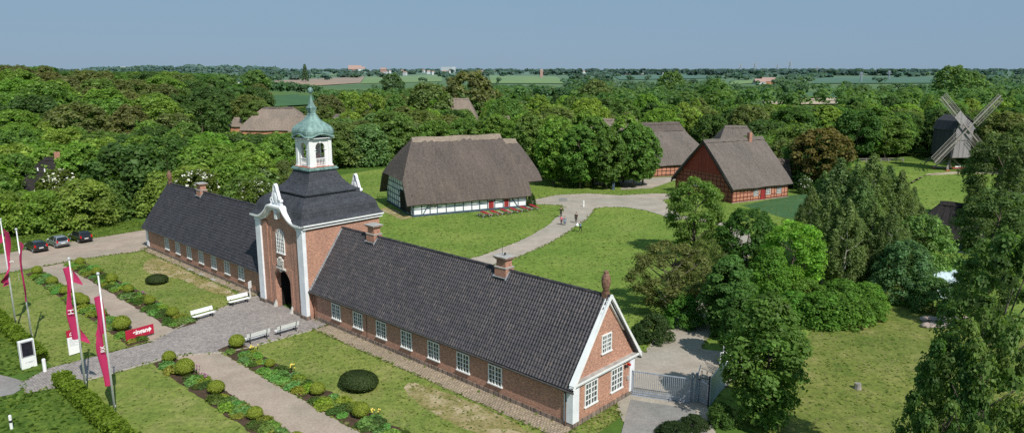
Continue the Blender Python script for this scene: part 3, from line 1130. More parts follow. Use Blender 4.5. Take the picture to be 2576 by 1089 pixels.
# front wall: outer lesenes, recessed middle with the arch and window
mb = MB()
top = [(u, scurve(u) - .35) for u in us if abs(u) <= 3.76]
arc = [(1.5 * math.cos(math.pi * i / 16), 3.05 + 1.25 * math.sin(math.pi * i / 16)) for i in range(17)]
poly = [(4.3, 0), (4.3, 9.3)] + [(u, z) for u, z in reversed(top)] + [(-4.3, 9.3), (-4.3, 0), (-1.5, 0)] + arc[::-1] + [(1.5, 0)]
mb.prism(poly, lambda u, z: (TCX + u, -.55, z), lambda u, z: (TCX + u, -.05, z))
for s_ in (-1, 1):
    a, b = sorted((TCX + s_ * 3.72, TCX + s_ * 2.55))
    mb.box(a, b, -.66, -.552, 0, 9.15)
    a, b = sorted((TCX + s_ * 2.55, TCX + s_ * 1.95))
    mb.box(a, b, -.60, -.552, 0, 8.3)
mb.build('facade', M['brick'], gh)
mb = MB()
arch_wall(mb, 3.9, 4.62, 3.0, 0, 3.05, 1.25, -.64, -.556, TCX, 16)
mb.build('arch_surround', M['brick'], gh)
mb = MB()
mb.box(TCX - 1.5, TCX + 1.5, TB - .3, TB - .2, 0, 4.6)
mb.build('wooden_gate', M['darkwood'], gh)
mb = MB()
mb.box(TL + .36, TR - .36, -.04, TB - .41, 4.6, 4.8)
mb.box(TCX - 1.9, TCX - 1.51, -.04, TB - .41, 0, 4.6)
mb.box(TCX + 1.51, TCX + 1.9, -.04, TB - .41, 0, 4.6)
mb.build('passage', M['dark'], gh)  # near-black lining; the archway's shade is put into its colour
for a, b in ((TL, TL + 1.0), (TR - 1.0, TR)):
    mb = MB()
    mb.box(a, b, TF - .04, -.45, .42, 9.05)
    mb.box(a - .04, b + .04, TF - .1, -.40, 9.05, 9.30)
    mb.box(a, b, TF - .06, -.42, 9.30, 9.55)
    mb.build('pilaster', M['stucco'], gh)
    mb = MB()
    mb.box(a - .08, b + .08, TF - .12, -.4, 0, .42)
    mb.build('plinth', M['stone'], gh)
for a, b in ((-1, -1.52), (1, 1.52)):
    mb = MB()
    x0, x1 = sorted((TCX + a * 3.66, TCX + b))
    mb.box(x0, x1, -.72, -.665, 0, .38)
    mb.build('plinth', M['stone'], gh)
for s_ in (-1, 1):
    mb = MB()
    x_ = TCX + s_ * 1.62
    mb.add([(x_ - .2, -.95, 0), (x_ + .2, -.95, 0), (x_ + .2, -.6, 0), (x_ - .2, -.6, 0), (x_ - .1, -.66, .75), (x_ + .1, -.66, .75), (x_ + .1, -.6, .75), (x_ - .1, -.6, .75)],
           [(0, 1, 5, 4), (1, 2, 6, 5), (3, 0, 4, 7), (4, 5, 6, 7)])
    mb.build('guard_stone', M['sculpt'], gh)
window(gh, (TCX, -.585, 6.05), 0, 1.55, 2.1, 4, 5, arch=.5)

# coat of arms above the arch
mb = MB()
sh = [(-.28, .1), (0, -.12), (.28, .1), (.32, .5), (.2, .62), (-.2, .62), (-.32, .5)]
mb.prism(sh, lambda x, z: (TCX + x, -.86, 4.85 + z), lambda x, z: (TCX + x, -.62, 4.85 + z))
mb.ball((TCX, -.76, 5.62), .2, (1.1, .8, .8))
for s_ in (-1, 1):
    mb.tube((TCX + s_ * .42, -.74, 4.75), (TCX + s_ * .5, -.74, 5.25), .13, .1, 7)
    mb.ball((TCX + s_ * .46, -.74, 5.38), .13)
    mb.tube((TCX + s_ * .3, -.76, 5.6), (TCX + s_ * .52, -.72, 5.4), .07, .04, 6)
mb.box(TCX - .78, TCX + .78, -.9, -.58, 4.46, 4.62)
mb.prism([(-.16, -.25), (.16, -.25), (.25, .12), (-.25, .12)], lambda x, z: (TCX + x, -.84, 4.42 + z), lambda x, z: (TCX + x, -.6, 4.42 + z))
for s_ in (-1, 1):
    mb.tube((TCX + s_ * .5, -.76, 4.6), (TCX + s_ * .95, -.7, 4.38), .1, .05, 6)
mb.build('coat_of_arms', M['sculpt'], gh)

# curved gable cornice
mb = MB()
cur = [(u, scurve(u)) for u in us]
for d0, d1, ya, yb in ((.02, -.16, -1.22, -.5), (-.16, -.30, -1.08, -.5), (-.30, -.52, -.86, -.552)):
    poly = [(u, z + d0) for u, z in cur] + [(u, z + d1) for u, z in reversed(cur)]
    if d0 < -.2:
        poly = [(u, z + d0) for u, z in cur if abs(u) <= 3.8] + [(u, z + d1 - .06 * (abs(u) < 3)) for u, z in reversed(cur) if abs(u) <= 3.8]
    mb.prism(poly, lambda u, z: (TCX + u, ya, z), lambda u, z: (TCX + u, yb, z))
for s_ in (-1, 1):
    a, b = sorted((TCX + s_ * 4.25, TCX + s_ * 5.0))
    mb.box(a, b, -1.22, -.8, 9.56, 9.74)
    mb.box(min(a, TCX + s_ * 4.25) if s_ > 0 else a + .12, b - .12 if s_ > 0 else b, -1.08, -.8, 9.42, 9.56)
mb.build('gable_cornice', M['white'], gh)
mb = MB()
mb.prism([(-.28, 10.62), (.28, 10.62), (.2, 9.75), (-.2, 9.75)], lambda x, z: (TCX + x, -1.0, z), lambda x, z: (TCX + x, -.56, z))
mb.build('hanging_keystone', M['stucco'], gh)


def crest(yc, back=False):
    mb = MB()
    prof = [(.95, 0), (1.02, .2), (.86, .32), (1.08, .52), (.98, .75), (.78, .68), (.62, 1.1), (.46, 1.5), (.36, 1.62), (.30, 1.9), (.2, 2.15), (.0, 2.28)]
    outl = [(x, z) for x, z in prof] + [(-x, z) for x, z in reversed(prof[:-1])]
    inn = [(x * .5, .35 + z * .55) for x, z in outl]
    mb.prism(outl, lambda x, z: (TCX + x, yc - .10, 11.1 + z), lambda x, z: (TCX + x, yc + .12, 11.1 + z))
    # moulded border and inner cartouche
    k = len(outl)
    for i in range(k):
        a, b = outl[i], outl[(i + 1) % k]
        if a[1] == 0 and b[1] == 0:
            continue
        mb.tube((TCX + a[0] * .93, yc - .12, 11.1 + a[1] * .96), (TCX + b[0] * .93, yc - .12, 11.1 + b[1] * .96), .085, n=6)
    mb.ball((TCX, yc - .14, 11.1 + .85), .42, (.85, .3, 1.25), 12, 8)
    for s_ in (-1, 1):
        mb.tube((TCX + s_ * .3, yc - .2, 11.45), (TCX + s_ * .5, yc - .2, 11.9), .06, .03, 6)
    mb.box(TCX - 1.15, TCX + 1.15, yc - .2, yc + .25, 11.1, 11.2)
    return mb.build('crest', M['stucco'], gh)


crest(-.72)
crest(TB + .45, True)
mb = MB()
mb.tube((TCX - 1.0, -.4, 11.9), (TCX - 1.9, -.1, 11.95), .035, n=5)
mb.tube((TCX - 1.9, -.1, 11.95), (TCX - 1.7, .3, 11.4), .03, n=5)
mb.build('iron_stay', M['white'], gh)

# side and back cornices of the tower
mb = MB()
for x0, x1 in ((TR - .3, TCX + 5.0), (TCX - 5.0, TL + .3)):
    s_ = 1 if x1 > TCX else -1
    xa, xb = (TR - .05, TCX + 5.0) if s_ > 0 else (TCX - 5.0, TL + .05)
    mb.box(xa, xb, -1.20 if s_ > 0 else -1.20, TCY + 5.0, 9.56, 9.74)
    xa2, xb2 = (xa, xb - .12) if s_ > 0 else (xa + .12, xb)
    mb.box(xa2, xb2, -.80, TCY + 4.88, 9.28, 9.38)
mb.box(TL, TR, TB - .05, TCY + 4.99, 9.55, 9.735)
mb.build('cornice', M['white'], gh)
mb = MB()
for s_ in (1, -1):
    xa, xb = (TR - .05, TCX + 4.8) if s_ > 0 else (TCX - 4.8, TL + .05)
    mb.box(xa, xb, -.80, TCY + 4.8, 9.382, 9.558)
mb.build('cornice_shade', M['timber'], gh)  # blue grey band drawn as the shade below the cornice

# bell-shaped lower roof, cut by the curved gable in front
ZH = [(9.74, 5.02), (9.95, 4.78), (10.2, 4.62), (10.5, 4.55), (10.85, 4.47), (11.2, 4.30), (11.5, 4.05), (11.75, 3.75), (11.95, 3.4), (12.12, 3.02), (12.2, 2.7)]


def half(z):
    for (a, p), (b, q) in zip(ZH, ZH[1:]):
        if z <= b:
            return p + (q - p) * max(0, (z - a)) / (b - a)
    return ZH[-1][1]


mb = MB()
for side in range(4):
    rows = []
    zs = np.linspace(9.74, 12.2, 26)
    for z in zs:
        row = []
        for k in range(41):
            t_ = -1 + 2 * k / 40
            h_ = half(z)
            u = t_ * h_
            zz, yy = z, -h_
            if side in (0,):
                cz = scurve(u)
                if cz > z and abs(u) < 3.9:
                    zz = cz - .01
                    yy = -min(half(zz), 4.55)
            x, y = {0: (u, yy), 1: (-yy, u), 2: (-u, -yy), 3: (yy, -u)}[side]
            row.append((TCX + x, TCY + y, float(zz)))
        rows.append(row)
    mb.grid(rows)
mb.build('lower_roof', M['slate'], gh)
# mid fascia and flared upper roof
mb = MB()
for a, h_ in ((12.16, 3.12),):
    mb.box(TCX - h_, TCX + h_, TCY - h_, TCY + h_, a, a + .12)
mb.build('roof_fascia', M['lead'], gh)


def square_loft(prof, n=1, chamfer=0):
    mb = MB()
    rows = []
    for h_, z in prof:
        rows.append([(TCX + x * h_, TCY + y * h_, z) for x, y in ((-1, -1), (1, -1), (1, 1), (-1, 1), (-1, -1))])
    mb.grid(rows)
    return mb


up = [(3.28, 12.24), (3.30, 12.34), (2.95, 12.5), (2.62, 12.72), (2.30, 13.02), (2.02, 13.4), (1.80, 13.8), (1.62, 14.2), (1.56, 14.42)]
square_loft(up).build('upper_roof', M['slate'], gh)
mb = MB()
for h_, a, b in ((1.62, 14.36, 14.46), (1.74, 14.46, 14.60), (1.64, 14.60, 14.72)):
    mb.box(TCX - h_, TCX + h_, TCY - h_, TCY + h_, a, b)
mb.build('lantern_base', M['copper'], gh)
mb = MB()
mb.box(TCX - 1.5, TCX + 1.5, TCY - 1.5, TCY + 1.5, 14.722, 14.76)
mb.build('lantern_floor', M['clay'], gh)

# open lantern: piers, arches, balustrades
LZ0, LZ1 = 14.76, 17.75
for sx in (-1, 1):
    for sy in (-1, 1):
        mb = MB()
        x, y = TCX + sx * 1.12, TCY + sy * 1.12
        mb.box(x - .2, x + .2, y - .2, y + .2, LZ0, LZ1)
        mb.box(x - .29 * (1 if sx < 0 else .6), x + .29 * (1 if sx > 0 else .6), y - .26, y + .26, LZ0, LZ0 + .16)
        mb.box(x - .25, x + .25, y - .25, y + .25, LZ1 - .3, LZ1 - .2)
        mb.build('pier', M['white'], gh)
for side in range(4):
    loc = MB()
    w2 = .92
    arch_wall(loc, 2 * w2, LZ1, 1.08, LZ0, LZ0 + 1.95, .55, -1.22, -1.06, 0, 12)
    loc.box(-.72, -.50, -1.27, -1.02, LZ0 + 1.72, LZ0 + 1.80)
    loc.box(.50, .72, -1.27, -1.02, LZ0 + 1.72, LZ0 + 1.80)
    loc.prism([(-.09, 0), (.09, 0), (.14, .3), (-.14, .3)], lambda x, z: (x, -1.28, LZ0 + 2.42 + z), lambda x, z: (x, -1.2, LZ0 + 2.42 + z))
    o = loc.build('lantern_arch', M['white'], gh)
    o.location, o.rotation_euler = (TCX, TCY, 0), (0, 0, side * math.pi / 2)
    b = MB()
    b.box(-.56, .56, -1.20, -1.08, LZ0 + .78, LZ0 + .87)
    b.box(-.56, .56, -1.20, -1.08, LZ0 + .04, LZ0 + .12)
    for i in range(6):
        x = -.45 + .18 * i
        b.lathe([(.03, LZ0 + .12), (.06, LZ0 + .28), (.025, LZ0 + .5), (.045, LZ0 + .66), (.03, LZ0 + .78)], 6, (x, -1.14), False)
    o = b.build('balustrade', M['white'], gh)
    o.location, o.rotation_euler = (TCX, TCY, 0), (0, 0, side * math.pi / 2)
mb = MB()
mb.lathe([(.42, 16.1), (.40, 16.2), (.30, 16.45), (.25, 16.75), (.12, 16.9), (.04, 17.2), (.04, 17.6)], 14, (TCX, TCY))
mb.build('bell', M['copper'], gh, smooth=True)

# copper dome with curved eaves, spire, ball and vane
mb = MB()
dome = [(1.62, 17.72, 1), (1.74, 17.80, 1), (1.72, 17.9, 1), (1.60, 17.93, 1), (1.66, 18.15, .45), (1.66, 18.40, .2), (1.58, 18.66, 0), (1.40, 18.9, 0), (1.12, 19.12, 0), (.84, 19.34, 0), (.62, 19.58, 0), (.46, 19.84, 0), (.38, 20.0, 0), (.34, 20.06, 0)]
rows = []
for h_, z, k in dome:
    row = []
    for side in range(4):
        for i in range(12):
            t_ = -1 + 2 * i / 12
            ch = .90 + .10 * (1 - abs(t_) ** 6)      # slightly drawn-in corners
            bump = .32 * max(0, math.cos(t_ * math.pi * .75)) * k
            u, y = t_ * h_ * ch, -h_ * ch
            x, y = [(u, y), (-y, u), (-u, -y), (y, -u)][side]
            row.append((TCX + x, TCY + y, z + bump))
    row.append(row[0])
    rows.append(row)
mb.grid(rows)
for sx in (-1, 1):
    for sy in (-1, 1):
        pts = [(TCX + sx * h_ * .915, TCY + sy * h_ * .915, z) for h_, z, k in dome[4:]]
        for a, b in zip(pts, pts[1:]):
            mb.tube(a, b, .035, n=5, caps=False)
mb.build('copper_dome', M['copper'], gh)
mb = MB()
mb.box(TCX - 1.56, TCX + 1.56, TCY - 1.56, TCY + 1.56, 17.66, 17.72)
mb.build('dome_soffit', M['white'], gh)
mb = MB()
pr = [(.42, 20.0), (.46, 20.05), (.36, 20.12), (.34, 20.2), (.44, 20.68), (.47, 20.72), (.47, 20.78), (.36, 20.84), (.26, 21.1), (.13, 21.55), (.05, 21.9), (.07, 21.94), (.04, 21.98)]
for j in range(len(pr) - 1):
    pass
rows = [[(TCX + h_ * math.cos(R(45 + 90 * i)) * 1.2, TCY + h_ * math.sin(R(45 + 90 * i)) * 1.2, z) for i in range(5)] for h_, z in pr]
mb.grid(rows)
mb.build('spire', M['copper'], gh)
mb = MB()
mb.tube((TCX, TCY, 21.9), (TCX, TCY, 22.3), .05, n=6)
mb.ball((TCX, TCY, 22.5), .27, (1, 1, 1.25), 12, 9)
mb.build('ball_finial', M['copper'], gh, smooth=True)
mb = MB()
mb.tube((TCX, TCY, 22.8), (TCX, TCY, 24.35), .018, n=5)
mb.box(TCX - .2, TCX + .2, TCY - .015, TCY + .015, 24.3, 24.38)
mb.build('weather_vane', M['copper'], gh)

# ------------------------------------------------------------------ vegetation
def leaf_mesh(name, c, nrm, size, tint, asp=1.5, mat='leaf', extra=None):
    """mesh of rhombic leaves: centres, normals, sizes, tint colours"""
    k = len(c)
    r = RNG.normal(size=(k, 3))
    nrm = nrm / np.maximum(np.linalg.norm(nrm, axis=1, keepdims=True), 1e-6)
    a = np.cross(nrm, r)
    a /= np.maximum(np.linalg.norm(a, axis=1, keepdims=True), 1e-6)
    b = np.cross(nrm, a)
    s = size[:, None]
    fold = nrm * s * .18
    v = np.stack([c - a * s * .5 * asp, c + b * s * .5 + fold, c + a * s * .5 * asp, c - b * s * .5 + fold], 1).reshape(-1, 3)
    me = bpy.data.meshes.new(name)
    me.vertices.add(4 * k)
    me.vertices.foreach_set('co', v.ravel().astype(np.float32))
    me.loops.add(4 * k)
    me.loops.foreach_set('vertex_index', np.arange(4 * k, dtype=np.int32))
    me.polygons.add(k)
    me.polygons.foreach_set('loop_start', np.arange(0, 4 * k, 4, dtype=np.int32))
    me.materials.append(M[mat])
    if extra is not None:
        me.materials.append(M[extra[0]])
        me.polygons.foreach_set('material_index', extra[1].astype(np.int32))
    at = me.color_attributes.new('tint', 'FLOAT_COLOR', 'POINT')
    col = np.concatenate([np.repeat(tint, 4, axis=0), np.ones((4 * k, 1))], 1).astype(np.float32)
    at.data.foreach_set('color', col.ravel())
    me.update(calc_edges=True)
    return me


def sph(n):
    d = RNG.normal(size=(n, 3))
    return d / np.linalg.norm(d, axis=1, keepdims=True)


SHAPES = {
    'round': lambda t: math.sin(math.pi * (.12 + .80 * t)) ** .7,
    'tall': lambda t: (math.sin(math.pi * (.10 + .82 * t)) ** .8) * .95,
    'cone': lambda t: (1 - t) ** .75 * .95 + .08,
    'dome': lambda t: math.sqrt(max(0.02, 1 - (t * .95) ** 2)),
    'birch': lambda t: math.sin(math.pi * (.24 + .73 * t)) ** 1.15 * .95,
}


def crown(name, H, Rr, base=.2, shape='round', lobes=26, n=3800, size=.42, lobe=.36, droop=0, blossom=0, bump=1.0, fill=.15, asp=1.5):
    """crown of leaf-sized faces carried on overlapping lobes; unit tree height H, radius Rr"""
    P, Nn, T = [], [], []
    z0 = H * base
    ctr = []
    per = n // lobes
    bl = []
    for i in range(lobes):
        t = (i + RNG.uniform(.1, .9)) / lobes
        rr = SHAPES[shape](t) * Rr
        a = i * 2.4 + RNG.uniform(-.5, .5)
        lr = lobe * Rr * RNG.uniform(.7, 1.3) * (.55 + .45 * SHAPES[shape](t))
        k = max(0.0, rr - lr * .75) * RNG.uniform(.8, 1.08) * bump
        if shape == 'cone':
            k = max(0.0, rr - lr * .5)
        cz = z0 + (H - z0 - lr * .4) * t
        cc = np.array([k * math.cos(a), k * math.sin(a), cz])
        ctr.append((cc, lr))
        d = sph(per)
        d[:, 2] = np.where(d[:, 2] < -.35, -d[:, 2] * .7, d[:, 2])
        d /= np.linalg.norm(d, axis=1, keepdims=True)
        rad = lr * (RNG.uniform(.70, 1.10, per) ** .8)
        inner = RNG.random(per) < fill
        rad = np.where(inner, rad * RNG.uniform(.2, .8, per), rad)
        # small tufts on each lobe
        tuft = .12 * np.sin(d[:, 0] * 9 + i) * np.cos(d[:, 1] * 8 + 2 * i) + .08 * np.sin(d[:, 2] * 13 + i)
        p = cc + d * (rad * (1 + tuft))[:, None] * np.array([1, 1, .85])
        if droop:
            p[:, 2] -= droop * RNG.random(per) ** 2
        P.append(p)
        Nn.append(d * .9 + np.array([0, 0, .55]) + RNG.normal(size=(per, 3)) * .42)
        hue = RNG.uniform(-.04, .04)
        br = RNG.uniform(.82, 1.18)
        lf = RNG.uniform(.6, 1.4, per)
        T.append(np.stack([lf * br * (1 + hue), lf * br, lf * br * (1 - hue * .8)], 1))
        bl.append((RNG.random(per) < blossom * RNG.choice([0.1, .6, 1.5])) & (d[:, 2] > -.1))
    P, Nn, T = np.concatenate(P), np.concatenate(Nn), np.concatenate(T)
    sz = size * np.clip(np.exp(RNG.normal(-.08, .38, len(P))), .4, 2.2)
    ex = ('blossom', np.concatenate(bl)) if blossom else None
    return leaf_mesh(name, P, Nn, sz, T, asp, 'leaf', ex), ctr


def trunk_mb(H, r, ctr, base=.2, nl=6, lean=.3, seed=1, crooked=.25):
    rd = random.Random(seed)
    mb = MB()
    pts = [Vector((0, 0, -.3))]
    top = H * .82
    kseg = 7
    for i in range(1, kseg + 1):
        pts.append(Vector((rd.uniform(-1, 1) * crooked * (i > 1) + lean * i / kseg, rd.uniform(-1, 1) * crooked * (i > 1), top * i / kseg)))
    for i, (a, b) in enumerate(zip(pts, pts[1:])):
        mb.tube(a, b, r * (1 - i / (kseg + .8)) * (1.35 if i == 0 else 1), r * (1 - (i + 1) / (kseg + .8)), 7, i == 0)
    sel = sorted(ctr, key=lambda c: rd.random())[:nl]
    for c, lr in sel:
        c = Vector(c.tolist())
        zi = max(H * base * .8, min(top * .8, c.z - c.xy.length * .7))
        s_ = pts[0].lerp(pts[-1], min(.98, zi / top))
        k = min(kseg - 1, int(zi / top * kseg))
        s_ = pts[k].lerp(pts[k + 1], zi / top * kseg - k)
        mid = s_.lerp(c, .5) + Vector((rd.uniform(-.2, .2), rd.uniform(-.2, .2), -.15))
        mb.tube(s_, mid, r * .38, r * .26, 5, False)
        mb.tube(mid, c, r * .26, r * .1, 5, False)
    return mb


PROTO = {}
HID = bpy.data.collections.new('spare')


def make_proto(key, H, Rr, bark='bark', tr=.22, nl=6, crooked=.25, **kw):
    me, ctr = crown('crown', H, Rr, **kw)
    mb = trunk_mb(H, tr, ctr, kw.get('base', .2), nl, seed=len(PROTO), crooked=crooked)
    tmp = mb.build('trunk', M[bark])
    tme = tmp.data
    bpy.data.objects.remove(tmp)
    PROTO[key] = (H, Rr, me, tme)


def tree(key, x, y, H, wid=1.0, col=(.06, .11, .025), name='broadleaf_tree', label='', cat='tree', group=None, rz=None, parts=True, z=None):
    h0, r0, cm, tm = PROTO[key]
    s = H / h0
    root = empty(name, (x, y, terrain(x, y) if z is None else z), random.uniform(0, 6.28) if rz is None else rz, label, cat, group)
    root.scale = (s * wid, s * wid, s)
    o = bpy.data.objects.new('crown', cm)
    COL.objects.link(o)
    o.parent = root
    o.color = (*[c * random.uniform(.93, 1.07) for c in col], 1)
    if parts:
        t = bpy.data.objects.new('trunk', tm)
        COL.objects.link(t)
        t.parent = root
    return root


# prototypes (heights in metres)
for i in range(3):
    make_proto(f'oak{i}', 13, 5.6, base=.14, shape='round', lobes=84 + 8 * i, n=13000, size=.31, lobe=.235, bump=1.12, fill=.3)
for i in range(2):
    make_proto(f'lin{i}', 14, 4.6, base=.12, shape='tall', lobes=92, n=15000, size=.29, lobe=.23, tr=.2, bump=1.1, fill=.3)
for i in range(2):
    make_proto(f'bush{i}', 7, 4.4, base=.03, shape='dome', lobes=60, n=9500, size=.25, lobe=.27, tr=.12, bump=1.1)
for i in range(2):
    make_proto(f'haw{i}', 7, 4.0, base=.05, shape='dome', lobes=50, n=9000, size=.25, lobe=.28, tr=.12, blossom=.16, bump=1.1)
make_proto('feather0', 10, 5.2, base=.05, shape='dome', lobes=90, n=15000, size=.23, lobe=.22, tr=.15, bump=1.12)
for i in range(2):
    make_proto(f'bir{i}', 15, 3.9, bark='birch', base=.14, shape='birch', lobes=120, n=18000, size=.145, lobe=.185, droop=1.7, tr=.23, nl=16, fill=.25, asp=2.1, bump=1.1)
make_proto('spr0', 15, 3.6, base=.08, shape='cone', lobes=44, n=5000, size=.42, lobe=.34)
for i in range(3):
    make_proto(f'far{i}', 13, 6.6, base=.10, shape='round', lobes=60, n=4200, size=.6, lobe=.27, asp=1.3, bump=1.12)

GREENS = {
    'bright green': (0.186, 0.307, 0.059),
    'yellow green': (0.232, 0.328, 0.068),
    'mid green': (0.145, 0.249, 0.061),
    'dark green': (0.093, 0.167, 0.050),
    'olive green': (0.169, 0.220, 0.070),
    'soft grey green': (0.175, 0.262, 0.104),
    'brownish green': (0.169, 0.194, 0.072),
}


def inpoly(x, y, poly):
    r = False
    j = len(poly) - 1
    for i in range(len(poly)):
        (xi, yi), (xj, yj) = poly[i], poly[j]
        if (yi > y) != (yj > y) and x < (xj - xi) * (y - yi) / (yj - yi) + xi:
            r = not r
        j = i
    return r


# sight lines that stay open: (u0, u1, lowest v of a tree top, distance up to which it holds)
OPEN = [(568, 772, 336, 262), (820, 880, 300, 255), (872, 952, 282, 320), (1110, 1200, 276, 305), (1228, 1284, 300, 225), (1490, 1612, 328, 222), (1030, 1062, 268, 340),
        (690, 905, 228, 900), (905, 1100, 222, 800), (1225, 1430, 214, 800), (1830, 1960, 216, 700), (1915, 2105, 264, 420), (28, 120, 482, 128), (690, 802, 268, 420),
        (1620, 1785, 430, 170), (1815, 1910, 345, 185), (2150, 2290, 412, 195), (2340, 2470, 425, 178), (2030, 2440, 205, 800), (1290, 1440, 232, 500), (593, 612, 214, 700), (470, 2650, 185, 1400), (150, 470, 181, 1400), (-100, 150, 167, 1400)]


def fit_height(x, y, H, rad):
    z = terrain(x, y)
    for u0, u1, vl, dist in OPEN:
        if y < dist:
            u = sight(x, y, z + H)[0]
            m = rad / y * 1817 * .8
            if u0 - m < u < u1 + m:
                while H > 2 and sight(x, y, z + H)[1] < vl:
                    H -= .4
    return H


def wood(poly, spacing, keys, hr, cols, name, where, wid=(.9, 1.15), minh=3.0, ymax=1e9, hfun=None, limit=400, cat='tree', parts=True):
    xs_ = [p[0] for p in poly]
    ys_ = [p[1] for p in poly]
    pts = []
    for _ in range(14000):
        x, y = random.uniform(min(xs_), max(xs_)), random.uniform(min(ys_), max(ys_))
        if not inpoly(x, y, poly):
            continue
        sp_ = spacing(y) if callable(spacing) else spacing
        if all((x - a) ** 2 + (y - b) ** 2 > sp_ * sp_ for a, b in pts):
            pts.append((x, y))
    pts.sort(key=lambda p: p[1])
    out = 0
    for x, y in pts:
        u = sight(x, y, 8)[0]
        if u < -130 or u > 2700:
            continue
        H = random.uniform(*hr)
        if hfun:
            H *= hfun(x, y)
        key = random.choice(keys)
        wd = random.uniform(*wid)
        H2 = fit_height(x, y, H, PROTO[key][1] * H / PROTO[key][0])
        if H2 < minh:
            continue
        if H2 < H:
            wd *= min(1.7, (H / H2) ** .6)
        cn = random.choice(cols)
        tree(key, x, y, H2, wd, GREENS[cn], name, f'{cn} {name.replace("_", " ")} {where}', cat, f'{cn} {name.replace("_", " ")}s {where}', parts=parts)
        out += 1
        if out >= limit:
            break
    return out


cnt = {}
VERGE_A, VERGE_B = g(-60, 605), g(362, 560)
# wood on the slope west of the gatehouse, rows one behind the other
cnt['front'] = wood([(-94, 106), VERGE_A, g(0, 592), g(180, 573), g(355, 548), (-50, 121), (-60, 124), (-100, 118)], 4.6, ['bush0', 'bush1', 'haw0', 'bush0', 'bush1'], (5.5, 8.5),
     ['bright green', 'yellow green', 'bright green', 'mid green'], 'hazel_bush', 'along the verge behind the parked cars', (1.0, 1.3), cat='bush')
cnt['slope'] = wood([(-110, 118), (-60, 124), (-46, 122), (-46, 150), (-52, 168), (-135, 172), (-150, 150)], 7.2, ['oak0', 'oak1', 'oak2', 'lin0', 'bush1'], (9, 12.5),
     ['bright green', 'bright green', 'yellow green', 'mid green', 'dark green'], 'broadleaf_tree', 'on the slope behind the hazel thicket', (1.0, 1.25))
cnt['hill'] = wood([(-150, 150), (-135, 172), (-62, 172), (-70, 250), (-80, 330), (-260, 330), (-240, 200)], lambda y: 10.5 if y < 230 else 14, ['oak0', 'oak1', 'oak2', 'lin1'], (12, 17),
     ['mid green', 'dark green', 'dark green', 'bright green', 'olive green', 'brownish green'], 'forest_tree', 'in the dense wood on the hill', (1.05, 1.35))
# thicket behind the left wing and along the back meadow
cnt['thick'] = wood([(-48, 114), (-35.5, 119), (-38, 127), (-41, 140), (-48, 165), (-54, 168), (-52, 135)], 4.8, ['bush0', 'bush1', 'feather0'], (5, 7.5),
     ['bright green', 'olive green', 'mid green', 'soft grey green'], 'leafy_bush', 'in the thicket behind the left wing', (1.0, 1.2), cat='bush')
cnt['feath'] = wood([(-62, 176), (-48, 175), (-35, 190), (-12, 192), (2, 194), (2, 215), (-70, 215)], 6.5, ['feather0', 'feather0', 'bush1', 'oak1'], (9.5, 13.5),
     ['olive green', 'mid green', 'soft grey green', 'olive green'], 'feathery_tree', 'behind the back meadow', (1.0, 1.25))
# limes in front of the farm and behind the barn
limes = [(9, 152, 13.8), (14.5, 148.5, 13.2), (20, 147.5, 12.6), (26.0, 149.5, 13.6), (28.4, 152, 12.4), (18, 156, 14.5), (25, 157, 14.8), (11, 160, 14), (4, 163, 14.5), (2, 172, 14), (10, 172, 14), (17, 166, 15), (-4, 180, 13.5)]
for x, y, h in limes:
    tree(random.choice(['lin0', 'lin1']), x, y, h, random.uniform(.9, 1.1), GREENS[random.choice(['mid green', 'bright green'])], 'lime_tree', 'dense green lime tree in the clump beside the village square', 'tree', 'limes beside the village square')
cnt['limes'] = len(limes)
cnt['mid'] = wood([(2, 188), (30, 186), (60, 206), (80, 200), (125, 205), (165, 190), (190, 240), (190, 330), (-75, 330), (-70, 216), (0, 216)], lambda y: 8.5 if y < 225 else 13.0, ['oak0', 'oak1', 'oak2', 'lin0', 'bir0', 'lin1'], (11, 15.5),
     ['mid green', 'bright green', 'dark green', 'olive green', 'mid green', 'yellow green'], 'woodland_tree', 'in the wood beyond the thatched houses', (1.0, 1.25), limit=150)
cnt['right'] = wood([(66, 150), (76, 176), (70, 196), (58, 196), (62, 168)], 6.5, ['oak0', 'oak1', 'bush1'], (8.5, 11.5),
     ['dark green', 'mid green', 'olive green'], 'garden_tree', 'between the red house and the windmill', (1.0, 1.2))
cnt['mill'] = wood([(78, 197), (120, 197), (122, 160), (112, 140), (128, 128), (175, 180), (165, 215), (80, 212)], 8, ['oak1', 'oak2', 'lin1', 'oak0'], (11, 14.5),
     ['dark green', 'mid green', 'dark green', 'olive green'], 'shade_tree', 'in the belt round the windmill meadow', (1.0, 1.2))
print('woods', cnt, sum(cnt.values()))

# flowering hawthorns in the thicket
for u, v, d, h, lab in ((622, 452, 110, 7.6, 'white blossoming hawthorn spilling over behind the left wing roof'), (470, 428, 117, 8.2, 'pale blossoming hawthorn behind the left wing chimney'),
                        (318, 380, 150, 9.5, 'hawthorn with white blossom high on the wooded slope'), (322, 455, 124, 8.0, 'hawthorn with white blossom above the hazel thicket'), (120, 455, 119, 8.0, 'cream blossoming hawthorn below the dark roofed cottage')):
    x, y = (u - CX) / 1817 * d, d
    t_ = tree(random.choice(['haw0', 'haw1']), x, y, h, 1.0, (.10, .15, .03), 'hawthorn', lab, 'tree')
cb = tree('oak1', (2062 - CX) / 1817 * 150 + 1, 148, 12.6, 1.12, (.165, .140, .052), 'copper_beech', 'round copper brown beech right of the red brick house', 'tree')
tree('haw1', 59.5, 142, 3.6, .8, (.07, .12, .03), 'elder_bush', 'small white flowering bush at the corner of the red brick house', 'bush')

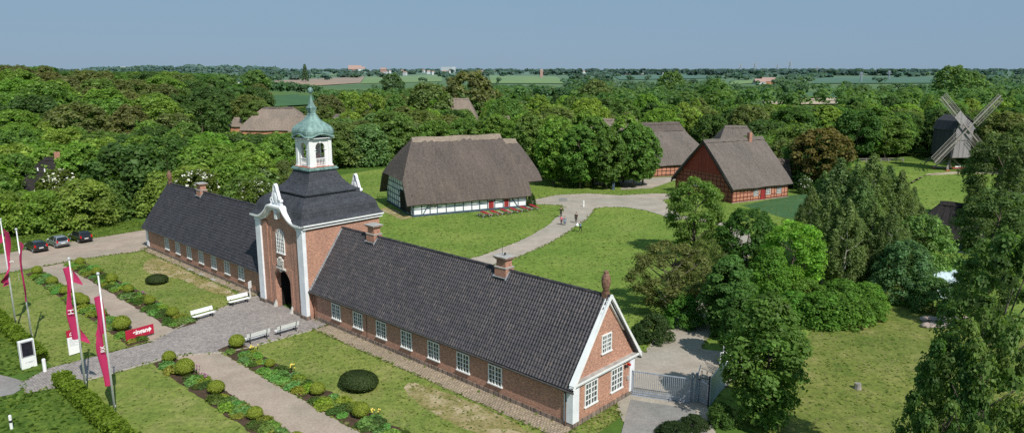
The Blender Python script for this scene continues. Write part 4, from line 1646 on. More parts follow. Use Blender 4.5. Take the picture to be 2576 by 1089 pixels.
# named trees on the right of the drive
make_proto('loose', 14, 5.4, base=.16, shape='round', lobes=52, n=26000, size=.20, lobe=.27, nl=18, fill=.6, tr=.34, crooked=.5, bump=1.1)
make_proto('gnarl', 11, 5.6, base=.12, shape='round', lobes=60, n=22000, size=.17, lobe=.24, nl=24, fill=.75, tr=.34, crooked=.7, bump=1.1)
make_proto('horn0', 12, 3.5, base=.02, shape='tall', lobes=48, n=19000, size=.22, lobe=.36, tr=.2)
make_proto('horn1', 12, 3.7, base=.03, shape='tall', lobes=46, n=17000, size=.22, lobe=.38, tr=.2)
make_proto('near0', 17, 4.8, base=.08, shape='round', lobes=110, n=30000, size=.20, lobe=.2, fill=.45, tr=.2, nl=26, asp=1.15, bump=1.2)
make_proto('box0', 1, .5, base=0, shape='dome', lobes=8, n=1500, size=.055, lobe=.6, tr=.03) if False else None


def spot(u, v, d):
    """ground place whose column is u at distance d, and height of something seen at v there"""
    x = (u - CX) / 1817 * d
    lo, hi = 0, 40
    for _ in range(40):
        m = (lo + hi) / 2
        if sight(x, d, m)[1] > v:
            lo = m
        else:
            hi = m
    return x, d, lo


def named(key, u, vtop, d, wid, col0, name, lab, cat='tree', rz=None):
    x, y, h = spot(u, vtop, d)
    col = (col0[0] * 1.75, col0[1] * 1.78, col0[2] * 1.75)
    return tree(key, x, y, h, wid, col, name, lab, cat, rz=rz)


named('loose', 1768, 452, 92, 1.0, (.085, .135, .034), 'oak_tree', 'loose crowned oak with open limbs beside the drive, in front of the red house')
named('gnarl', 1712, 612, 70, 1.22, (.095, .11, .038), 'apple_tree', 'gnarled old fruit tree with thin brownish foliage by the lawn')
named('gnarl', 1800, 600, 77, .8, (.075, .105, .032), 'apple_tree', 'thinner fruit tree behind the gnarled old one', rz=2)
named('bush0', 1675, 790, 62, 1.0, (.030, .055, .018), 'lilac_bush', 'dark rounded bush under the gnarled tree at the drive', 'bush')
named('bush1', 1630, 815, 61.5, .7, (.032, .058, .018), 'lilac_bush', 'smaller dark bush nearest the white gable', 'bush')
named('bush0', 1752, 740, 66, .95, (.06, .135, .024), 'hazel_bush', 'bright green bush between the fruit tree and the drive', 'bush')
named('horn0', 1868, 650, 63, 1.25, (.062, .120, .028), 'hornbeam', 'upright green hornbeam behind the crowd barriers, next to the drive')
named('horn0', 1908, 735, 56.5, 1.1, (.052, .108, .026), 'hornbeam', 'green hornbeam between the upright one and the tall bright one', rz=3)
named('horn1', 1985, 748, 46.0, 1.05, (.064, .124, .028), 'hornbeam', 'tall bright green hornbeam right of the sheet metal screen')
named('horn1', 1850, 672, 65.5, .85, (.056, .112, .027), 'hornbeam', 'slender hornbeam pressed against the upright one beside the drive', rz=2)  # added to the group for the shade it casts over the drive
named('oak2', 1912, 530, 86, 1.15, (.045, .09, .022), 'maple_tree', 'dark round maple behind the lighter hornbeam')
named('loose', 2035, 560, 76, 1.12, (.115, .20, .030), 'maple_tree', 'light green layered maple in front of the birches', rz=1)
named('horn1', 1975, 625, 72, 1.2, (.080, .16, .026), 'maple_tree', 'bright green young maple below the dark maple')
for i, (u, v, d, wd, rz) in enumerate(((2098, 430, 91, .9, 0), (2138, 398, 88, .95, 2), (2182, 412, 92, .9, 4), (2222, 388, 85, 1.0, 5), (2266, 415, 90, .85, 1), (2300, 430, 84, .8, 3), (2335, 470, 86, .75, 2),
                                       (2118, 480, 80, .9, 4), (2168, 500, 78, .95, 0), (2236, 505, 79, .95, 1), (2285, 520, 77, .85, 5), (2205, 450, 82, .9, 3), (2325, 560, 79, .8, 0), (2362, 520, 84, .9, 4), (2070, 470, 86, .8, 1))):
    named(f'bir{i % 2}', u, v, d, wd, ((.086, .128, .044), (.078, .118, .042), (.096, .138, .050))[i % 3], 'birch', ('tall birch with white stem and drooping green twigs in the birch group' if i < 7 else 'shorter birch standing in front of the birch group'), rz=rz).__setitem__('group', 'birches right of the drive')
named('feather0', 2372, 545, 80, .9, (.095, .155, .050), 'willow_tree', 'soft pale green willow at the right edge of the birches')
named('feather0', 2335, 610, 74, 1.0, (.066, .125, .050), 'willow_tree', 'low bluish green willow in front of the birch stems')
named('bush1', 2420, 700, 70, 1.0, (.066, .125, .045), 'willow_tree', 'rounded green sallow beside the stone heap')
for i, (u, v, d) in enumerate(((2045, 735, 68), (2120, 738, 66.5), (2190, 742, 66.5), (2255, 752, 68), (2080, 705, 72), (2170, 706, 71.5), (2240, 712, 72))):
    o = named(f'bush{i % 2}', u, v, d, 1.3, (.066, .135, .024) if i % 2 else (.076, .15, .026), 'hedge_bush', 'dense green bush in the rounded thicket at the edge of the right lawn', 'bush')
    o['group'] = 'thicket bushes beside the right lawn'
for i, (u, v, d, wd) in enumerate(((2550, 340, 112, .95), (2600, 370, 104, 1.0), (2505, 450, 96, .95), (2560, 480, 84, 1.1))):
    named(('loose', 'bir0', 'bir1', 'loose')[i], u, v, d, wd, (.070, .098, .034), 'birch', ['tallest birch in the dark group on the far right', 'tall birch behind the near poplar on the far right', 'birch with a leaning white stem beside the dark thatched roof', 'nearest birch of the dark group on the far right'][i])
named('loose', 2550, 640, 64, .85, (.050, .088, .024), 'plum_tree', 'dark leaved fruit tree behind the big near poplar')
named('near0', 2625, 580, 34, .66, (.050, .085, .025), 'poplar_tree', 'near poplar with glossy leaves at the right edge')
named('near0', 2490, 850, 27.5, .44, (.042, .080, .022), 'poplar_tree', 'dark leafy young poplar in the lower right corner', rz=2)
named('near0', 2590, 800, 27, .52, (.066, .115, .030), 'poplar_tree', 'poplar with pale young shoots in the lower right corner', rz=4)
named('bush1', 1742, 1066, 44.6, 2.3, (.024, .042, .015), 'ground_bush', 'dark spreading bush in the shade before the gate wing', 'bush')  # near-black leaf colour paints the dark shade before the gate
named('bush0', 1795, 1046, 45.6, 1.7, (.026, .045, .016), 'ground_bush', 'shaded bush at the foot of the tall bright hornbeam', 'bush')  # leaf colour darkened the same way, as painted shade
named('bush1', 1870, 1015, 46.0, .9, (.05, .10, .022), 'ground_bush', 'ragged bush in front of the sheet metal screen', 'bush')


# distant hedges, copses and woods that read as one mass
def far_mass(name, trees, col, per=90, label=None, leaf=1.9):
    P, Nn, T, S = [], [], [], []
    for x, y, h, r in trees:
        z = terrain(x, y)
        nl = 6
        k = per // nl
        br0 = RNG.uniform(.75, 1.2)
        hue = RNG.uniform(-.12, .12)
        for i in range(nl):
            a = RNG.uniform(0, 6.28)
            lr = r * RNG.uniform(.4, .62)
            q = RNG.uniform(0, .62) * r
            c = np.array([x + q * math.cos(a), y + q * math.sin(a), z + h * RNG.uniform(.38, .80)])
            d = sph(k)
            d[:, 2] = np.abs(d[:, 2]) * np.where(RNG.random(k) < .75, 1, -1)
            P.append(c + d * lr * RNG.uniform(.7, 1.05, (k, 1)) * np.array([1, 1, h / r * .42]))
            Nn.append(d + np.array([0, 0, .6]) + RNG.normal(size=(k, 3)) * .35)
            b = br0 * RNG.uniform(.75, 1.25, k)
            T.append(np.stack([b * (1 + hue), b, b * (1 - hue)], 1))
            S.append(RNG.uniform(.6, 1.3, k) * leaf * r / 6)
    me = leaf_mesh(name, np.concatenate(P), np.concatenate(Nn), np.concatenate(S), np.concatenate(T), 1.3)
    o = bpy.data.objects.new(name, me)
    COL.objects.link(o)
    o.color = (*[col[0] * 1.9, col[1] * 2.0, col[2] * 1.8], 1)
    tag(o, label, None, None, 'stuff')
    return o


def scatter_band(v0, v1, u0, u1, n, hr, rr, top=None):
    out = []
    for _ in range(n):
        u = random.uniform(u0, u1)
        v = random.uniform(v0, v1)
        z = 0
        for _k in range(12):
            p = g(u, max(v, 180.2), z)
            z = .5 * z + .5 * terrain(*p)
        h = random.uniform(*hr)
        if p[1] < 1400:
            h = fit_height(p[0], p[1], h, rr[1])
        if h > 3:
            out.append((p[0], p[1], h, random.uniform(*rr) * (h / hr[1]) ** .3))
    return out


def line_trees(us_, d0, d1, n, hr, rr):
    """a hedgerow from column u0 at distance d0 to u1 at distance d1"""
    out = []
    for i in range(n):
        t = (i + random.uniform(-.4, .4)) / n
        d = 1 / ((1 - t) / d0 + t / d1) * random.uniform(.985, 1.015)
        u = us_[0] + (us_[1] - us_[0]) * t
        out.append(((u - CX) / 1817 * d, d, random.uniform(*hr), random.uniform(*rr)))
    return out


def area_trees(d0, d1, n, hr, rr, u0=-80, u1=2660, skip=None):
    out = []
    for _ in range(n):
        d = math.sqrt(random.uniform(d0 * d0, d1 * d1))
        u = random.uniform(u0, u1)
        x = (u - CX) / 1817 * d
        h = random.uniform(*hr)
        h2 = fit_height(x, d, h, rr[1])
        z = terrain(x, d)
        m_ = rr[1] / d * 1817 * .7
        if any(inpoly(q[0] + e, q[1], FQ) for FQ in FIELDQ for q in (sight(x, d, z + h2 * .3), sight(x, d, z + h2)) for e in (-m_, m_)) and random.random() < .93:
            continue
        if h2 > 3.2:
            out.append((x, d, h2, random.uniform(*rr)))
    return out


far_mass('middle_distance_wood', area_trees(318, 520, 620, (10, 15), (5, 7.5)), (.062, .105, .032), 150, 'mixed green wood stretching behind the open air museum', 1.5)
far_mass('left_hill_wood', area_trees(300, 460, 240, (13, 18), (6, 8), -100, 640), (.052, .09, .026), 140, 'dense wood on the hill to the left', 1.5)
far_mass('far_wood', area_trees(520, 900, 520, (9, 15), (6, 9)), (.058, .098, .042), 90, 'broken woods and hedges in the middle distance', 2.0)
far_mass('distant_copses', area_trees(900, 1700, 420, (9, 15), (8, 13)), (.052, .088, .050), 60, 'small copses between distant fields', 2.4)
far_mass('field_hedge', line_trees((905, 1115), 690, 760, 60, (3.5, 6), (4, 6)) + line_trees((640, 800), 560, 620, 30, (7, 9), (5, 7)) + line_trees((1235, 1420), 900, 700, 40, (6, 10), (6, 9)) + line_trees((1810, 2000), 760, 820, 34, (5, 9), (5, 8)), (.045, .085, .038), 80, 'hedges dividing the distant fields')
h = []
for k, (d, n, hh) in enumerate(((1750, 130, 12), (2200, 150, 13), (2700, 170, 14), (3300, 200, 15), (3900, 220, 17), (4500, 220, 18))):
    for i in range(n):
        u = random.uniform(-60, 2640)
        if random.random() < (.45 if k < 4 else .05) and math.sin(u * .011 + k * 1.7) > .1:
            continue
        dd = d * random.uniform(.95, 1.05)
        if any(inpoly(*sight((u - CX) / 1817 * dd, dd, terrain(0, dd) + q), FQ) for FQ in FIELDQ for q in (3, 9, 14)):
            continue
        h.append(((u - CX) / 1817 * dd, dd, hh * random.uniform(.7, 1.25), random.uniform(14, 24)))
far_mass('horizon_woods', h, (.050, .085, .070), 42, 'blue green woods along the horizon', 3.2)
h = []
for i in range(240):
    u = random.uniform(1380, 2640)
    dd = random.uniform(2450, 2650)
    h.append(((u - CX) / 1817 * dd, dd, random.uniform(15, 23), random.uniform(14, 20)))
far_mass('dark_forest_strip', h, (.026, .052, .048), 50, 'long dark forest strip under the horizon on the right', 3.0)
h = []
for i in range(160):
    u = random.uniform(230, 700)
    dd = random.uniform(3000, 5200)
    h.append(((u - CX) / 1817 * dd, dd, random.uniform(28, 40) * (1 - .35 * abs(u - 480) / 250), random.uniform(24, 36)))
far_mass('blue_ridge_wood', h, (.070, .11, .105), 42, 'hazy blue wooded ridge on the horizon to the left', 3.2)  # bluish leaf colour stands in for haze over the ridge
# solitary large trees that stand above the rest
for u, v, d, k, cn, lab in ((1180, 182, 330, 'far0', 'brownish green', 'huge brownish tree rising above the mid distance wood'), (1075, 212, 300, 'far1', 'olive green', 'grey green willow left of the huge brownish tree'),
                           (2398, 168, 560, 'far2', 'mid green', 'tallest tree on the skyline behind the windmill'), (2440, 180, 520, 'far0', 'mid green', 'broad tree on the skyline right of the tallest one'),
                           (767, 162, 1500, 'spr0', 'dark green', 'lone pointed tree on the horizon beside the tower vane'), (1500, 203, 420, 'far1', 'olive green', 'broad olive tree beyond the lime clump'),
                           (1690, 182, 620, 'far2', 'mid green', 'rounded tree group standing out before the dark strip'), (640, 178, 420, 'far0', 'mid green', 'tall tree before the blue ridge'),
                           (500, 202, 330, 'far1', 'dark green', 'broad dark oak on the hill shoulder'), (560, 208, 320, 'far2', 'dark green', 'dark oak right of the broad dark oak'),
                           (985, 186, 720, 'far0', 'dark green', 'single dark tree in the distant hedge'), (1800, 200, 480, 'far1', 'mid green', 'bushy crown left of the distant green field'),
                           (875, 232, 300, 'oak1', 'yellow green', 'yellow green tree behind the copper dome'), (930, 236, 290, 'oak2', 'yellow green', 'yellowish tree right of the copper dome'), (820, 240, 285, 'oak0', 'brownish green', 'rusty tinged tree behind the copper dome'),
                           (420, 200, 330, 'far0', 'olive green', 'olive tree on the hill ridge'), (205, 178, 300, 'far1', 'olive green', 'wide grey olive crown on the hill top'), (35, 170, 290, 'far2', 'dark green', 'dark crown on the hill at the left edge'), (110, 172, 300, 'far0', 'mid green', 'round crown on the left hill top')):
    x, y = (u - CX) / 1817 * d, d
    z = terrain(x, y)
    lo, hi = 0, 60
    for _ in range(40):
        m = (lo + hi) / 2
        if sight(x, y, z + m)[1] > v:
            lo = m
        else:
            hi = m
    cc = GREENS[cn]
    tree(k, x, y, lo, 1.0 if d < 1000 else .8, cc, 'solitary_tree', lab)


# clipped box balls, perennials, flower beds
def ball_mesh(name, n, size, squash=.85, tint=(1, 1, 1), rough=.05, extra=None):
    d = sph(n)
    d[:, 2] = np.abs(d[:, 2]) * 1.0 - .25 * (RNG.random(n) < .3)
    d /= np.linalg.norm(d, axis=1, keepdims=True)
    rad = .5 * RNG.uniform(1 - rough * 2, 1 + rough, n)
    P = d * rad[:, None] * np.array([1, 1, squash * 1.2])
    P[:, 2] += .12
    b = RNG.uniform(.7, 1.3, n)
    T = np.stack([b * tint[0], b * tint[1], b * tint[2]], 1)
    return leaf_mesh(name, P, d + RNG.normal(size=(n, 3)) * .35, size * RNG.uniform(.6, 1.3, n), T, 1.3, 'leaf', extra)


box_me = [ball_mesh('box_ball', 2600, .055, .85) for _ in range(2)]
core = MB()
core.ball((0, 0, .1), .44, (1, 1, .95), 12, 8)
core_o = core.build('heart', M['leaf'])
core_me = core_o.data
ca = core_me.color_attributes.new('tint', 'FLOAT_COLOR', 'POINT')
ca.data.foreach_set('color', [.6] * (4 * len(core_me.vertices)))
bpy.data.objects.remove(core_o)


def box_ball(l, w_, dia, lab, grp='clipped box balls in the flower beds', col=(.28, .34, .055), name='box_ball', sq=1.0, wide=1.0):
    x, y = lw(l, w_)
    root = empty(name, (x, y, 0), random.uniform(0, 6), lab, 'bush', grp)
    dia *= random.uniform(.70, .92)
    root.scale = (dia * wide * random.uniform(.92, 1.12), dia, dia * sq * random.uniform(.85, 1.1))
    for nm, me in (('foliage', random.choice(box_me)), ('branches', core_me)):
        o = bpy.data.objects.new(nm, me)
        COL.objects.link(o)
        o.parent = root
        o.location = (0, 0, .3)
        o.color = (*col, 1)
    return root


PER = {}
for nm, n, sz, tn in (('geranium', 520, .15, (.95, 1.05, 1)), ('lady', 620, .125, (1, 1.03, .95)), ('herb', 800, .085, (.9, .95, .85))):
    me = []
    for q in range(2):
        d = sph(n)
        d[:, 2] = np.abs(d[:, 2])
        P = d * RNG.uniform(.25, .52, n)[:, None] * np.array([1.15, 1, .62])
        P[:, 2] += .05 + .05 * np.sin(P[:, 0] * 9) * np.cos(P[:, 1] * 9)
        b = RNG.uniform(.65, 1.35, n)
        me.append(leaf_mesh('perennial', P, d * .5 + np.array([0, 0, .8]) + RNG.normal(size=(n, 3)) * .4, sz * RNG.uniform(.6, 1.3, n), np.stack([b * tn[0], b * tn[1], b * tn[2]], 1), 1.2))
    PER[nm] = me

beds = [('right_inner', -4, 32.3, -10.45, -8.3, 10, -1), ('right_outer', -4, 33.4, -15.6, -13.8, 10, 1), ('left_inner', 40.3, 74.5, -11.0, -8.6, 10, -1), ('left_outer', 38.9, 73.2, -15.5, -13.7, 10, 1)]
for nm, a, b, c, d, k, side in beds:
    flat('flower_bed', P_((a, c), (a, d), (b - .3, d), (b, (c + d) / 2), (b - .3, c)), .046, M['soil'], rough=.12)
balls = {
    'right_inner': [(31.4, -8.9, 1.9), (25.2, -9.1, 1.2), (17.7, -9.2, 1.45), (12.2, -9.1, 1.45), (5.5, -9.2, 1.4)],
    'right_outer': [(32.6, -14.4, 1.45), (28.9, -14.6, 1.7), (23.7, -14.4, 1.4), (17.6, -14.4, 1.3), (12, -14.4, 1.3)],
    'left_inner': [(72.3, -9.6, 1.3), (66.2, -9.6, 1.35), (60.9, -9.6, 1.5), (55.7, -9.6, 1.5), (49.6, -9.6, 1.55), (44.0, -9.5, 1.5)],
    'left_outer': [(71.6, -14.5, 1.3), (65.5, -14.5, 1.35), (60.3, -14.6, 1.4), (54.6, -14.5, 1.45), (49.2, -14.5, 1.5), (43.6, -14.4, 1.75), (57, -14.2, 1.2)],
}
where = {'right_inner': 'between the gravel path and the long wing lawn', 'right_outer': 'on the outer side of the near gravel path', 'left_inner': 'between the left gravel path and the lawn', 'left_outer': 'on the flagpole side of the left gravel path'}
kinds = [('geranium', 'leafy clump of green cranesbill', (.19, .32, .10)), ('lady', 'mound of soft green leaves', (.21, .32, .08)), ('herb', 'low dark green herb cushion', (.12, .185, .05)), ('lady', 'mound of yellow green leaves', (.26, .32, .06))]
for key, a, b, c, d, k, side in beds:
    for l, w_, dia in balls[key]:
        box_ball(l, w_, dia, f'clipped round box bush {where[key]}', f'box balls {where[key]}')
    l = max(a, 0 if a < 0 else a) + .8
    while l < b - .5:
        for w_ in (c + .5 + random.uniform(-.1, .15), (c + d) / 2 + random.uniform(-.2, .2), d - .4 - random.uniform(0, .2)):
            ll = l + random.uniform(-.4, .4)
            if any(math.hypot(ll - q[0], w_ - q[1]) < q[2] * .52 + .3 for q in balls[key]) or random.random() < .12:
                continue
            kd, lab, col = random.choice(kinds)
            x, y = lw(ll, w_)
            me = random.choice(PER[kd])
            o = bpy.data.objects.new('perennial', me)
            COL.objects.link(o)
            o.location = (x, y, .04)
            s = random.uniform(.75, 1.3)
            o.scale = (s * 1.15, s, s * random.uniform(.8, 1.1))
            o.rotation_euler = (0, 0, random.uniform(0, 6))
            o.color = (*[q * random.uniform(.85, 1.15) for q in col], 1)
            tag(o, f'{lab} {where[key]}', 'plant', f'{lab} {where[key]}')
        l += .95
# tulips and alliums
for l, w_, m, lab in ((29.2, -8.4, 'petal_yellow', 'pale yellow tulips beside the first box ball'), (23.0, -8.3, 'petal_yellow', 'pale yellow tulips half way along the inner right bed'), (11.4, -8.4, 'petal_yellow', 'yellow tulips beside the lowest box ball'), (26.4, -14.1, 'petal_purple', 'purple flowering plant on the outer right bed'), (28.6, -13.9, 'petal_purple', 'dark purple alliums behind a box ball'), (52.8, -9.0, 'petal_purple', 'reddish leaved plant in the left inner bed')):
    x, y = lw(l, w_)
    rt = empty('flower_clump', (x, y, .04), 0, lab, 'flowers')
    st, pe = MB(), MB()
    for i in range(9):
        a, b = random.uniform(-.3, .3), random.uniform(-.3, .3)
        hh = random.uniform(.35, .6)
        st.tube((a, b, 0), (a * 1.2, b * 1.2, hh), .012, n=4)
        pe.ball((a * 1.2, b * 1.2, hh + .05), .06, (1, 1, 1.2), 6, 4)
    st.build('stem', M['leaf'], rt).color = (.08, .15, .04, 1)
    pe.build('blossom', M[m], rt)
# dark yew domes on the lawns
yew = ball_mesh('yew_dome', 5200, .035, .62, (1, 1, 1), .03)
for l, w_, lab in ((16.4, -6.3, 'low dark yew dome on the lawn before the right wing'), (57.3, -5.9, 'low dark yew dome on the lawn before the left wing')):
    x, y = lw(l, w_)
    rt = empty('yew_dome', (x, y, -.25), GATE_ROT, lab, 'bush')
    rt.scale = (3.4, 2.8, 1.9) if l < 20 else (2.8, 2.4, 1.6)
    for nm, me in (('foliage', yew), ('branches', core_me)):
        o = bpy.data.objects.new(nm, me)
        COL.objects.link(o)
        o.parent = rt
        o.location = (0, 0, .3)
        o.color = (.066, .098, .034, 1)


# hedges along the forecourt
def hedge(l0, l1, w0, w1, hh, lab):
    n = int(abs(l1 - l0) * 520)
    L_ = RNG.uniform(l0, l1, n)
    which = RNG.random(n)
    W_ = np.where(which < .55, RNG.uniform(w0, w1, n), np.where(which < .78, w0, w1))
    Z_ = np.where(which < .55, hh, RNG.uniform(.05, hh, n)) + .10 * np.sin(L_ * 2.1) + .06 * np.sin(L_ * 5.3)
    L_ += RNG.normal(size=n) * .06
    W_ = W_ + RNG.normal(size=n) * .09
    Z_ = Z_ + RNG.normal(size=n) * .06
    nr = np.stack([np.zeros(n), np.where(which < .55, 0, np.where(which < .78, -1, 1)), np.where(which < .55, 1, .3)], 1)
    P = np.stack([-L_, W_, Z_], 1)
    b = RNG.uniform(.65, 1.35, n)
    me = leaf_mesh('foliage', P, nr + RNG.normal(size=(n, 3)) * .5, .15 * RNG.uniform(.6, 1.4, n), np.stack([b, b, b], 1), 1.5)
    rt = empty('hedge', (*ORG, 0), GATE_ROT, lab, 'hedge')
    o = bpy.data.objects.new('foliage', me)
    COL.objects.link(o)
    o.parent = rt
    o.color = (.17, .25, .03, 1)
    mb = MB()
    mb.box(min(-l0, -l1) + .1, max(-l0, -l1) - .1, w0 + .1, w1 - .1, 0, hh - .12)
    k = mb.build('branches', M['leaf'], rt)
    ca_ = k.data.color_attributes.new('tint', 'FLOAT_COLOR', 'POINT')
    ca_.data.foreach_set('color', [.3] * (4 * len(k.data.vertices)))
    k.color = (.1, .15, .02, 1)


hedge(40.2, 72, -22.4, -21.5, .95, 'low clipped hedge behind the white information pillar')
hedge(4, 34.4, -22.6, -21.6, 1.0, 'low clipped hedge in front of the two right flagpoles')


# tufts, clover and daisies that break up the lawns
def np_inpoly(x, y, poly):
    r = np.zeros(len(x), bool)
    j = len(poly) - 1
    for i in range(len(poly)):
        (xi, yi), (xj, yj) = poly[i], poly[j]
        if yi != yj:
            r ^= ((yi > y) != (yj > y)) & (x < (xj - xi) * (y - yi) / (yj - yi) + xi)
        j = i
    return r


HARD = [p for k, v in SURF.items() if k in ('gravel_road', 'right_gravel_path', 'left_gravel_path', 'forecourt_paving', 'right_cobble_strip', 'left_cobble_strip', 'lane', 'entrance_path', 'village_square', 'drive', 'gate_apron',
        'drive_tarmac', 'mill_track', 'farmyard', 'trodden_ground', 'flower_bed') for p in v]
HARD.append(P_((0, 0), (0, 7.6), (76, 7.6), (76, 0)))


def tufts(name, polys, n, size, cols, zz=.05, lab='', tilt=.2):
    P = []
    for poly in polys:
        xs_, ys_ = np.array([p[0] for p in poly]), np.array([p[1] for p in poly])
        x, y = RNG.uniform(xs_.min(), xs_.max(), n), RNG.uniform(ys_.min(), ys_.max(), n)
        ok = np_inpoly(x, y, poly)
        # patchy: keep more tufts where a slow wave is high
        ok &= RNG.random(n) < .25 + .75 * (.5 + .5 * np.sin(x * .7 + np.sin(y * .5) * 2) * np.cos(y * .6 + np.sin(x * .4) * 2))
        for h_ in HARD:
            ok &= ~np_inpoly(x, y, h_)
        P.append(np.stack([x[ok], y[ok], np.full(ok.sum(), zz)], 1))
    P = np.concatenate(P)
    k = len(P)
    ci = RNG.integers(0, len(cols), k)
    T = np.array(cols)[ci] * RNG.uniform(.8, 1.2, (k, 1))
    me = leaf_mesh(name, P, np.array([0, 0, 1.0]) + RNG.normal(size=(k, 3)) * tilt, size * RNG.uniform(.5, 1.5, k), T, 1.8)
    o = bpy.data.objects.new(name, me)
    COL.objects.link(o)
    o.color = (1, 1, 1, 1)
    tag(o, lab, None, None, 'stuff')


GC = [(.12, .185, .036), (.14, .205, .04), (.20, .245, .06), (.11, .17, .034), (.24, .26, .09), (.17, .23, .05), (.28, .27, .13)]
tufts('meadow_tufts', SURF['estate_meadow'], 70000, .17, GC, .04, 'ragged grass tufts in the big lawn')
tufts('lawn_tufts', SURF['inner_right_lawn'] + SURF['outer_right_lawn'] + SURF['inner_left_lawn'] + SURF['outer_left_lawn'] + SURF['right_lawn'] + SURF['gable_verge'], 9000, .11, GC + [(.36, .31, .18)], .05, 'short uneven grass in the garden lawns')
tufts('verge_tufts', SURF['verge_grass'] + SURF['verge'], 12000, .19, [(.08, .15, .02), (.12, .2, .03), (.17, .24, .04), (.06, .11, .018)], .07, 'long rank grass of the verges', .4)
tufts('edge_tufts', SURF['windmill_meadow'], 5000, .25, GC[:4], .05, 'grass tufts on the windmill meadow')


P = []
for nm in ('gravel_road', 'right_gravel_path', 'left_gravel_path', 'forecourt_paving', 'entrance_path', 'village_square', 'drive', 'right_cobble_strip', 'left_cobble_strip'):
    for poly in SURF[nm]:
        for (ax, ay), (bx, by) in zip(poly, poly[1:] + poly[:1]):
            d_ = math.hypot(bx - ax, by - ay)
            k = int(d_ * 7)
            for _ in range(k):
                t_ = random.random()
                q = random.gauss(0, .13)
                P.append((ax + (bx - ax) * t_ - (by - ay) / d_ * q, ay + (by - ay) * t_ + (bx - ax) / d_ * q, .075))
P = np.array(P)
keep = ~np_inpoly(P[:, 0], P[:, 1], P_((-.1, -.2), (-.1, 7.6), (76, 7.6), (76, -.2)))
interior = np.zeros(len(P), bool)
for nm in ('forecourt_paving', 'village_square', 'drive', 'gate_apron', 'entrance_path', 'gravel_road', 'right_gravel_path', 'left_gravel_path'):
    for poly in SURF[nm]:
        c_ = np.array(poly).mean(0)
        inner = [tuple(c_ + (np.array(p) - c_) * .93) for p in poly]
        if nm != 'drive':
            interior |= np_inpoly(P[:, 0], P[:, 1], inner)
interior |= np_inpoly(P[:, 0], P[:, 1], SURF['drive_tarmac'][0])
P = P[keep & ~interior]
k = len(P)
T = np.array(GC)[RNG.integers(0, len(GC), k)] * RNG.uniform(.8, 1.2, (k, 1))
me = leaf_mesh('path_edge_grass', P, np.array([0, 0, 1.0]) + RNG.normal(size=(k, 3)) * .5, .16 * RNG.uniform(.5, 1.5, k), T, 1.8)
o = bpy.data.objects.new('path_edge_grass', me)
COL.objects.link(o)
o.color = (1, 1, 1, 1)
tag(o, 'grass creeping over the edges of the paths', None, None, 'stuff')

# ------------------------------------------------------------------ thatched houses
def lerp_prof(prof, z):
    for (a, p), (b, q) in zip(prof, prof[1:]):
        if z <= b:
            return p + (q - p) * (z - a) / max(1e-6, b - a)
    return prof[-1][1]


def thatch_roof(parent, mat, x0, x1, y0, y1, ez, rz, rx0, rx1, hipl=None, hipr=None, ridge_mat=None, belly=.25, th=.32, ridge_band=.75, name='thatched_roof', loc=None):
    """hipped or gabled thatch; hipl/hipr = height where the end hip starts (None: plain gable)"""
    ym = (y0 + y1) / 2
    zs = list(np.linspace(ez, rz, 15))

    def yf(z):
        t = (z - ez) / (rz - ez)
        return y0 + (ym - y0) * (t - belly * .35 * math.sin(math.pi * t))

    def xe(z, xa, xr, hz):
        if hz is None:
            return xa + (xr - xa) * (z - ez) / (rz - ez)
        if z <= hz:
            return xa
        t = (z - hz) / (rz - hz)
        return xa + (xr - xa) * (t - .05 * math.sin(math.pi * t))
    nz = lambda a, b: .06 * math.sin(a * 1.3 + b * .7) + .04 * math.sin(a * 3.1 - b * 2.3)
    mb = MB()
    for sgn in (-1, 1):
        rows = []
        for z in zs:
            y = yf(z) if sgn < 0 else 2 * ym - yf(z)
            xl, xr = xe(z, x0, rx0, hipl), xe(z, x1, rx1, hipr)
            rows.append([(xl + (xr - xl) * i / 24, y + sgn * nz(i, z), z + .05 * math.sin(i * .55)) for i in range(25)])
        mb.grid(rows if sgn < 0 else [r[::-1] for r in rows])
    for hz, xa, xr in ((hipl, x0, rx0), (hipr, x1, rx1)):
        if hz is None:
            continue
        rows = []
        for z in [hz] + [q for q in zs if q > hz + .05]:
            x = xe(z, xa, xr, hz)
            ya, yb = yf(z), 2 * ym - yf(z)
            rows.append([(x + (-.0), ya + (yb - ya) * i / 10, z + (.12 * (1 - ((i - 5) / 5) ** 2) if z == hz else 0)) for i in range(11)])
        mb.grid([r[::-1] for r in rows] if xa < xr else rows)
    o = mb.build(name, M[mat], parent)
    sm = o.modifiers.new('thickness', 'SOLIDIFY')
    sm.thickness = th
    sm.offset = -1
    # ridge cap
    rb = MB()
    d = ridge_band
    k = (ym - y0) / (rz - ez)
    for sgn in (-1, 1):
        n = max(6, int((rx1 - rx0) / .9))
        rows = []
        for j, dz in enumerate((.16, -.25, -d)):
            rows.append([(rx0 - .1 + (rx1 - rx0 + .2) * i / n, ym + sgn * (abs(min(dz, 0)) * k + .12 * (j > 0)), rz + dz + .07 * math.sin(i * .8) * (j < 2) + (.1 * (i % 2) if j == 2 else 0) + .06) for i in range(n + 1)])
        rb.grid(rows if sgn > 0 else [r[::-1] for r in rows])
    rbo = rb.build('ridge_cap', M[ridge_mat or mat], o)
    if loc:
        o.location = loc
    return o


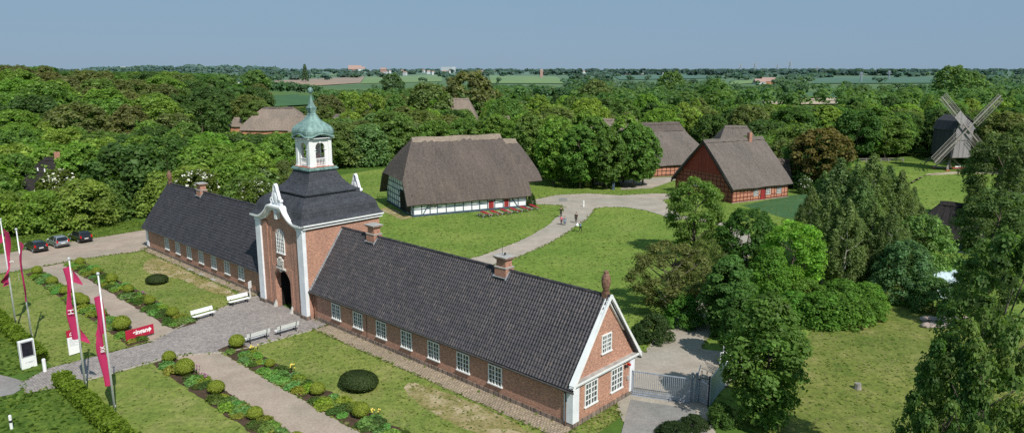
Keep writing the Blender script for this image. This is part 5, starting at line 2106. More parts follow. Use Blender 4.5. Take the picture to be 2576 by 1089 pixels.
def timber(mb, pts, w_=.17, out=.045, axis='x', c=0.0, face=-1):
    """beams lying in a wall plane; pts: list of (u0, z0, u1, z1)"""
    for u0, z0, u1, z1 in pts:
        L_ = math.hypot(u1 - u0, z1 - z0)
        du, dz = (u1 - u0) / L_, (z1 - z0) / L_
        nu, nz_ = -dz * w_ / 2, du * w_ / 2
        poly = [(u0 + nu, z0 + nz_), (u1 + nu, z1 + nz_), (u1 - nu, z1 - nz_), (u0 - nu, z0 - nz_)]
        o_ = out * random.uniform(.8, 1.25)
        if axis == 'x':
            mb.prism(poly, lambda u, z: (u, c + face * o_, z), lambda u, z: (u, c - face * .02, z))
        else:
            mb.prism(poly, lambda u, z: (c + face * o_, u, z), lambda u, z: (c - face * .02, u, z))


def small_window(parent, x, y, z, w_, h_, rz=0, cols=4, rows=3):
    return window(parent, (x, y, z), rz, w_, h_, cols, rows, fr=.07, mt=.05, dep=.05)


# barn with whitewashed panels
BO, BR = (-16.88, 118.41), R(25.3)
barn = empty('farmhouse', (*BO, 0), BR, 'big thatched farmhouse with whitewashed half timbered walls and red doors', 'farmhouse')
mb = MB()
mb.prism([(0, 0), (16.2, 0), (16.2, 2.5), (14.6, 5.6), (1.7, 5.6), (0, 2.5)], lambda y, z: (0, y, z), lambda y, z: (21.7, y, z))
mb.build('wall', M['whitewash'], barn)
mb = MB()
mb.box(-.08, 21.8, -.10, -.0, 0, .22)
mb.box(-.10, 0, -.1, 16.3, 0, .22)
mb.build('base_course', M['timber'], barn)
tb = MB()
posts = [0.1, 1.55, 3.05, 4.35, 6.0, 7.6, 9.2, 10.8, 12.3, 13.85, 15.25, 16.9, 18.2, 19.9, 21.6]
timber(tb, [(p, .2, p, 2.4) for p in posts] + [(0, .3, 21.7, .3), (0, 1.28, 13.85, 1.28), (15.25, 1.28, 16.9, 1.28), (18.2, 1.28, 21.7, 1.28), (0, 2.35, 21.7, 2.35), (1.75, .3, 3.0, 2.2), (19.75, .35, 18.4, 2.2)])
gp = [(y, .2, y, 5.2 if 2.4 < y < 13.6 else 3.0) for y in (.1, 1.3, 4.0, 7.4, 8.7, 9.95, 11.2, 12.45, 13.7, 14.9, 16.1)]
gp += [(7.4, z, 16.1, z) for z in (.3, 1.35, 2.4, 3.45)] + [(0, 3.7, 4, 3.7), (2, 4.5, 14.5, 4.5), (4, 3.75, 7.4, 3.75), (7.5, 2.4, 8.6, 3.6), (15, .3, 16, 2.3), (9.2, .4, 8.8, 1.3), (.2, .4, 1.2, 2.0)]
timber(tb, gp, .15, .05, 'y', 0, -1)
tb.build('timber_frame', M['timber'], barn)
for x0, x1 in ((13.95, 15.15), (17.0, 18.1)):
    mb = MB()
    mb.box(x0 + .1, x1 - .1, -.05, 0, .22, 1.75)
    mb.build('door', M['red_door'], barn)
mb = MB()
mb.box(-.06, 0, 4.1, 7.3, .1, 3.7)
mb.build('barn_door', M['dark'], barn)
mb = MB()
mb.box(-.05, 0, 1.4, 3.9, .3, 3.6)
mb.build('door_leaf', M['darkwood'], barn)
mb = MB()
for y_ in (1.75, 2.6, 3.3):
    mb.box(-.07, -.052, y_ - .3, y_ + .25, 2.3, 3.3)
mb.build('louvre', M['whitewash'], barn)
small_window(barn, 3.7, -.02, 1.25, 1.0, .62, 0, 4, 2)
mb = MB()
mb.prism([(6.0, 4.55), (10.2, 4.55), (10.2, 5.6), (6.0, 5.6)], lambda y, z: (-.03, y, z), lambda y, z: (.0, y, z))
thatch_roof(barn, 'thatch', -1.25, 22.4, -.7, 16.9, 2.12, 12.6, 2.7, 19.9, 5.9, 4.2, 'thatch_pale', .3, .38, .8)
# rear range of the same farmhouse
mb = MB()
mb.prism([(9.5, 0), (22.5, 0), (22.5, 3), (9.5, 3)], lambda y, z: (16, y, z), lambda y, z: (26.9, y, z))
mb.build('rear_wall', M['whitewash'], barn)
mb = MB()
timber(mb, [(17 + 1.3 * i, .1, 17 + 1.3 * i, 3.0) for i in range(8)] + [(21.7, 1.5, 26.9, 1.5)], .15, .05, 'x', 9.5)
timber(mb, [(10 + 1.3 * i, .1, 10 + 1.3 * i, 3.0) for i in range(10)] + [(9.5, 1.5, 22.4, 1.5)], .15, .05, 'y', 26.9, 1)
mb.build('rear_timber', M['timber'], barn)
thatch_roof(barn, 'thatch', 12, 28.2, 6.4, 23.4, 3.6, 10.9, 14, 26.4, None, 5.0, 'thatch_pale', .2, .35, .8, name='rear_roof')
# creeper at the corner
tree('bush0', *[BO[0] + 22.4 * math.cos(BR) + .4 * math.sin(BR), BO[1] + 22.4 * math.sin(BR) - .4 * math.cos(BR)], 2.5, .55, (.06, .11, .03), 'climbing_shrub', 'dark climbing shrub at the right corner of the whitewashed farmhouse', 'bush', parts=False)
mb = MB()
mb.box(-.04, .04, -.03, .03, 0, 1.2)
rt = empty('hitching_rail', (*g(*(lambda x, y: ((1200 + x / 2.1775) / 1.3222, (400 + y / 2.1775) / 1.3222))(120, 578)), 0), BR, 'short wooden rail on a post beside the farmhouse gable', 'fence')
mb.build('post', M['wood_leg'], rt)
mb = MB()
mb.bar((0, 0, .6), (3.2, .3, .45), .06, .1)
mb.build('rail', M['timber_dark'], rt)

# red brick house
RO, RR = (41.48, 131.11), R(28.7)
rh = empty('brick_farmhouse', (*RO, 0), RR, 'thatched house with dark red boarded gable and orange brick half timbered front', 'farmhouse')
mb = MB()
mb.prism([(0, 0), (15.7, 0), (15.7, 3.0), (7.85, 10.7), (0, 3.0)], lambda y, z: (0, y, z), lambda y, z: (15.0, y, z))
mb.build('wall', M['brick_house'], rh)
mb = MB()
mb.prism([(1.7, 5.0), (14.0, 5.0), (7.85, 10.85)], lambda y, z: (-.14, y, z), lambda y, z: (-.0, y, z))
mb.build('boarded_gable', M['red_boards'], rh)
mb = MB()
mb.prism([(.01, .05), (15.69, .05), (15.69, 3.0), (13.6, 4.99), (2.1, 4.99), (.01, 3.0)], lambda y, z: (-.03, y, z), lambda y, z: (-.001, y, z))
mb.build('gable_shade_panel', M['brick_shade'], rh)  # thin overlay; its darker brick paints the shade on the gable
mb = MB()
timber(mb, [(x, .1, x, 2.9) for x in (0.08, 1.0, 1.95, 2.9, 3.85, 4.8, 5.4, 6.9, 7.4, 8.6, 8.8, 10.3, 11.2, 11.8, 13.2, 14.0, 14.9)] + [(0, .3, 7.4, .3), (8.6, .3, 15, .3), (0, 1.0, 7.4, 1.0), (8.6, 1.0, 15, 1.0), (0, 1.75, 5.4, 1.75), (0, 2.5, 15, 2.5)], .13)
timber(mb, [(y, .1, y, 4.9 if 2 < y < 13.7 else 3.6) for y in [.1 + 1.04 * i for i in range(16)]] + [(0, z, 15.7, z) for z in (.3, 1.15, 2.0, 2.85)] + [(1, 3.7, 14.7, 3.7), (1.8, 4.5, 13.9, 4.5)], .14, .05, 'y', -.03, -1)
mb.build('timber_frame', M['timber_red'], rh)
for x in (6.05, 9.4, 12.4):
    small_window(rh, x, -.03, 1.0, 1.2, 1.05, 0, 4, 3)
mb = MB()
mb.box(7.47, 8.53, -.07, 0, .05, 2.1)
mb.build('door', M['red_door'], rh)
small_window(rh, -.07, 9.9, 2.0, .9, 1.0, -math.pi / 2, 3, 3)
mb = MB()
mb.box(-.2, 15.2, -.14, 0, 0, .12)
mb.build('plinth', M['rock'], rh)
thatch_roof(rh, 'thatch_grey', -.7, 15.5, -.75, 16.45, 2.72, 11.15, -.55, 15.5, None, None, 'thatch_grey', .12, .38, .5)
mb = MB()
mb.box(11.0, 11.75, 7.0, 7.7, 10.2, 12.3)
mb.build('chimney', M['brick_chimney'], rh)
mb = MB()
for i, (r_, z) in enumerate(((.05, 11.1), (.09, 11.5), (.03, 11.7), (.07, 12.0), (.02, 12.9))):
    pass
mb.lathe([(.05, 11.1), (.09, 11.5), (.03, 11.7), (.08, 12.0), (.02, 13.0)], 6, (-.6, 7.85))
mb.build('gable_post', M['timber_dark'], rh)
mb = MB()
for s_ in (-1, 1):
    mb.bar((-.72, 7.85 + s_ * 8.6, 2.1), (-.72, 7.85, 10.95), .05, .34)
mb.build('verge_board', M['timber_dark'], rh)

# long brick farmhouse behind the limes
FR = R(19.4)
fo = (33.1 - 8 * math.cos(FR), 165.1 - 8 * math.sin(FR))
fh = empty('brick_farmhouse', (*fo, 0), FR, 'long thatched brick farmhouse standing behind the lime clump', 'farmhouse')
mb = MB()
mb.prism([(0, 0), (15, 0), (15, 3.2), (0, 3.2)], lambda y, z: (0, y, z), lambda y, z: (23, y, z))
mb.build('wall', M['brick_house'], fh)
mb = MB()
timber(mb, [(.1 + 1.15 * i, .1, .1 + 1.15 * i, 3.2) for i in range(20)] + [(0, .3, 23, .3), (0, 1.3, 23, 1.3), (0, 2.2, 23, 2.2)], .14)
mb.build('timber_frame', M['timber_dark'], fh)
thatch_roof(fh, 'thatch_grey', -.7, 23.7, -.7, 15.7, 2.6, 10.4, 1.5, 20.2, 5.0, 5.0, 'thatch', .15, .38, .5)
f2 = empty('thatched_barn', (fo[0] + 9, fo[1] + 17, 0), FR, 'taller thatched barn whose ridge shows above the long brick farmhouse', 'barn')
mb = MB()
mb.box(0, 14, 0, 13, 0, 3.4)
mb.build('wall', M['brick_house'], f2)
thatch_roof(f2, 'thatch', -.7, 14.7, -.7, 13.7, 3.0, 11.0, .8, 12.8, 6, 6, 'thatch', .15, .38, .5)


def far_house(u0, u1, vr, d, label, mat='thatch_light', ext=2.6, depth=11, hz=None, wall='brick_house', rot=0, gable=False, eave=2.6, rise=None, name='thatched_house', ridge=None):
    xa, xb = (u0 - CX) / 1817 * d, (u1 - CX) / 1817 * d
    lo, hi = 0, 50
    for _ in range(40):
        m = (lo + hi) / 2
        if sight((xa + xb) / 2, d, m)[1] > vr:
            lo = m
        else:
            hi = m
    xm, ln = (xa + xb) / 2, (xb - xa)
    z0 = terrain(xm, d)
    rzh = lo - z0
    ln /= math.cos(rot)
    rt = empty(name, (xm, d, z0), rot, label, 'house')
    mb = MB()
    hl = ln / 2 + ext
    if gable:
        mb.prism([(-depth / 2, 0), (depth / 2, 0), (depth / 2, eave), (0, rzh - .5), (-depth / 2, eave)], lambda y, z: (-hl, y, z), lambda y, z: (hl, y, z))
    else:
        mb.box(-hl, hl, -depth / 2, depth / 2, 0, eave + .3)
    mb.build('wall', M[wall], rt)
    thatch_roof(rt, mat, -hl - .5, hl + .5, -depth / 2 - .6, depth / 2 + .6, eave, rzh, -ln / 2 if not gable else -hl - .4, ln / 2 if not gable else hl + .4,
                None if gable else (hz or eave), None if gable else (hz or eave), ridge or mat, .12, .35, .5)
    return rt


far_house(655, 733, 271, 262, 'large thatched barn left of the copper dome', ext=5, depth=19, hz=4.5, eave=3, ridge='thatch')
far_house(590, 655, 297, 268, 'lower thatched range joined to the left of the large barn', ext=1, depth=12, gable=True)
far_house(738, 765, 292, 256, 'small thatched gablet house right of the large barn', ext=1.5, depth=9)
far_house(893, 950, 257, 330, 'thatched roof with trees before it, right of the copper dome', ext=4, depth=15, mat='thatch_grey')
far_house(838, 872, 289, 262, 'low thatched roof just right of the copper dome', ext=3, depth=11, mat='thatch_grey')
far_house(1130, 1178, 248.5, 308, 'pale thatched roof with dark gable opening above the treetops', ext=4, depth=16)
far_house(1040, 1052, 258, 345, 'tiny pale roof end between round trees', ext=2, depth=9)
far_house(1243, 1280, 293, 232, 'pale thatched roof peeping over the trees behind the farmhouse', ext=2, depth=9)
hE = far_house(1520, 1582, 300, 226, 'thatched house with white gable beyond the lime clump', ext=2.6, depth=9.5, gable=True, wall='whitewash', rot=R(-24), mat='thatch_light', eave=3.5)
far_house(1832, 1888, 318, 187, 'brown thatched roof behind the red brick house', ext=3, depth=12, mat='thatch_grey', hz=4)
far_house(1975, 1990, 402, 150, 'small brick shed half hidden at the end of the red brick house', ext=.6, depth=3.5, mat='thatch', eave=2, gable=True, name='garden_shed')
# dark roofed cottage in the wood on the left
ct = far_house(86, 104, 398, 131, 'dark roofed cottage half buried in the wood on the left', ext=3.5, depth=10, mat='thatch_dark', wall='whitewash', rot=R(38), hz=5)
mb = MB()
mb.box(.8, 1.7, -.4, .4, 6.5, 9.6)
mb.build('chimney', M['brick_chimney'], ct)
mb = MB()
for q in ((-2.2, -2.6, 5.6), (-1.2, -3.1, 5.4), (-.5, -3.1, 5.0)):
    mb.box(q[0] - .1, q[0] + .1, q[1], q[1] + .1, q[2] + 1, q[2] + 1.6)
mb.build('roof_light', M['white'], ct)
# dark thatched hut at the right
x, y, hgt = spot(2440, 512, 98)
hut = empty('thatched_hut', (x, y, 0), R(-35), 'dark thatched hut in deep shade between birches and willow', 'hut')
mb = MB()
mb.box(-3.5, 3.5, -3.5, 3.5, 0, 2.2)
mb.build('wall', M['timber'], hut)
thatch_roof(hut, 'thatch_dark', -4.2, 4.2, -4.2, 4.2, 1.9, hgt, -1.5, 1.5, 2.4, 2.4, 'thatch_dark', .1, .3, .4)
# polythene hoop and stones beside the willow
x, y, hgt = spot(2432, 648, 76)
pt = empty('polythene_tunnel', (x, y, 0), R(20), 'milky domed plastic tunnel glimpsed right of the willow', 'greenhouse')
mb = MB()
rows = [[(X, 1.5 * math.cos(R(a)), 2.6 * math.sin(R(a))) for a in range(0, 181, 15)] for X in (-2, -1, 0, 1, 2)]
mb.grid(rows)
mb.build('cover', M['poly'], pt, smooth=True)
mb = MB()
for X in (-2, -1, 0, 1, 2):
    for a in range(0, 180, 30):
        mb.tube((X, 1.52 * math.cos(R(a)), 2.63 * math.sin(R(a))), (X, 1.52 * math.cos(R(a + 30)), 2.63 * math.sin(R(a + 30))), .03, n=4)
mb.build('hoop', M['white'], pt)
for i in range(11):
    u, v = 2325 + (i % 6) * 19 + random.uniform(-6, 6), 806 + (i // 6) * 16
    x, y = g(u, v)
    mb = MB()
    mb.ball((0, 0, .15), .55, (1.2, .8, .6), 8, 5)
    for k_, p in enumerate(mb.v):
        mb.v[k_] = tuple(c + random.uniform(-.06, .06) for c in p)
    o = mb.build('boulder', M['rock'], None, loc=(x, y, 0))
    o.rotation_euler = (0, 0, random.uniform(0, 6))
    tag(o, 'pinkish boulder in the stone heap under the willow', 'stone', 'boulders heaped under the willow')
# tree stump on the right lawn
x, y = g(2157, 978)
mb = MB()
mb.lathe([(.32, -.05), (.27, .2), (.24, .5)], 9)
o = mb.build('tree_stump', M['mill_wood'], None, loc=(x, y, 0))
tag(o, 'grey sawn stump standing alone on the right lawn', 'tree stump')

# ------------------------------------------------------------------ post mill
mx_, my_ = 110.6, 178.0
mill = empty('windmill', (mx_, my_, 0), R(8), 'grey wooden post mill with four lattice sails on an open trestle', 'windmill')
mb = MB()
W2, D2 = 2.75, 3.4
body = [(-W2, 3.5), (W2, 3.5), (W2, 10.4), (1.9, 12.2), (0, 13.5), (-1.9, 12.2), (-W2, 10.4)]
mb.prism(body, lambda x, z: (x, -D2, z), lambda x, z: (x, D2, z))
mb.build('buck', M['mill_dark'], mill)
mb = MB()
mb.prism([(-W2 + .35, 3.4), (W2 - .15, 3.4), (W2 - .5, 7.7), (-W2 + .75, 7.7)], lambda x, z: (x, -D2 - .14, z), lambda x, z: (x, -D2, z))
mb.prism([(-W2 + .75, 7.75), (W2 - .5, 7.75), (W2 - .3, 10.3), (1.7, 12.0), (0, 13.3), (-1.7, 12.0), (-W2 + .4, 10.3)], lambda x, z: (x, -D2 - .30, z), lambda x, z: (x, -D2 + .01, z))
mb.build('breast', M['mill_boards'], mill)
mb = MB()
for s_ in (-1, 1):
    mb.bar((s_ * 2.9, 0, 10.2), (s_ * 2.0, 0, 12.3), .1, 7.4, (0, 1, 0)) if False else None
mb.prism([(-3.0, 10.1), (-2.05, 12.35), (0, 13.75), (2.05, 12.35), (3.0, 10.1), (2.9, 10.0), (1.95, 12.2), (0, 13.55), (-1.95, 12.2), (-2.9, 10.0)], lambda x, z: (x, -D2 - .45, z), lambda x, z: (x, D2 + .2, z))
mb.build('mill_roof', M['mill_dark'], mill)
mb = MB()
mb.tube((0, 0, .4), (0, 0, 4.2), .38, .34, 10)
for a in (45, 135, 225, 315):
    c_, s_ = math.cos(R(a)), math.sin(R(a))
    mb.bar((c_ * 3.1, s_ * 3.1, .55), (c_ * .4, s_ * .4, 3.0), .3, .3)
for a in (45, 135):
    c_, s_ = math.cos(R(a)), math.sin(R(a))
    mb.bar((-c_ * 3.5, -s_ * 3.5, .45), (c_ * 3.5, s_ * 3.5, .45), .34, .34)
mb.build('trestle', M['mill_wood'], mill)
for a in (45, 135, 225, 315):
    c_, s_ = math.cos(R(a)), math.sin(R(a))
    mb = MB()
    mb.box(c_ * 3.2 - .4, c_ * 3.2 + .4, s_ * 3.2 - .4, s_ * 3.2 + .4, -.1, .28)
    mb.build('pier', M['clay'], mill)
mb = MB()
mb.bar((.6, 4, 3.6), (.6, 9.5, .4), .25, .25)
mb.bar((-.6, 4, 3.6), (-.6, 9.5, .4), .1, .1)
mb.build('tail_pole', M['mill_wood'], mill)
mb = MB()
mb.tube((0, -D2 + .5, 10.4), (0, -D2 - 1.35, 10.6), .28, n=8)
mb.build('windshaft', M['mill_wood'], mill)
hub = Vector((0, -D2 - 1.15, 10.55))
for k in range(4):
    a = R(46 + 90 * k)
    dr_ = Vector((math.cos(a), 0, math.sin(a)))
    sd_ = Vector((math.sin(a), .12, -math.cos(a))).normalized()
    if k % 2 == 0:
        pass
    mb = MB()
    mb.bar(hub, hub + dr_ * 11.2, .26, .26, (0, 1, 0))
    for r0 in np.linspace(2.4, 11.0, 26):
        p = hub + dr_ * float(r0)
        mb.bar(p - sd_ * .75, p + sd_ * 1.55, .05, .05, (0, 1, 0))
    for off in (-.75, .8, 1.55):
        mb.bar(hub + dr_ * 2.4 + sd_ * off, hub + dr_ * 11.0 + sd_ * off, .08, .08, (0, 1, 0))
    mb.build('sail', M['mill_wood'], mill)
    if k in (1, 0):
        mb = MB()
        a0, a1 = (2.0, 4.9) if k == 1 else (.6, 1.6)
        q = [hub + dr_ * a0 + sd_ * -.75, hub + dr_ * a1 + sd_ * -.75, hub + dr_ * a1 + sd_ * 1.5, hub + dr_ * a0 + sd_ * 1.5]
        mb.add([(p.x, p.y - .1, p.z) for p in q], [(0, 1, 2, 3)])
        mb.build('sail_board', M['mill_boards'], mill)
mb = MB()
mb.box(-2.6, 1.8, -4.4, -4.1, .9, 1.1)
mb.build('red_bar', M['red_paint'], mill)
mb = MB()
mb.box(-1.9, 1.2, -4.36, -4.14, 1.18, 1.42)
mb.build('white_bar', M['white'], mill)

# fence by the mill
f0, f1 = g(2160, 410), g(2272, 409)
rt = empty('paddock_fence', (*f0, 0), math.atan2(f1[1] - f0[1], f1[0] - f0[0]), 'pale two railed wooden fence at the edge of the mill meadow', 'fence')
L_ = math.hypot(f1[0] - f0[0], f1[1] - f0[1])
for i in range(7):
    mb = MB()
    mb.box(L_ * i / 6 - .07, L_ * i / 6 + .07, -.07, .07, 0, 1.25)
    mb.build('post', M['mill_wood'], rt)
for z in (.65, 1.15):
    mb = MB()
    mb.bar((-.1, -.09, z), (L_ + .1, -.09, z), .06, .13)
    mb.build('rail', M['mill_wood'], rt)


# ------------------------------------------------------------------ pylons and far buildings
def pylon(u, v0, v1, d, wid, lab):
    x = (u - CX) / 1817 * d
    z0 = terrain(x, d)
    h_ = 0
    lo, hi = 0, 120
    for _ in range(40):
        m = (lo + hi) / 2
        if sight(x, d, z0 + m)[1] > v0:
            lo = m
        else:
            hi = m
    h_ = lo
    rt = empty('pylon', (x, d, z0), R(20), lab, 'pylon', 'high voltage pylons on the horizon')
    mb = MB()
    t_ = wid
    b = h_ * .09
    for sx in (-1, 1):
        for sy in (-1, 1):
            mb.bar((sx * b, sy * b, 0), (sx * b * .15, sy * b * .15, h_ * .98), t_, t_)
    for i in range(6):
        z, z2 = h_ * i / 6, h_ * (i + 1) / 6
        k0, k1 = b * (1 - .85 * i / 6), b * (1 - .85 * (i + 1) / 6)
        for s_ in (-1, 1):
            mb.bar((-k0, s_ * k0, z), (k1, s_ * k1, z2), t_ * .7, t_ * .7)
            mb.bar((k0, s_ * k0, z), (-k1, s_ * k1, z2), t_ * .7, t_ * .7)
    mb.build('mast', M['galv'], rt)
    for zz, w_ in ((.68, .34), (.82, .26), (.93, .2)):
        mb = MB()
        mb.bar((-h_ * w_, 0, h_ * zz), (h_ * w_, 0, h_ * zz), t_ * 1.3, t_ * 1.3)
        mb.bar((-h_ * w_, 0, h_ * zz), (0, 0, h_ * (zz + .05)), t_, t_)
        mb.bar((h_ * w_, 0, h_ * zz), (0, 0, h_ * (zz + .05)), t_, t_)
        mb.build('crossarm', M['galv'], rt)


for u, v, d, wd, lab in ((2358, 190, 900, .38, 'nearest pylon in front of the windmill wood'), (2168, 182, 1500, .5, 'pylon left of the tall skyline tree'), (2238, 178, 1900, .5, 'thin pylon in the gap of the skyline'),
                         (1862, 162, 3000, .9, 'leftmost pylon above the dark forest strip'), (1898, 158, 3000, .9, 'second pylon above the dark forest strip'), (1955, 161, 3000, .9, 'third pylon above the dark forest strip'), (1986, 154, 3000, .9, 'tallest pylon above the dark forest strip'), (2055, 168, 2600, .8, 'pylon at the right end of the dark forest strip')):
    pylon(u, v, 0, d, wd, lab)

HC = {}


def block(u, v, d, w_, h_, wall, roof, lab, name='house', flatroof=False, base=4.0):
    x = (u - CX) / 1817 * d
    z0 = terrain(x, d)
    rt = empty(name, (x, d, z0), random.uniform(-.4, .4), lab, 'building')
    mb = MB()
    mb.box(-w_ / 2, w_ / 2, -w_ * .3, w_ * .3, 0, h_)
    mb.build('wall', M[wall], rt)
    mb = MB()
    if flatroof:
        mb.box(-w_ / 2 - .3, w_ / 2 + .3, -w_ * .3 - .3, w_ * .3 + .3, h_, h_ + .6)
    else:
        mb.prism([(-w_ * .33, h_), (w_ * .33, h_), (0, h_ + w_ * .3)], lambda y, z: (-w_ / 2 - .4, y, z), lambda y, z: (w_ / 2 + .4, y, z))
    mb.build('roof', M[roof], rt)


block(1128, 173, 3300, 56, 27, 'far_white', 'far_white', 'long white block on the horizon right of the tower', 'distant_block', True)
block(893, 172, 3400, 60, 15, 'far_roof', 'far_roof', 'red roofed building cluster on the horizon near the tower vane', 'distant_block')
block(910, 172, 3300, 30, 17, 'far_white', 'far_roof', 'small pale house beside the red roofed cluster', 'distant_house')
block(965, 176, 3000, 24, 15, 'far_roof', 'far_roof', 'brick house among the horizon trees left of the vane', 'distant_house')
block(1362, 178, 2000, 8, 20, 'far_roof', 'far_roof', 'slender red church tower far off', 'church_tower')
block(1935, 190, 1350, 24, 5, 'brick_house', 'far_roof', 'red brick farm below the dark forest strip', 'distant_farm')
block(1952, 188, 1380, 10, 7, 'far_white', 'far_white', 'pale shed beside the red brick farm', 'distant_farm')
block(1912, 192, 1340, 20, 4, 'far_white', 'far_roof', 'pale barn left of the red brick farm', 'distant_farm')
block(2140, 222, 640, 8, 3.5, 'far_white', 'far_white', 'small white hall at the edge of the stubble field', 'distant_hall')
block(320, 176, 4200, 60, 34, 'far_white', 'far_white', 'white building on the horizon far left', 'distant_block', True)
for i in range(16):
    u = random.choice([random.uniform(960, 1300), random.uniform(1300, 1800), random.uniform(950, 1200)])
    d = random.uniform(2300, 3300)
    x = (u - CX) / 1817 * d
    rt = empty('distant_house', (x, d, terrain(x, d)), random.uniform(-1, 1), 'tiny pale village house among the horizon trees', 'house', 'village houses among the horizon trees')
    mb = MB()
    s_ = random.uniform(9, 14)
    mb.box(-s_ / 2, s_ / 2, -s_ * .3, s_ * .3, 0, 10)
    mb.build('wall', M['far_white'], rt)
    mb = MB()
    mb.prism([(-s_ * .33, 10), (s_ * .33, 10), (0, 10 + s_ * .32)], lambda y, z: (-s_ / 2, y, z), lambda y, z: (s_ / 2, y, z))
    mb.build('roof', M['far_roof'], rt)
# far windmill whose white sails show over the trees
x, y, hh = spot(597, 212, 480)
rt = empty('distant_windmill', (x, y, 0), 0, 'far windmill, only its white sails above the trees', 'windmill')
mb = MB()
mb.lathe([(3, 0), (2, hh - 1), (.5, hh + 1.5)], 8)
mb.build('mill_tower', M['gutter'], rt)
for k in range(4):
    mb = MB()
    a = R(40 + 90 * k)
    mb.bar((0, -2.6, hh - .5), (math.cos(a) * 5.5, -2.6, hh - .5 + math.sin(a) * 5.5), .5, .9, (0, 1, 0))
    mb.build('sail', M['white'], rt)


# ------------------------------------------------------------------ forecourt things
def Z(x0, y0, k):
    return lambda x, y: ((x0 + x / k) / 1.3222, (y0 + y / k) / 1.3222)


def text_mesh(name, body, size, m, parent, loc, rot, bold=0.0, sx=1.0):
    c = bpy.data.curves.new(name, 'FONT')
    c.body = body
    c.size = size
    c.offset = bold
    c.align_x = 'LEFT'
    c.extrude = .004
    o = bpy.data.objects.new(name, c)
    COL.objects.link(o)
    bpy.context.view_layer.update()
    me = bpy.data.meshes.new_from_object(o.evaluated_get(bpy.context.evaluated_depsgraph_get()))
    bpy.data.objects.remove(o)
    me.materials.clear()
    me.materials.append(M[m])
    q = bpy.data.objects.new(name, me)
    COL.objects.link(q)
    q.parent = parent
    q.location = loc
    q.rotation_euler = rot
    q.scale = (sx, 1, 1)
    return q


ANG_W = math.atan2(WV[1], WV[0])          # +x along the w axis, face towards the right garden
UP = (math.pi / 2, 0, 0)

# flagpoles and banners
pole_lab = ['leftmost pale flagpole behind the information pillar', 'second pale flagpole behind the information pillar', 'flagpole beside the paved path, left of the two near ones', 'nearest flagpole on the outer right lawn']
ban_lab = ['dark red banner twisted round the leftmost flagpole', 'red banner with white lettering hanging twisted on the second flagpole', 'long crimson banner with a white letter on the flagpole beside the path', 'long crimson banner with white letters on the nearest flagpole']
pole_at = [(51.7, -21.2), (45.7, -21.3), (31.0, -21.3), (25.05, -21.2)]
ban = [  # base angle of the sheet at top/middle/bottom, z top, z bottom, width
    (R(-25), R(40), R(-160), 9.9, 4.6, .85), (R(-20), R(-70), R(-50), 9.7, 4.4, 1.0), (R(-152), R(-140), R(-158), 10.3, 4.5, .50), (R(-160), R(-142), R(-150), 9.3, 2.6, .48)]
for i, (l, w_) in enumerate(pole_at):
    x, y = lw(l, w_)
    rt = empty('flagpole', (x, y, 0), 0, pole_lab[i], 'flagpole')
    mb = MB()
    mb.tube((0, 0, 0), (0, 0, 10.75), .085, .05, 10)
    mb.build('pole', M['pole'], rt, smooth=True)
    mb = MB()
    mb.lathe([(.08, 10.72), (.11, 10.76), (.11, 10.86), (.03, 10.92)], 8)
    mb.build('cap', M['pole'], rt)
    mb = MB()
    mb.tube((.1, 0, .9), (.1, 0, 1.05), .03, n=5)
    mb.tube((.075, 0, 1.0), (.06, 0, 10.6), .008, n=4)
    mb.build('halyard', M['pole'], rt)
    a0, a1, a2, zt, zb, wd = ban[i]
    bt = empty('banner', (x, y, 0), 0, ban_lab[i], 'banner')
    rows, nz_ = [], 36
    for j in range(nz_ + 1):
        t = j / nz_
        a = a0 + (a1 - a0) * min(1, t * 2) if t < .5 else a1 + (a2 - a1) * (t - .5) * 2
        z = zt + (zb - zt) * t
        ww = wd * (1 - .25 * math.sin(t * 3.1) * (i < 2)) * (.82 + .18 * math.cos(t * 5 + i))
        if i == 1:
            ww *= .35 + .65 * abs(1 - 1.9 * t) ** .7
        if i == 0:
            ww *= .55 + .45 * abs(math.cos(t * 3.1))
        r = []
        for k in range(9):
            s_ = k / 8
            aa = a + .25 * math.sin(t * 7 + s_ * 3 + i) * s_
            off = .10 + ww * s_
            sag = .22 * s_ * (1 - t) + .04 * math.sin(t * 11 + i)
            r.append((off * math.cos(aa) + .07 * math.sin(s_ * 6 + t * 9), off * math.sin(aa) + .07 * math.cos(s_ * 5 + t * 8), z - sag))
        rows.append(r)
    mb = MB()
    mb.grid(rows)
    mb.build('cloth', M['banner'], bt, smooth=True)
    # loose corners blown to the other side
    mb = MB()
    sgn = 1 if i > 1 else -1
    if i != 1:
        for zz, q in (((zt - .05, .8), (zb + 1.1, .8)) if i != 3 else ((zt - .05, -.9),)):
            mb = MB()
            e = sgn * q if i != 3 else q
            rows = [[(.08 * sgn + e * t * s_ * .9, .12 * math.sin(3 * t), zz - t * 1.25 * (1 if i != 3 else 2.2) - .25 * s_) for s_ in (0, .5, 1)] for t in (0, .25, .5, .75, 1)]
            mb.grid(rows)
            mb.build('loose_corner', M['banner'], bt)
    # lettering runs up the cloth, lying just off its face
    word, sz, ang_, zz = (('3', .45, R(40), 6.6), ('CoS', .42, R(-60), 6.2), ('H', .55, R(-144) + math.pi, 6.6), ('RK', .40, R(-146) + math.pi, 5.2))[i]
    ca_, sa_ = math.cos(ang_), math.sin(ang_)
    o0 = .52 if i < 2 else -.14
    text_mesh('lettering', word, sz, 'print_white', bt, (ca_ * o0 + sa_ * .26, sa_ * o0 - ca_ * .26, zz), (math.pi / 2, -math.pi / 2, ang_), .0)

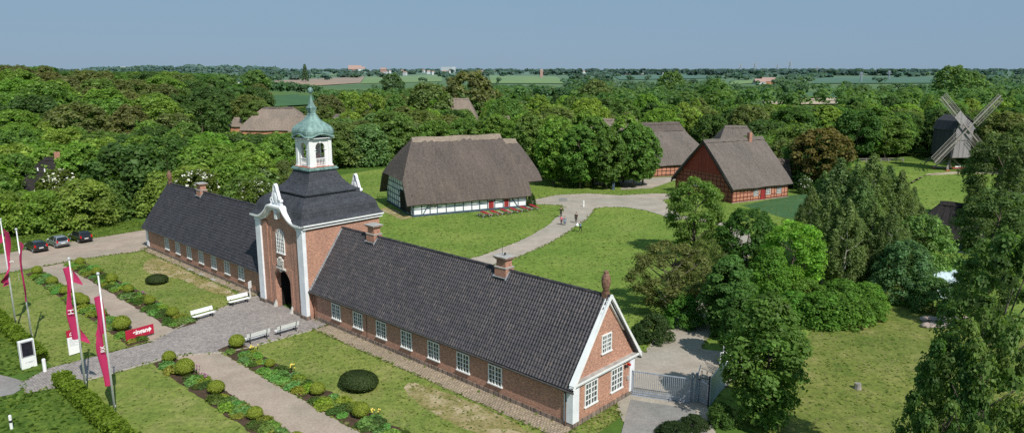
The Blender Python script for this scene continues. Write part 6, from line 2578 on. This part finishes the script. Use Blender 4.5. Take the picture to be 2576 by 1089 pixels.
# red entrance board
p, q = g(318, 862), g(388, 842)
ang = math.atan2(q[1] - p[1], q[0] - p[0])
L_ = math.hypot(q[0] - p[0], q[1] - p[1])
rt = empty('entrance_board', (*p, 0), ang, 'long crimson board reading eingang with a white arrow', 'sign')
mb = MB()
mb.box(0, L_, -.05, .05, .22, 1.12)
mb.build('panel', M['crimson'], rt)
for x in (.25, L_ - .25):
    mb = MB()
    mb.box(x - .04, x + .04, .052, .12, 0, .95)
    mb.build('post', M['iron'], rt)
text_mesh('lettering', 'eingang', .62, 'print_white', rt, (L_ * .25, -.056, .56), UP, .02, .86)
mb = MB()
mb.add([(L_ - .42, -.058, .50), (L_ - .2, -.058, .73), (L_ - .42, -.058, .96)], [(0, 1, 2)])
mb.build('arrow', M['print_white'], rt)

# white and crimson notice panel
z2 = Z(0, 720, 2.269)
p, q = g(*z2(524, 1056)), g(*z2(588, 1036))
ang = math.atan2(q[1] - p[1], q[0] - p[0])
rt = empty('notice_board', (*p, 0), ang, 'white notice panel with crimson head standing on the left lawn', 'sign')
mb = MB()
mb.box(0, 1.0, -.05, .05, .12, 1.72)
mb.build('panel', M['print_white'], rt)
mb = MB()
mb.box(-.003, 1.003, -.055, .055, 1.72, 2.35)
mb.build('head', M['crimson'], rt)
mb = MB()
for k in range(2):
    for j in range(9):
        a, b = math.pi * j / 8, math.pi * (j + 1) / 8
        c0 = .38 + .26 * k
        mb.bar((c0 + .15 * math.cos(a), -.06, 1.92 + .2 * math.sin(a)), (c0 + .15 * math.cos(b), -.06, 1.92 + .2 * math.sin(b)), .01, .05)
mb.bar((.2, -.06, 1.9), (.82, -.06, 1.9), .01, .05)
mb.build('emblem', M['print_white'], rt)
mb = MB()
for j in range(7):
    mb.box(.12, .12 + (.45 if j % 3 == 2 else .7), -.054, -.05, 1.55 - j * .11, 1.58 - j * .11)
mb.build('printed_lines', M['print_grey'], rt)
mb = MB()
mb.box(.45, .55, -.03, .03, 0, .12)
mb.build('foot', M['iron'], rt)

# information pillar with a screen
z0 = Z(0, 1000, 2.476)
p, q = g(*z0(183, 570)), g(*z0(285, 541))
ang = math.atan2(q[1] - p[1], q[0] - p[0])
rt = empty('information_pillar', (*p, 0), ang, 'tall white information pillar with a dark screen', 'information pillar')
mb = MB()
mb.box(0, 1.12, -.02, .32, 0, 2.45)
mb.build('housing', M['white'], rt)
mb = MB()
mb.box(.08, 1.04, -.045, -.02, 1.02, 2.38)
mb.build('bezel', M['print_grey'], rt)
mb = MB()
mb.box(.17, .95, -.06, -.046, 1.1, 2.3)
mb.build('screen', M['screen'], rt)
mb = MB()
mb.box(.3, .42, -.03, -.02, .52, .58)
for j in range(2):
    mb.box(.5, .92 - .1 * j, -.03, -.02, .56 - .07 * j, .585 - .07 * j)
mb.build('printed_mark', M['print_grey'], rt)

# bollards
for (u, v), hh, r_, lab in ((z0(372, 583), 1.15, .14, 'white bollard beside the information pillar'), (z0(97, 1054), 1.05, .1, 'white post with a dark band at the lane edge')):
    x, y = g(u, v)
    rt = empty('bollard', (x, y, 0), 0, lab, 'bollard')
    mb = MB()
    mb.lathe([(r_, 0), (r_, hh - .06), (r_ * .7, hh)], 10)
    mb.build('shaft', M['white'], rt)
    if r_ < .12:
        mb = MB()
        mb.lathe([(r_ + .006, .5), (r_ + .006, .68)], 10)
        mb.build('band', M['iron'], rt)
x, y = g(1468, 521)
rt = empty('bollard', (x, y, 0), 0, 'white bollard on the gravel square behind the walkers', 'bollard')
mb = MB()
mb.lathe([(.14, 0), (.13, 1.15), (.06, 1.22)], 10)
mb.build('shaft', M['white'], rt)

# wall notice beside the tower
x, y = lw(43.9, -1.2)
rt = empty('notice_post', (x, y, 0), ANG_W + .5, 'small white notice on a post at the end of the left wing', 'sign')
mb = MB()
mb.box(-.05, .05, -.04, .04, 0, 1.9)
mb.build('post', M['white'], rt)
mb = MB()
mb.box(-.28, .28, -.07, -.04, 1.15, 1.95)
mb.build('panel', M['white'], rt)
for l, w_ in ((60.0, -.9), (53.8, -.8), (57, -.85)):
    x, y = lw(l, w_)
    mb = MB()
    mb.box(-.5, .5, -.25, .25, 0, .06)
    o = mb.build('manhole_cover', M['concrete'], None, loc=(x, y, .035))
    o.rotation_euler = (0, 0, GATE_ROT)
    tag(o, 'pale cover slab let into the cobbles along the left wing', 'cover', 'cover slabs along the left wing')


# benches
def bench(l, w_, ang, lab):
    x, y = lw(l, w_)
    rt = empty('garden_bench', (x, y, .045), ang, lab, 'bench')
    W_ = 2.3
    mb = MB()
    for k in range(5):
        mb.box(-W_ / 2, W_ / 2, -.46 + k * .1, -.38 + k * .1, .44, .475)
    mb.build('seat', M['white'], rt)
    mb = MB()
    for k in range(3):
        z = .60 + k * .135
        yy = .06 + (z - .45) * .24
        mb.add([(-W_ / 2, yy, z), (W_ / 2, yy, z), (W_ / 2, yy + .03, z + .115), (-W_ / 2, yy + .03, z + .115), (-W_ / 2, yy + .03, z), (W_ / 2, yy + .03, z), (W_ / 2, yy + .06, z + .115), (-W_ / 2, yy + .06, z + .115)],
               [(0, 1, 2, 3), (5, 4, 7, 6), (3, 2, 6, 7), (1, 0, 4, 5), (0, 3, 7, 4), (2, 1, 5, 6)])
    mb.build('backrest', M['white'], rt)
    for s_ in (-.82, .82):
        mb = MB()
        mb.bar((s_, -.42, 0), (s_, -.36, .44), .06, .06)
        mb.bar((s_, .14, 0), (s_, .06, .44), .06, .06)
        mb.bar((s_, .05, .42), (s_, .26, 1.0), .05, .05)
        mb.bar((s_, -.42, .42), (s_, .08, .42), .05, .05)
        mb.bar((s_, -.4, .2), (s_, .1, .2), .04, .04)
        mb.build('leg', M['iron'], rt)
    return rt


bench(43.0, -3.0, ANG_W, 'white slatted bench nearest the tower on the left of the forecourt')
bench(41.3, -7.6, ANG_W + .08, 'white slatted bench beside the box ball, left of the forecourt')
bench(31.35, -6.9, ANG_W + math.pi, 'white slatted bench seen from behind, left one of the right pair')
bench(31.15, -4.0, ANG_W + math.pi, 'white slatted bench seen from behind, right one of the right pair')


# cars
def car(px, py, ang, body, lab, L_=4.15, H_=1.52, W_=1.72):
    rt = empty('parked_car', (px, py, .03), ang, lab, 'car')
    hw = W_ / 2
    # lower body: closed loop section along x, lofted over y with tumble-in at the sides
    side = [(.05, .28), (.0, .45), (.02, .78), (.14, .97), (1.0, .98), (2.9, .97), (3.55, .86), (4.02, .70), (4.13, .5), (4.1, .28)]
    side = [(x * L_ / 4.15, z) for x, z in side]
    mb = MB()
    rows = []
    for yy, ins, dz in ((-hw, .10, .05), (-hw + .04, .03, .01), (-hw * .6, .0, 0), (0, -.04, .0), (hw * .6, .0, 0), (hw - .04, .03, .01), (hw, .10, .05)):
        rows.append([(min(max(x, ins), L_ - ins), yy, z - (dz if z > .6 else -dz)) for x, z in side + side[:1]])
    mb.grid(rows)
    n = len(side) + 1
    mb.f += [tuple(range(n - 2, -1, -1)), tuple(6 * n + i for i in range(n - 1))]
    mb.mi += [0, 0]
    mb.build('body', M[body], rt, smooth=False)
    prof_b = [(.12, .96), (.42, H_ - .12), (.75, H_ - .03), (1.5, H_), (2.2, H_ - .05), (3.15, .95)]
    mb = MB()
    rows = []
    for s_, k in ((-1, 1), (-.97, .4), (0, 0), (.97, .4), (1, 1)):
        r = []
        for x, z in prof_b:
            t = (z - .95) / (H_ - .95)
            yw = (hw - .05) - .20 * t
            r.append((x * L_ / 4.15 + (.05 * k), yw * s_ if abs(s_) == 1 or s_ == 0 else yw * s_, z - .03 * (k > .5) * t))
        rows.append(r)
    mb.grid(rows)
    m_ = len(prof_b)
    mb.f += [tuple(range(m_ - 1, -1, -1)), tuple(4 * m_ + i for i in range(m_))]
    mb.mi += [0, 0]
    mb.build('windows', M['car_glass'], rt)
    mb = MB()
    rows = []
    for yy in (-.64, -.4, 0, .4, .64):
        rows.append([(x * L_ / 4.15, yy, z + .022 - .05 * (abs(yy) > .5)) for x, z in [(.42, H_ - .11), (.75, H_ - .02), (1.5, H_ + .01), (2.2, H_ - .04), (2.35, H_ - .12)]])
    mb.grid(rows)
    mb.build('roof', M[body], rt)
    for s_ in (-1, 1):
        for xa, xb, zb in ((.16, .45, H_ - .1), (1.2, 1.15, H_ - .03), (3.12, 2.28, H_ - .08)):
            mb = MB()
            mb.bar((xa * L_ / 4.15, s_ * (hw - .045), .96), (xb * L_ / 4.15, s_ * (hw - .23), zb), .07, .05)
            mb.build('pillar', M[body], rt)
    for wx in (.72, 3.32):
        for s_ in (-1, 1):
            mb = MB()
            mb.tube((wx * L_ / 4.15, s_ * (hw - .19), .31), (wx * L_ / 4.15, s_ * (hw + .015), .31), .31, n=16)
            o = mb.build('wheel', M['rubber'], rt)
            mb = MB()
            mb.tube((wx * L_ / 4.15, s_ * (hw + .016), .31), (wx * L_ / 4.15, s_ * (hw + .03), .31), .19, n=10)
            mb.build('rim', M['galv'], o)
    for s_ in (-1, 1):
        mb = MB()
        mb.box(-.01, .14, s_ * hw - (.24 if s_ > 0 else -.04), s_ * hw - (.04 if s_ > 0 else -.24), .78, 1.12)
        mb.build('tail_lamp', M['lamp_red'], rt)
        mb = MB()
        mb.ball((2.75, s_ * (hw + .08), 1.02), .09, (.7, 1, .8), 6, 5)
        mb.build('mirror', M[body], rt)
        mb = MB()
        mb.box(L_ - .18, L_ - .02, s_ * hw - (.34 if s_ > 0 else -.06), s_ * hw - (.06 if s_ > 0 else -.34), .58, .74)
        mb.build('headlight', M['plate'], rt)
    mb = MB()
    mb.box(-.03, -.0, -.26, .26, .62, .74)
    mb.build('number_plate', M['plate'], rt)
    mb = MB()
    mb.box(-.05, .02, -hw + .12, hw - .12, .32, .52)
    mb.build('rear_bumper', M['gutter'] if body == 'car_silver' else M[body], rt)
    return rt


hd = math.atan2(LV[1], LV[0])
for cr, body, lab, LL, HH in (((608, 206, 706, 195), 'car_black', 'black estate car parked nearest the gatehouse', 4.5, 1.58), ((432, 243, 532, 232), 'car_silver', 'silver hatchback parked between the two black cars', 4.0, 1.55),
                              ((262, 279, 372, 268), 'car_night', 'small black hatchback parked furthest left', 4.1, 1.46)):
    a, b = g(*z2(cr[0], cr[1])), g(*z2(cr[2], cr[3]))
    car((a[0] + b[0]) / 2, (a[1] + b[1]) / 2, hd + R(4), body, lab, LL, HH)


# picnic tables at the farmhouse
def picnic(x, y, ang, lab, grp, folded=False):
    rt = empty('picnic_table', (x, y, .02), ang, lab, 'picnic table', grp)
    if not folded:
        mb = MB()
        for k in range(3):
            mb.box(-1.2, 1.2, -.36 + k * .25, -.13 + k * .25, .74, .78)
        mb.build('table_top', M['red_paint'], rt)
        for s_ in (-1, 1):
            mb = MB()
            mb.box(-1.15, 1.15, s_ * .75 - .13, s_ * .75 + .13, .43, .47)
            mb.build('bench_seat', M['red_paint'] if s_ > 0 else M['wood_leg'], rt)
        for xx in (-.8, .8):
            mb = MB()
            mb.bar((xx, -.72, 0), (xx, -.2, .74), .06, .07)
            mb.bar((xx, .72, 0), (xx, .2, .74), .06, .07)
            mb.bar((xx, -.85, .42), (xx, .85, .42), .05, .06)
            mb.build('leg', M['galv'], rt)
    return rt


z6 = Z(1560, 640, 6.44)
for i, (xa, ya, xb, yb) in enumerate(((225, 440, 440, 525), (430, 412, 610, 505), (655, 385, 835, 470), (850, 360, 1040, 445), (1060, 325, 1260, 408), (1275, 290, 1465, 372))):
    a, b = g(*z6(xa, ya + 42)), g(*z6(xb, yb + 42))
    picnic((a[0] + b[0]) / 2, (a[1] + b[1]) / 2, math.atan2(b[1] - a[1], b[0] - a[0]), 'red topped picnic table with bench seats in the slanting row before the white farmhouse', 'red picnic tables before the white farmhouse')
a, b = g(*z6(175, 510)), g(*z6(330, 560))
rt = empty('trestle_bench', ((a[0] + b[0]) / 2, (a[1] + b[1]) / 2, .02), math.atan2(b[1] - a[1], b[0] - a[0]), 'bare pale bench left of the first red picnic table', 'bench')
mb = MB()
mb.box(-1.1, 1.1, -.13, .13, .43, .47)
mb.build('seat', M['wood_leg'], rt)
for xx in (-.8, .8):
    mb = MB()
    mb.box(xx - .03, xx + .03, -.12, .12, 0, .43)
    mb.build('leg', M['galv'], rt)
for u, v, lab, rz_ in ((1667, 404, 'red bench against the wall of the long brick farmhouse', FR), (1690, 414, 'red picnic table on the grass before the long brick farmhouse', FR - .5)):
    x, y = g(u, v + 3)
    picnic(x, y, rz_, lab, None)
x, y = g(1482, 510)
z7 = Z(1900, 350, 2.1775)
x, y = g(*z7(303, 612))
rt = empty('stone_pillar', (x, y, 0), R(20), 'grey memorial pillar in the shade under the limes', 'pillar')
mb = MB()
mb.box(-.35, .35, -.25, .25, 0, .3)
mb.box(-.28, .28, -.18, .18, .3, 3.6)
mb.build('shaft', M['timber'], rt)  # darker blue grey colour stands in for the shade under the limes
for u_, v_ in ((190, 575), (212, 577)):
    x, y = g(*z7(u_, v_))
    mb = MB()
    mb.ball((0, 0, .2), .7, (1.3, 1, .8), 9, 6)
    mb.v = [tuple(c + random.uniform(-.07, .07) for c in p) for p in mb.v]
    o = mb.build('boulder', M['rock'], None, loc=(x, y, 0))
    tag(o, 'dark boulder lying under the limes by the square', 'stone', 'boulders under the limes')

# ------------------------------------------------------------------ drive gate
zg = Z(2050, 1000, 2.476)


def barred_gate(p, q, h_, n, lab, name='steel_gate', brace=True, col='galv'):
    L_ = math.hypot(q[0] - p[0], q[1] - p[1])
    rt = empty(name, (*p, 0), math.atan2(q[1] - p[1], q[0] - p[0]), lab, 'gate')
    mb = MB()
    for z in (.14, .34, h_ - .04):
        mb.bar((0, 0, z), (L_, 0, z), .09, .08)
    for x in (.04, L_ - .04):
        mb.bar((x, 0, .1), (x, 0, h_), .09, .09)
    mb.build('gate_frame', M[col], rt)
    mb = MB()
    for i in range(1, n):
        mb.tube((L_ * i / n, 0, .16), (L_ * i / n, 0, h_ - .05), .022, n=5, caps=False)
    mb.build('bar_infill', M[col], rt)
    if brace:
        mb = MB()
        mb.bar((L_ * .82, .06, .3), (L_ * .98, .06, 1.35), .05, .05)
        mb.build('brace', M[col], rt)
    return rt


pa, pb, pc = g(*zg(122, 772)), g(*zg(600, 842)), g(*zg(640, 832))
h1 = 2.0
rt = barred_gate(pa, pb, h1, 30, 'long galvanised sliding gate between the gable end and the steel posts')
mb = MB()
Lg = math.hypot(pb[0] - pa[0], pb[1] - pa[1])
mb.bar((0, -.15, .03), (Lg, -.15, .03), .16, .06)
mb.build('rail', M['galv'], rt)
rt = empty('gate_post', (*pc, 0), 0, 'pair of thick steel posts with a diagonal stay at the sliding gate', 'gate post')
for dx in (-.22, .12):
    mb = MB()
    mb.box(dx - .09, dx + .09, -.09, .09, 0, 2.25)
    mb.ball((dx, 0, 2.3), .1)
    mb.build('post', M['galv'], rt)
mb = MB()
mb.bar((.2, .1, 2.1), (.75, 1.4, 2.35), .06, .06)
mb.bar((.1, -.1, 1.2), (-1.3, -.2, .2), .05, .05)
mb.build('stay', M['galv'], rt)
pd = g(*zg(752, 868))
barred_gate((pc[0] + .3, pc[1]), pd, 1.8, 8, 'short barred gate wing beside the sheet metal screen', 'gate_wing')
# sheet metal screen
pe, pf = g(*zg(765, 872)), g(*zg(893, 695))
Ls = math.hypot(pf[0] - pe[0], pf[1] - pe[1])
rt = empty('metal_screen', (*pe, 0), math.atan2(pf[1] - pe[1], pf[0] - pe[0]), 'plain blue grey sheet metal screen beside the drive gate', 'screen')
mb = MB()
mb.box(0, Ls, -.03, .03, .05, 2.3)
mb.build('sheet', M['sheet'], rt)
for x in (.05, Ls - .05):
    mb = MB()
    mb.box(x - .06, x + .06, .03, .14, 0, 2.4)
    mb.build('post', M['iron'], rt)
# crowd barriers leaning behind the screen
for i, (u, v) in enumerate(((845, 560), (925, 590), (985, 585))):
    p = g(*zg(u, v + 70))
    rt = empty('crowd_barrier', (*p, .02), R(8 + 5 * i) + (R(75) if i == 1 else 0), ['white tube barrier standing at the drive, left end', 'tube barrier turned edge on behind the metal screen', 'tube barrier against the hornbeam leaves'][i], 'barrier')
    mb = MB()
    for k in range(8):
        mb.tube((0, 0, .3 + k * .26), (2.1, 0, .3 + k * .26), .022, n=5)
    for x in (0, 1.05, 2.1):
        mb.tube((x, 0, 0), (x, 0, 2.15), .03, n=6)
    mb.build('tube_frame', M['pole'], rt)
p = g(*zg(700, 655))
rt = empty('bicycle_rack', (*p, .02), R(-28), 'rusty bicycle rack on the drive beside the metal screen', 'bicycle rack')
for k in range(7):
    mb = MB()
    x = k * .42
    for a in range(0, 180, 30):
        mb.tube((x + .0, .35 * math.cos(R(a)), .05 + .8 * math.sin(R(a))), (x, .35 * math.cos(R(a + 30)), .05 + .8 * math.sin(R(a + 30))), .02, n=4)
    mb.build('hoop', M['rust'], rt)
mb = MB()
for s_ in (-.35, .35):
    mb.bar((-.1, s_, .05), (2.7, s_, .05), .05, .05)
mb.build('base_rail', M['rust'], rt)
for ua, va, ub, vb, lab in ((618, 612, 700, 668, 'rusty rail lying on the drive by the posts'),):
    p, q = g(*zg(ua, va)), g(*zg(ub, vb))
    mb = MB()
    mb.bar((0, 0, .1), (q[0] - p[0], q[1] - p[1], .1), .07, .1)
    o = mb.build('loose_rail', M['rust'], None, loc=(*p, .03))
    tag(o, lab, 'rail')


# ------------------------------------------------------------------ people
def skin_mesh(name, pts, edges, rad, mat, levels=1):
    me = bpy.data.meshes.new(name)
    me.from_pydata(pts, edges, [])
    o = bpy.data.objects.new(name, me)
    COL.objects.link(o)
    sk = o.modifiers.new('skin', 'SKIN')
    sv = me.skin_vertices[0].data
    for i, r_ in enumerate(rad):
        sv[i].radius = (r_, r_) if isinstance(r_, float) else r_
    sv[0].use_root = True
    sb = o.modifiers.new('sub', 'SUBSURF')
    sb.levels = levels
    sb.render_levels = levels
    bpy.context.view_layer.update()
    m2 = bpy.data.meshes.new_from_object(o.evaluated_get(bpy.context.evaluated_depsgraph_get()))
    bpy.data.objects.remove(o)
    m2.materials.clear()
    m2.materials.append(M[mat])
    m2.polygons.foreach_set('use_smooth', [True] * len(m2.polygons))
    q = bpy.data.objects.new(name, m2)
    COL.objects.link(q)
    return q


def person(x, y, ang, h_, top, legs, lab, stride=.0, arms=(.12, .12), bend=(0.0, 0.0), skirt=False, hair='hair', lean=0.0, bag=None):
    """faces local +y; stride in metres, bend: forward reach of left / right forearm"""
    rt = empty('person', (x, y, .05), ang, lab, 'person')
    k = h_ / 1.75
    P, E, Rd = [], [], []

    def v(px, py, pz, r_):
        P.append((px * k, (py + lean * max(0, pz - .95)) * k, pz * k))
        Rd.append(r_ * k if isinstance(r_, float) else (r_[0] * k, r_[1] * k))
        return len(P) - 1

    pel = v(0, 0, .95, (.155, .11))
    wst = v(0, 0, 1.12, (.14, .10))
    che = v(0, .01, 1.30, (.17, .115))
    nb = v(0, 0, 1.44, (.10, .08))
    nk = v(0, .0, 1.52, .052)
    hd_ = v(0, .02, 1.62, (.078, .09))
    hd2 = v(0, .015, 1.70, (.07, .082))
    E += [(pel, wst), (wst, che), (che, nb), (nb, nk), (nk, hd_), (hd_, hd2)]
    nose = v(0, .11, 1.625, .016)
    E.append((hd_, nose))
    A = {}
    for s_, sg, ar, bd in (('l', -1, arms[0], bend[0]), ('r', 1, arms[1], bend[1])):
        sh = v(sg * .17, 0, 1.42, .058)
        el_ = v(sg * (.22 + ar * .4), -.02 + bd * .15, 1.16, .043)
        wr = v(sg * (.22 + ar * .6), .05 + bd, .93 + bd * .45, .03)
        pm = v(sg * (.22 + ar * .6), .07 + bd * 1.15, .86 + bd * .5, (.04, .022))
        E += [(nb, sh), (sh, el_), (el_, wr), (wr, pm)]
        for f_ in range(4):
            tip = v(sg * (.22 + ar * .6) + (f_ - 1.5) * .017, .085 + bd * 1.28 + .004 * f_, .775 + bd * .5 + (.008, 0, .004, .016)[f_], .009)
            E.append((pm, tip))
        th = v(sg * (.22 + ar * .6) - sg * .045, .10 + bd * 1.15, .835 + bd * .5, .010)
        E.append((pm, th))
        st = stride * (1 if sg > 0 else -1)
        hip = v(sg * .095, 0, .88, .085)
        kn = v(sg * .10, st * .55 + .02, .50, .058)
        an = v(sg * .10, st - .01, .09, .038)
        to = v(sg * .11, st + .15, .04, .034)
        E += [(pel, hip), (hip, kn), (kn, an), (an, to)]
        A[s_] = (sh, el_, wr, hip, kn, an, to)
    body = skin_mesh('body', P, E, Rd, 'skin')
    body.parent = rt
    grow = lambda i, f: tuple(q * f for q in Rd[i]) if isinstance(Rd[i], tuple) else Rd[i] * f
    # shirt
    ids = [wst, che, nb, A['l'][0], A['l'][1], A['l'][2], A['r'][0], A['r'][1], A['r'][2], pel]
    mp_ = {q: i for i, q in enumerate(ids)}
    ed = [(wst, che), (che, nb), (nb, A['l'][0]), (A['l'][0], A['l'][1]), (A['l'][1], A['l'][2]), (nb, A['r'][0]), (A['r'][0], A['r'][1]), (A['r'][1], A['r'][2]), (wst, pel)]
    s = skin_mesh('jacket', [P[i] for i in ids], [(mp_[a], mp_[b]) for a, b in ed], [grow(i, 1.17) for i in ids], top)
    s.parent = rt
    ids = [pel, A['l'][3], A['l'][4], A['l'][5], A['r'][3], A['r'][4], A['r'][5]]
    mp_ = {q: i for i, q in enumerate(ids)}
    ed = [(pel, A['l'][3]), (A['l'][3], A['l'][4]), (A['l'][4], A['l'][5]), (pel, A['r'][3]), (A['r'][3], A['r'][4]), (A['r'][4], A['r'][5])]
    s = skin_mesh('trousers', [P[i] for i in ids], [(mp_[a], mp_[b]) for a, b in ed], [grow(i, 1.2) for i in ids], legs)
    s.parent = rt
    if skirt:
        mb = MB()
        mb.lathe([(.30 * k, .48 * k), (.24 * k, .75 * k), (.17 * k, 1.0 * k), (.15 * k, 1.12 * k)], 12)
        mb.build('skirt', M[top], rt, smooth=True)
    for i in (A['l'][6], A['r'][6]):
        mb = MB()
        p = P[i]
        mb.ball((p[0], p[1] - .06 * k, .045 * k), .06 * k, (.85, 2.1, .75), 8, 5)
        mb.build('shoe', M['cloth_black'], rt, smooth=True)
    mb = MB()
    hp = P[hd2]
    mb.ball((0, hp[1] - .02 * k, hp[2] - .005 * k), .105 * k, (.92, 1.0, 1.0), 10, 7)
    mb.build('hair', M[hair], rt, smooth=True)
    mb = MB()
    for s_ in (-1, 1):
        mb.ball((s_ * .03 * k, P[hd_][1] + .085 * k, P[hd_][2] + .03 * k), .012 * k, n=6, m=4)
    mb.build('eyes', M['iron'], rt)
    mb = MB()
    mb.box(-.025 * k, .025 * k, P[hd_][1] + .083 * k, P[hd_][1] + .092 * k, P[hd_][2] - .045 * k, P[hd_][2] - .035 * k)
    mb.build('mouth', M['cloth_maroon'], rt)
    return rt


zp = Z(1700, 660, 7.78)
pp = [g(*zp(a, b)) for a, b in ((1290, 490), (1300, 690), (1388, 700), (1680, 645), (1795, 872))]
person(*pp[0], R(180), 1.80, 'cloth_black', 'cloth_black', 'man in black jacket and black trousers walking towards the gatehouse', .12, (.35, .35))
person(*pp[1], R(8), 1.52, 'cloth_pink', 'cloth_maroon', 'person in pink top and dark trousers, left of the walking pair', .12)
person(*pp[2], R(-5), 1.50, 'cloth_grey', 'cloth_grey', 'person in grey blue coat, right of the walking pair', .10, skirt=True, hair='terra')
person(*pp[3], R(160), 1.80, 'cloth_black', 'cloth_black', 'tall person in black standing at the path edge', .04, (.05, .05))
person(*pp[4], R(100), 1.62, 'cloth_blue', 'cloth_navy', 'person in light blue jacket striding over the grass with a white bundle', .22, bend=(.35, .35))
# the white bundle carried in front
a5 = R(100)
bx, by = pp[4][0] - math.sin(a5) * .55, pp[4][1] + math.cos(a5) * .55
mb = MB()
mb.ball((0, 0, 0), .27, (1.0, 1.3, .8), 9, 6)
mb.ball((.05, .2, .15), .16, n=8, m=5)
mb.v = [tuple(c + random.uniform(-.02, .02) for c in p) for p in mb.v]
o = mb.build('white_bundle', M['cloth_white'], None, loc=(bx, by, 1.13), smooth=True)
tag(o, 'white bundle carried by the person in the light blue jacket', 'bundle')

print('script objects', len(bpy.data.objects))
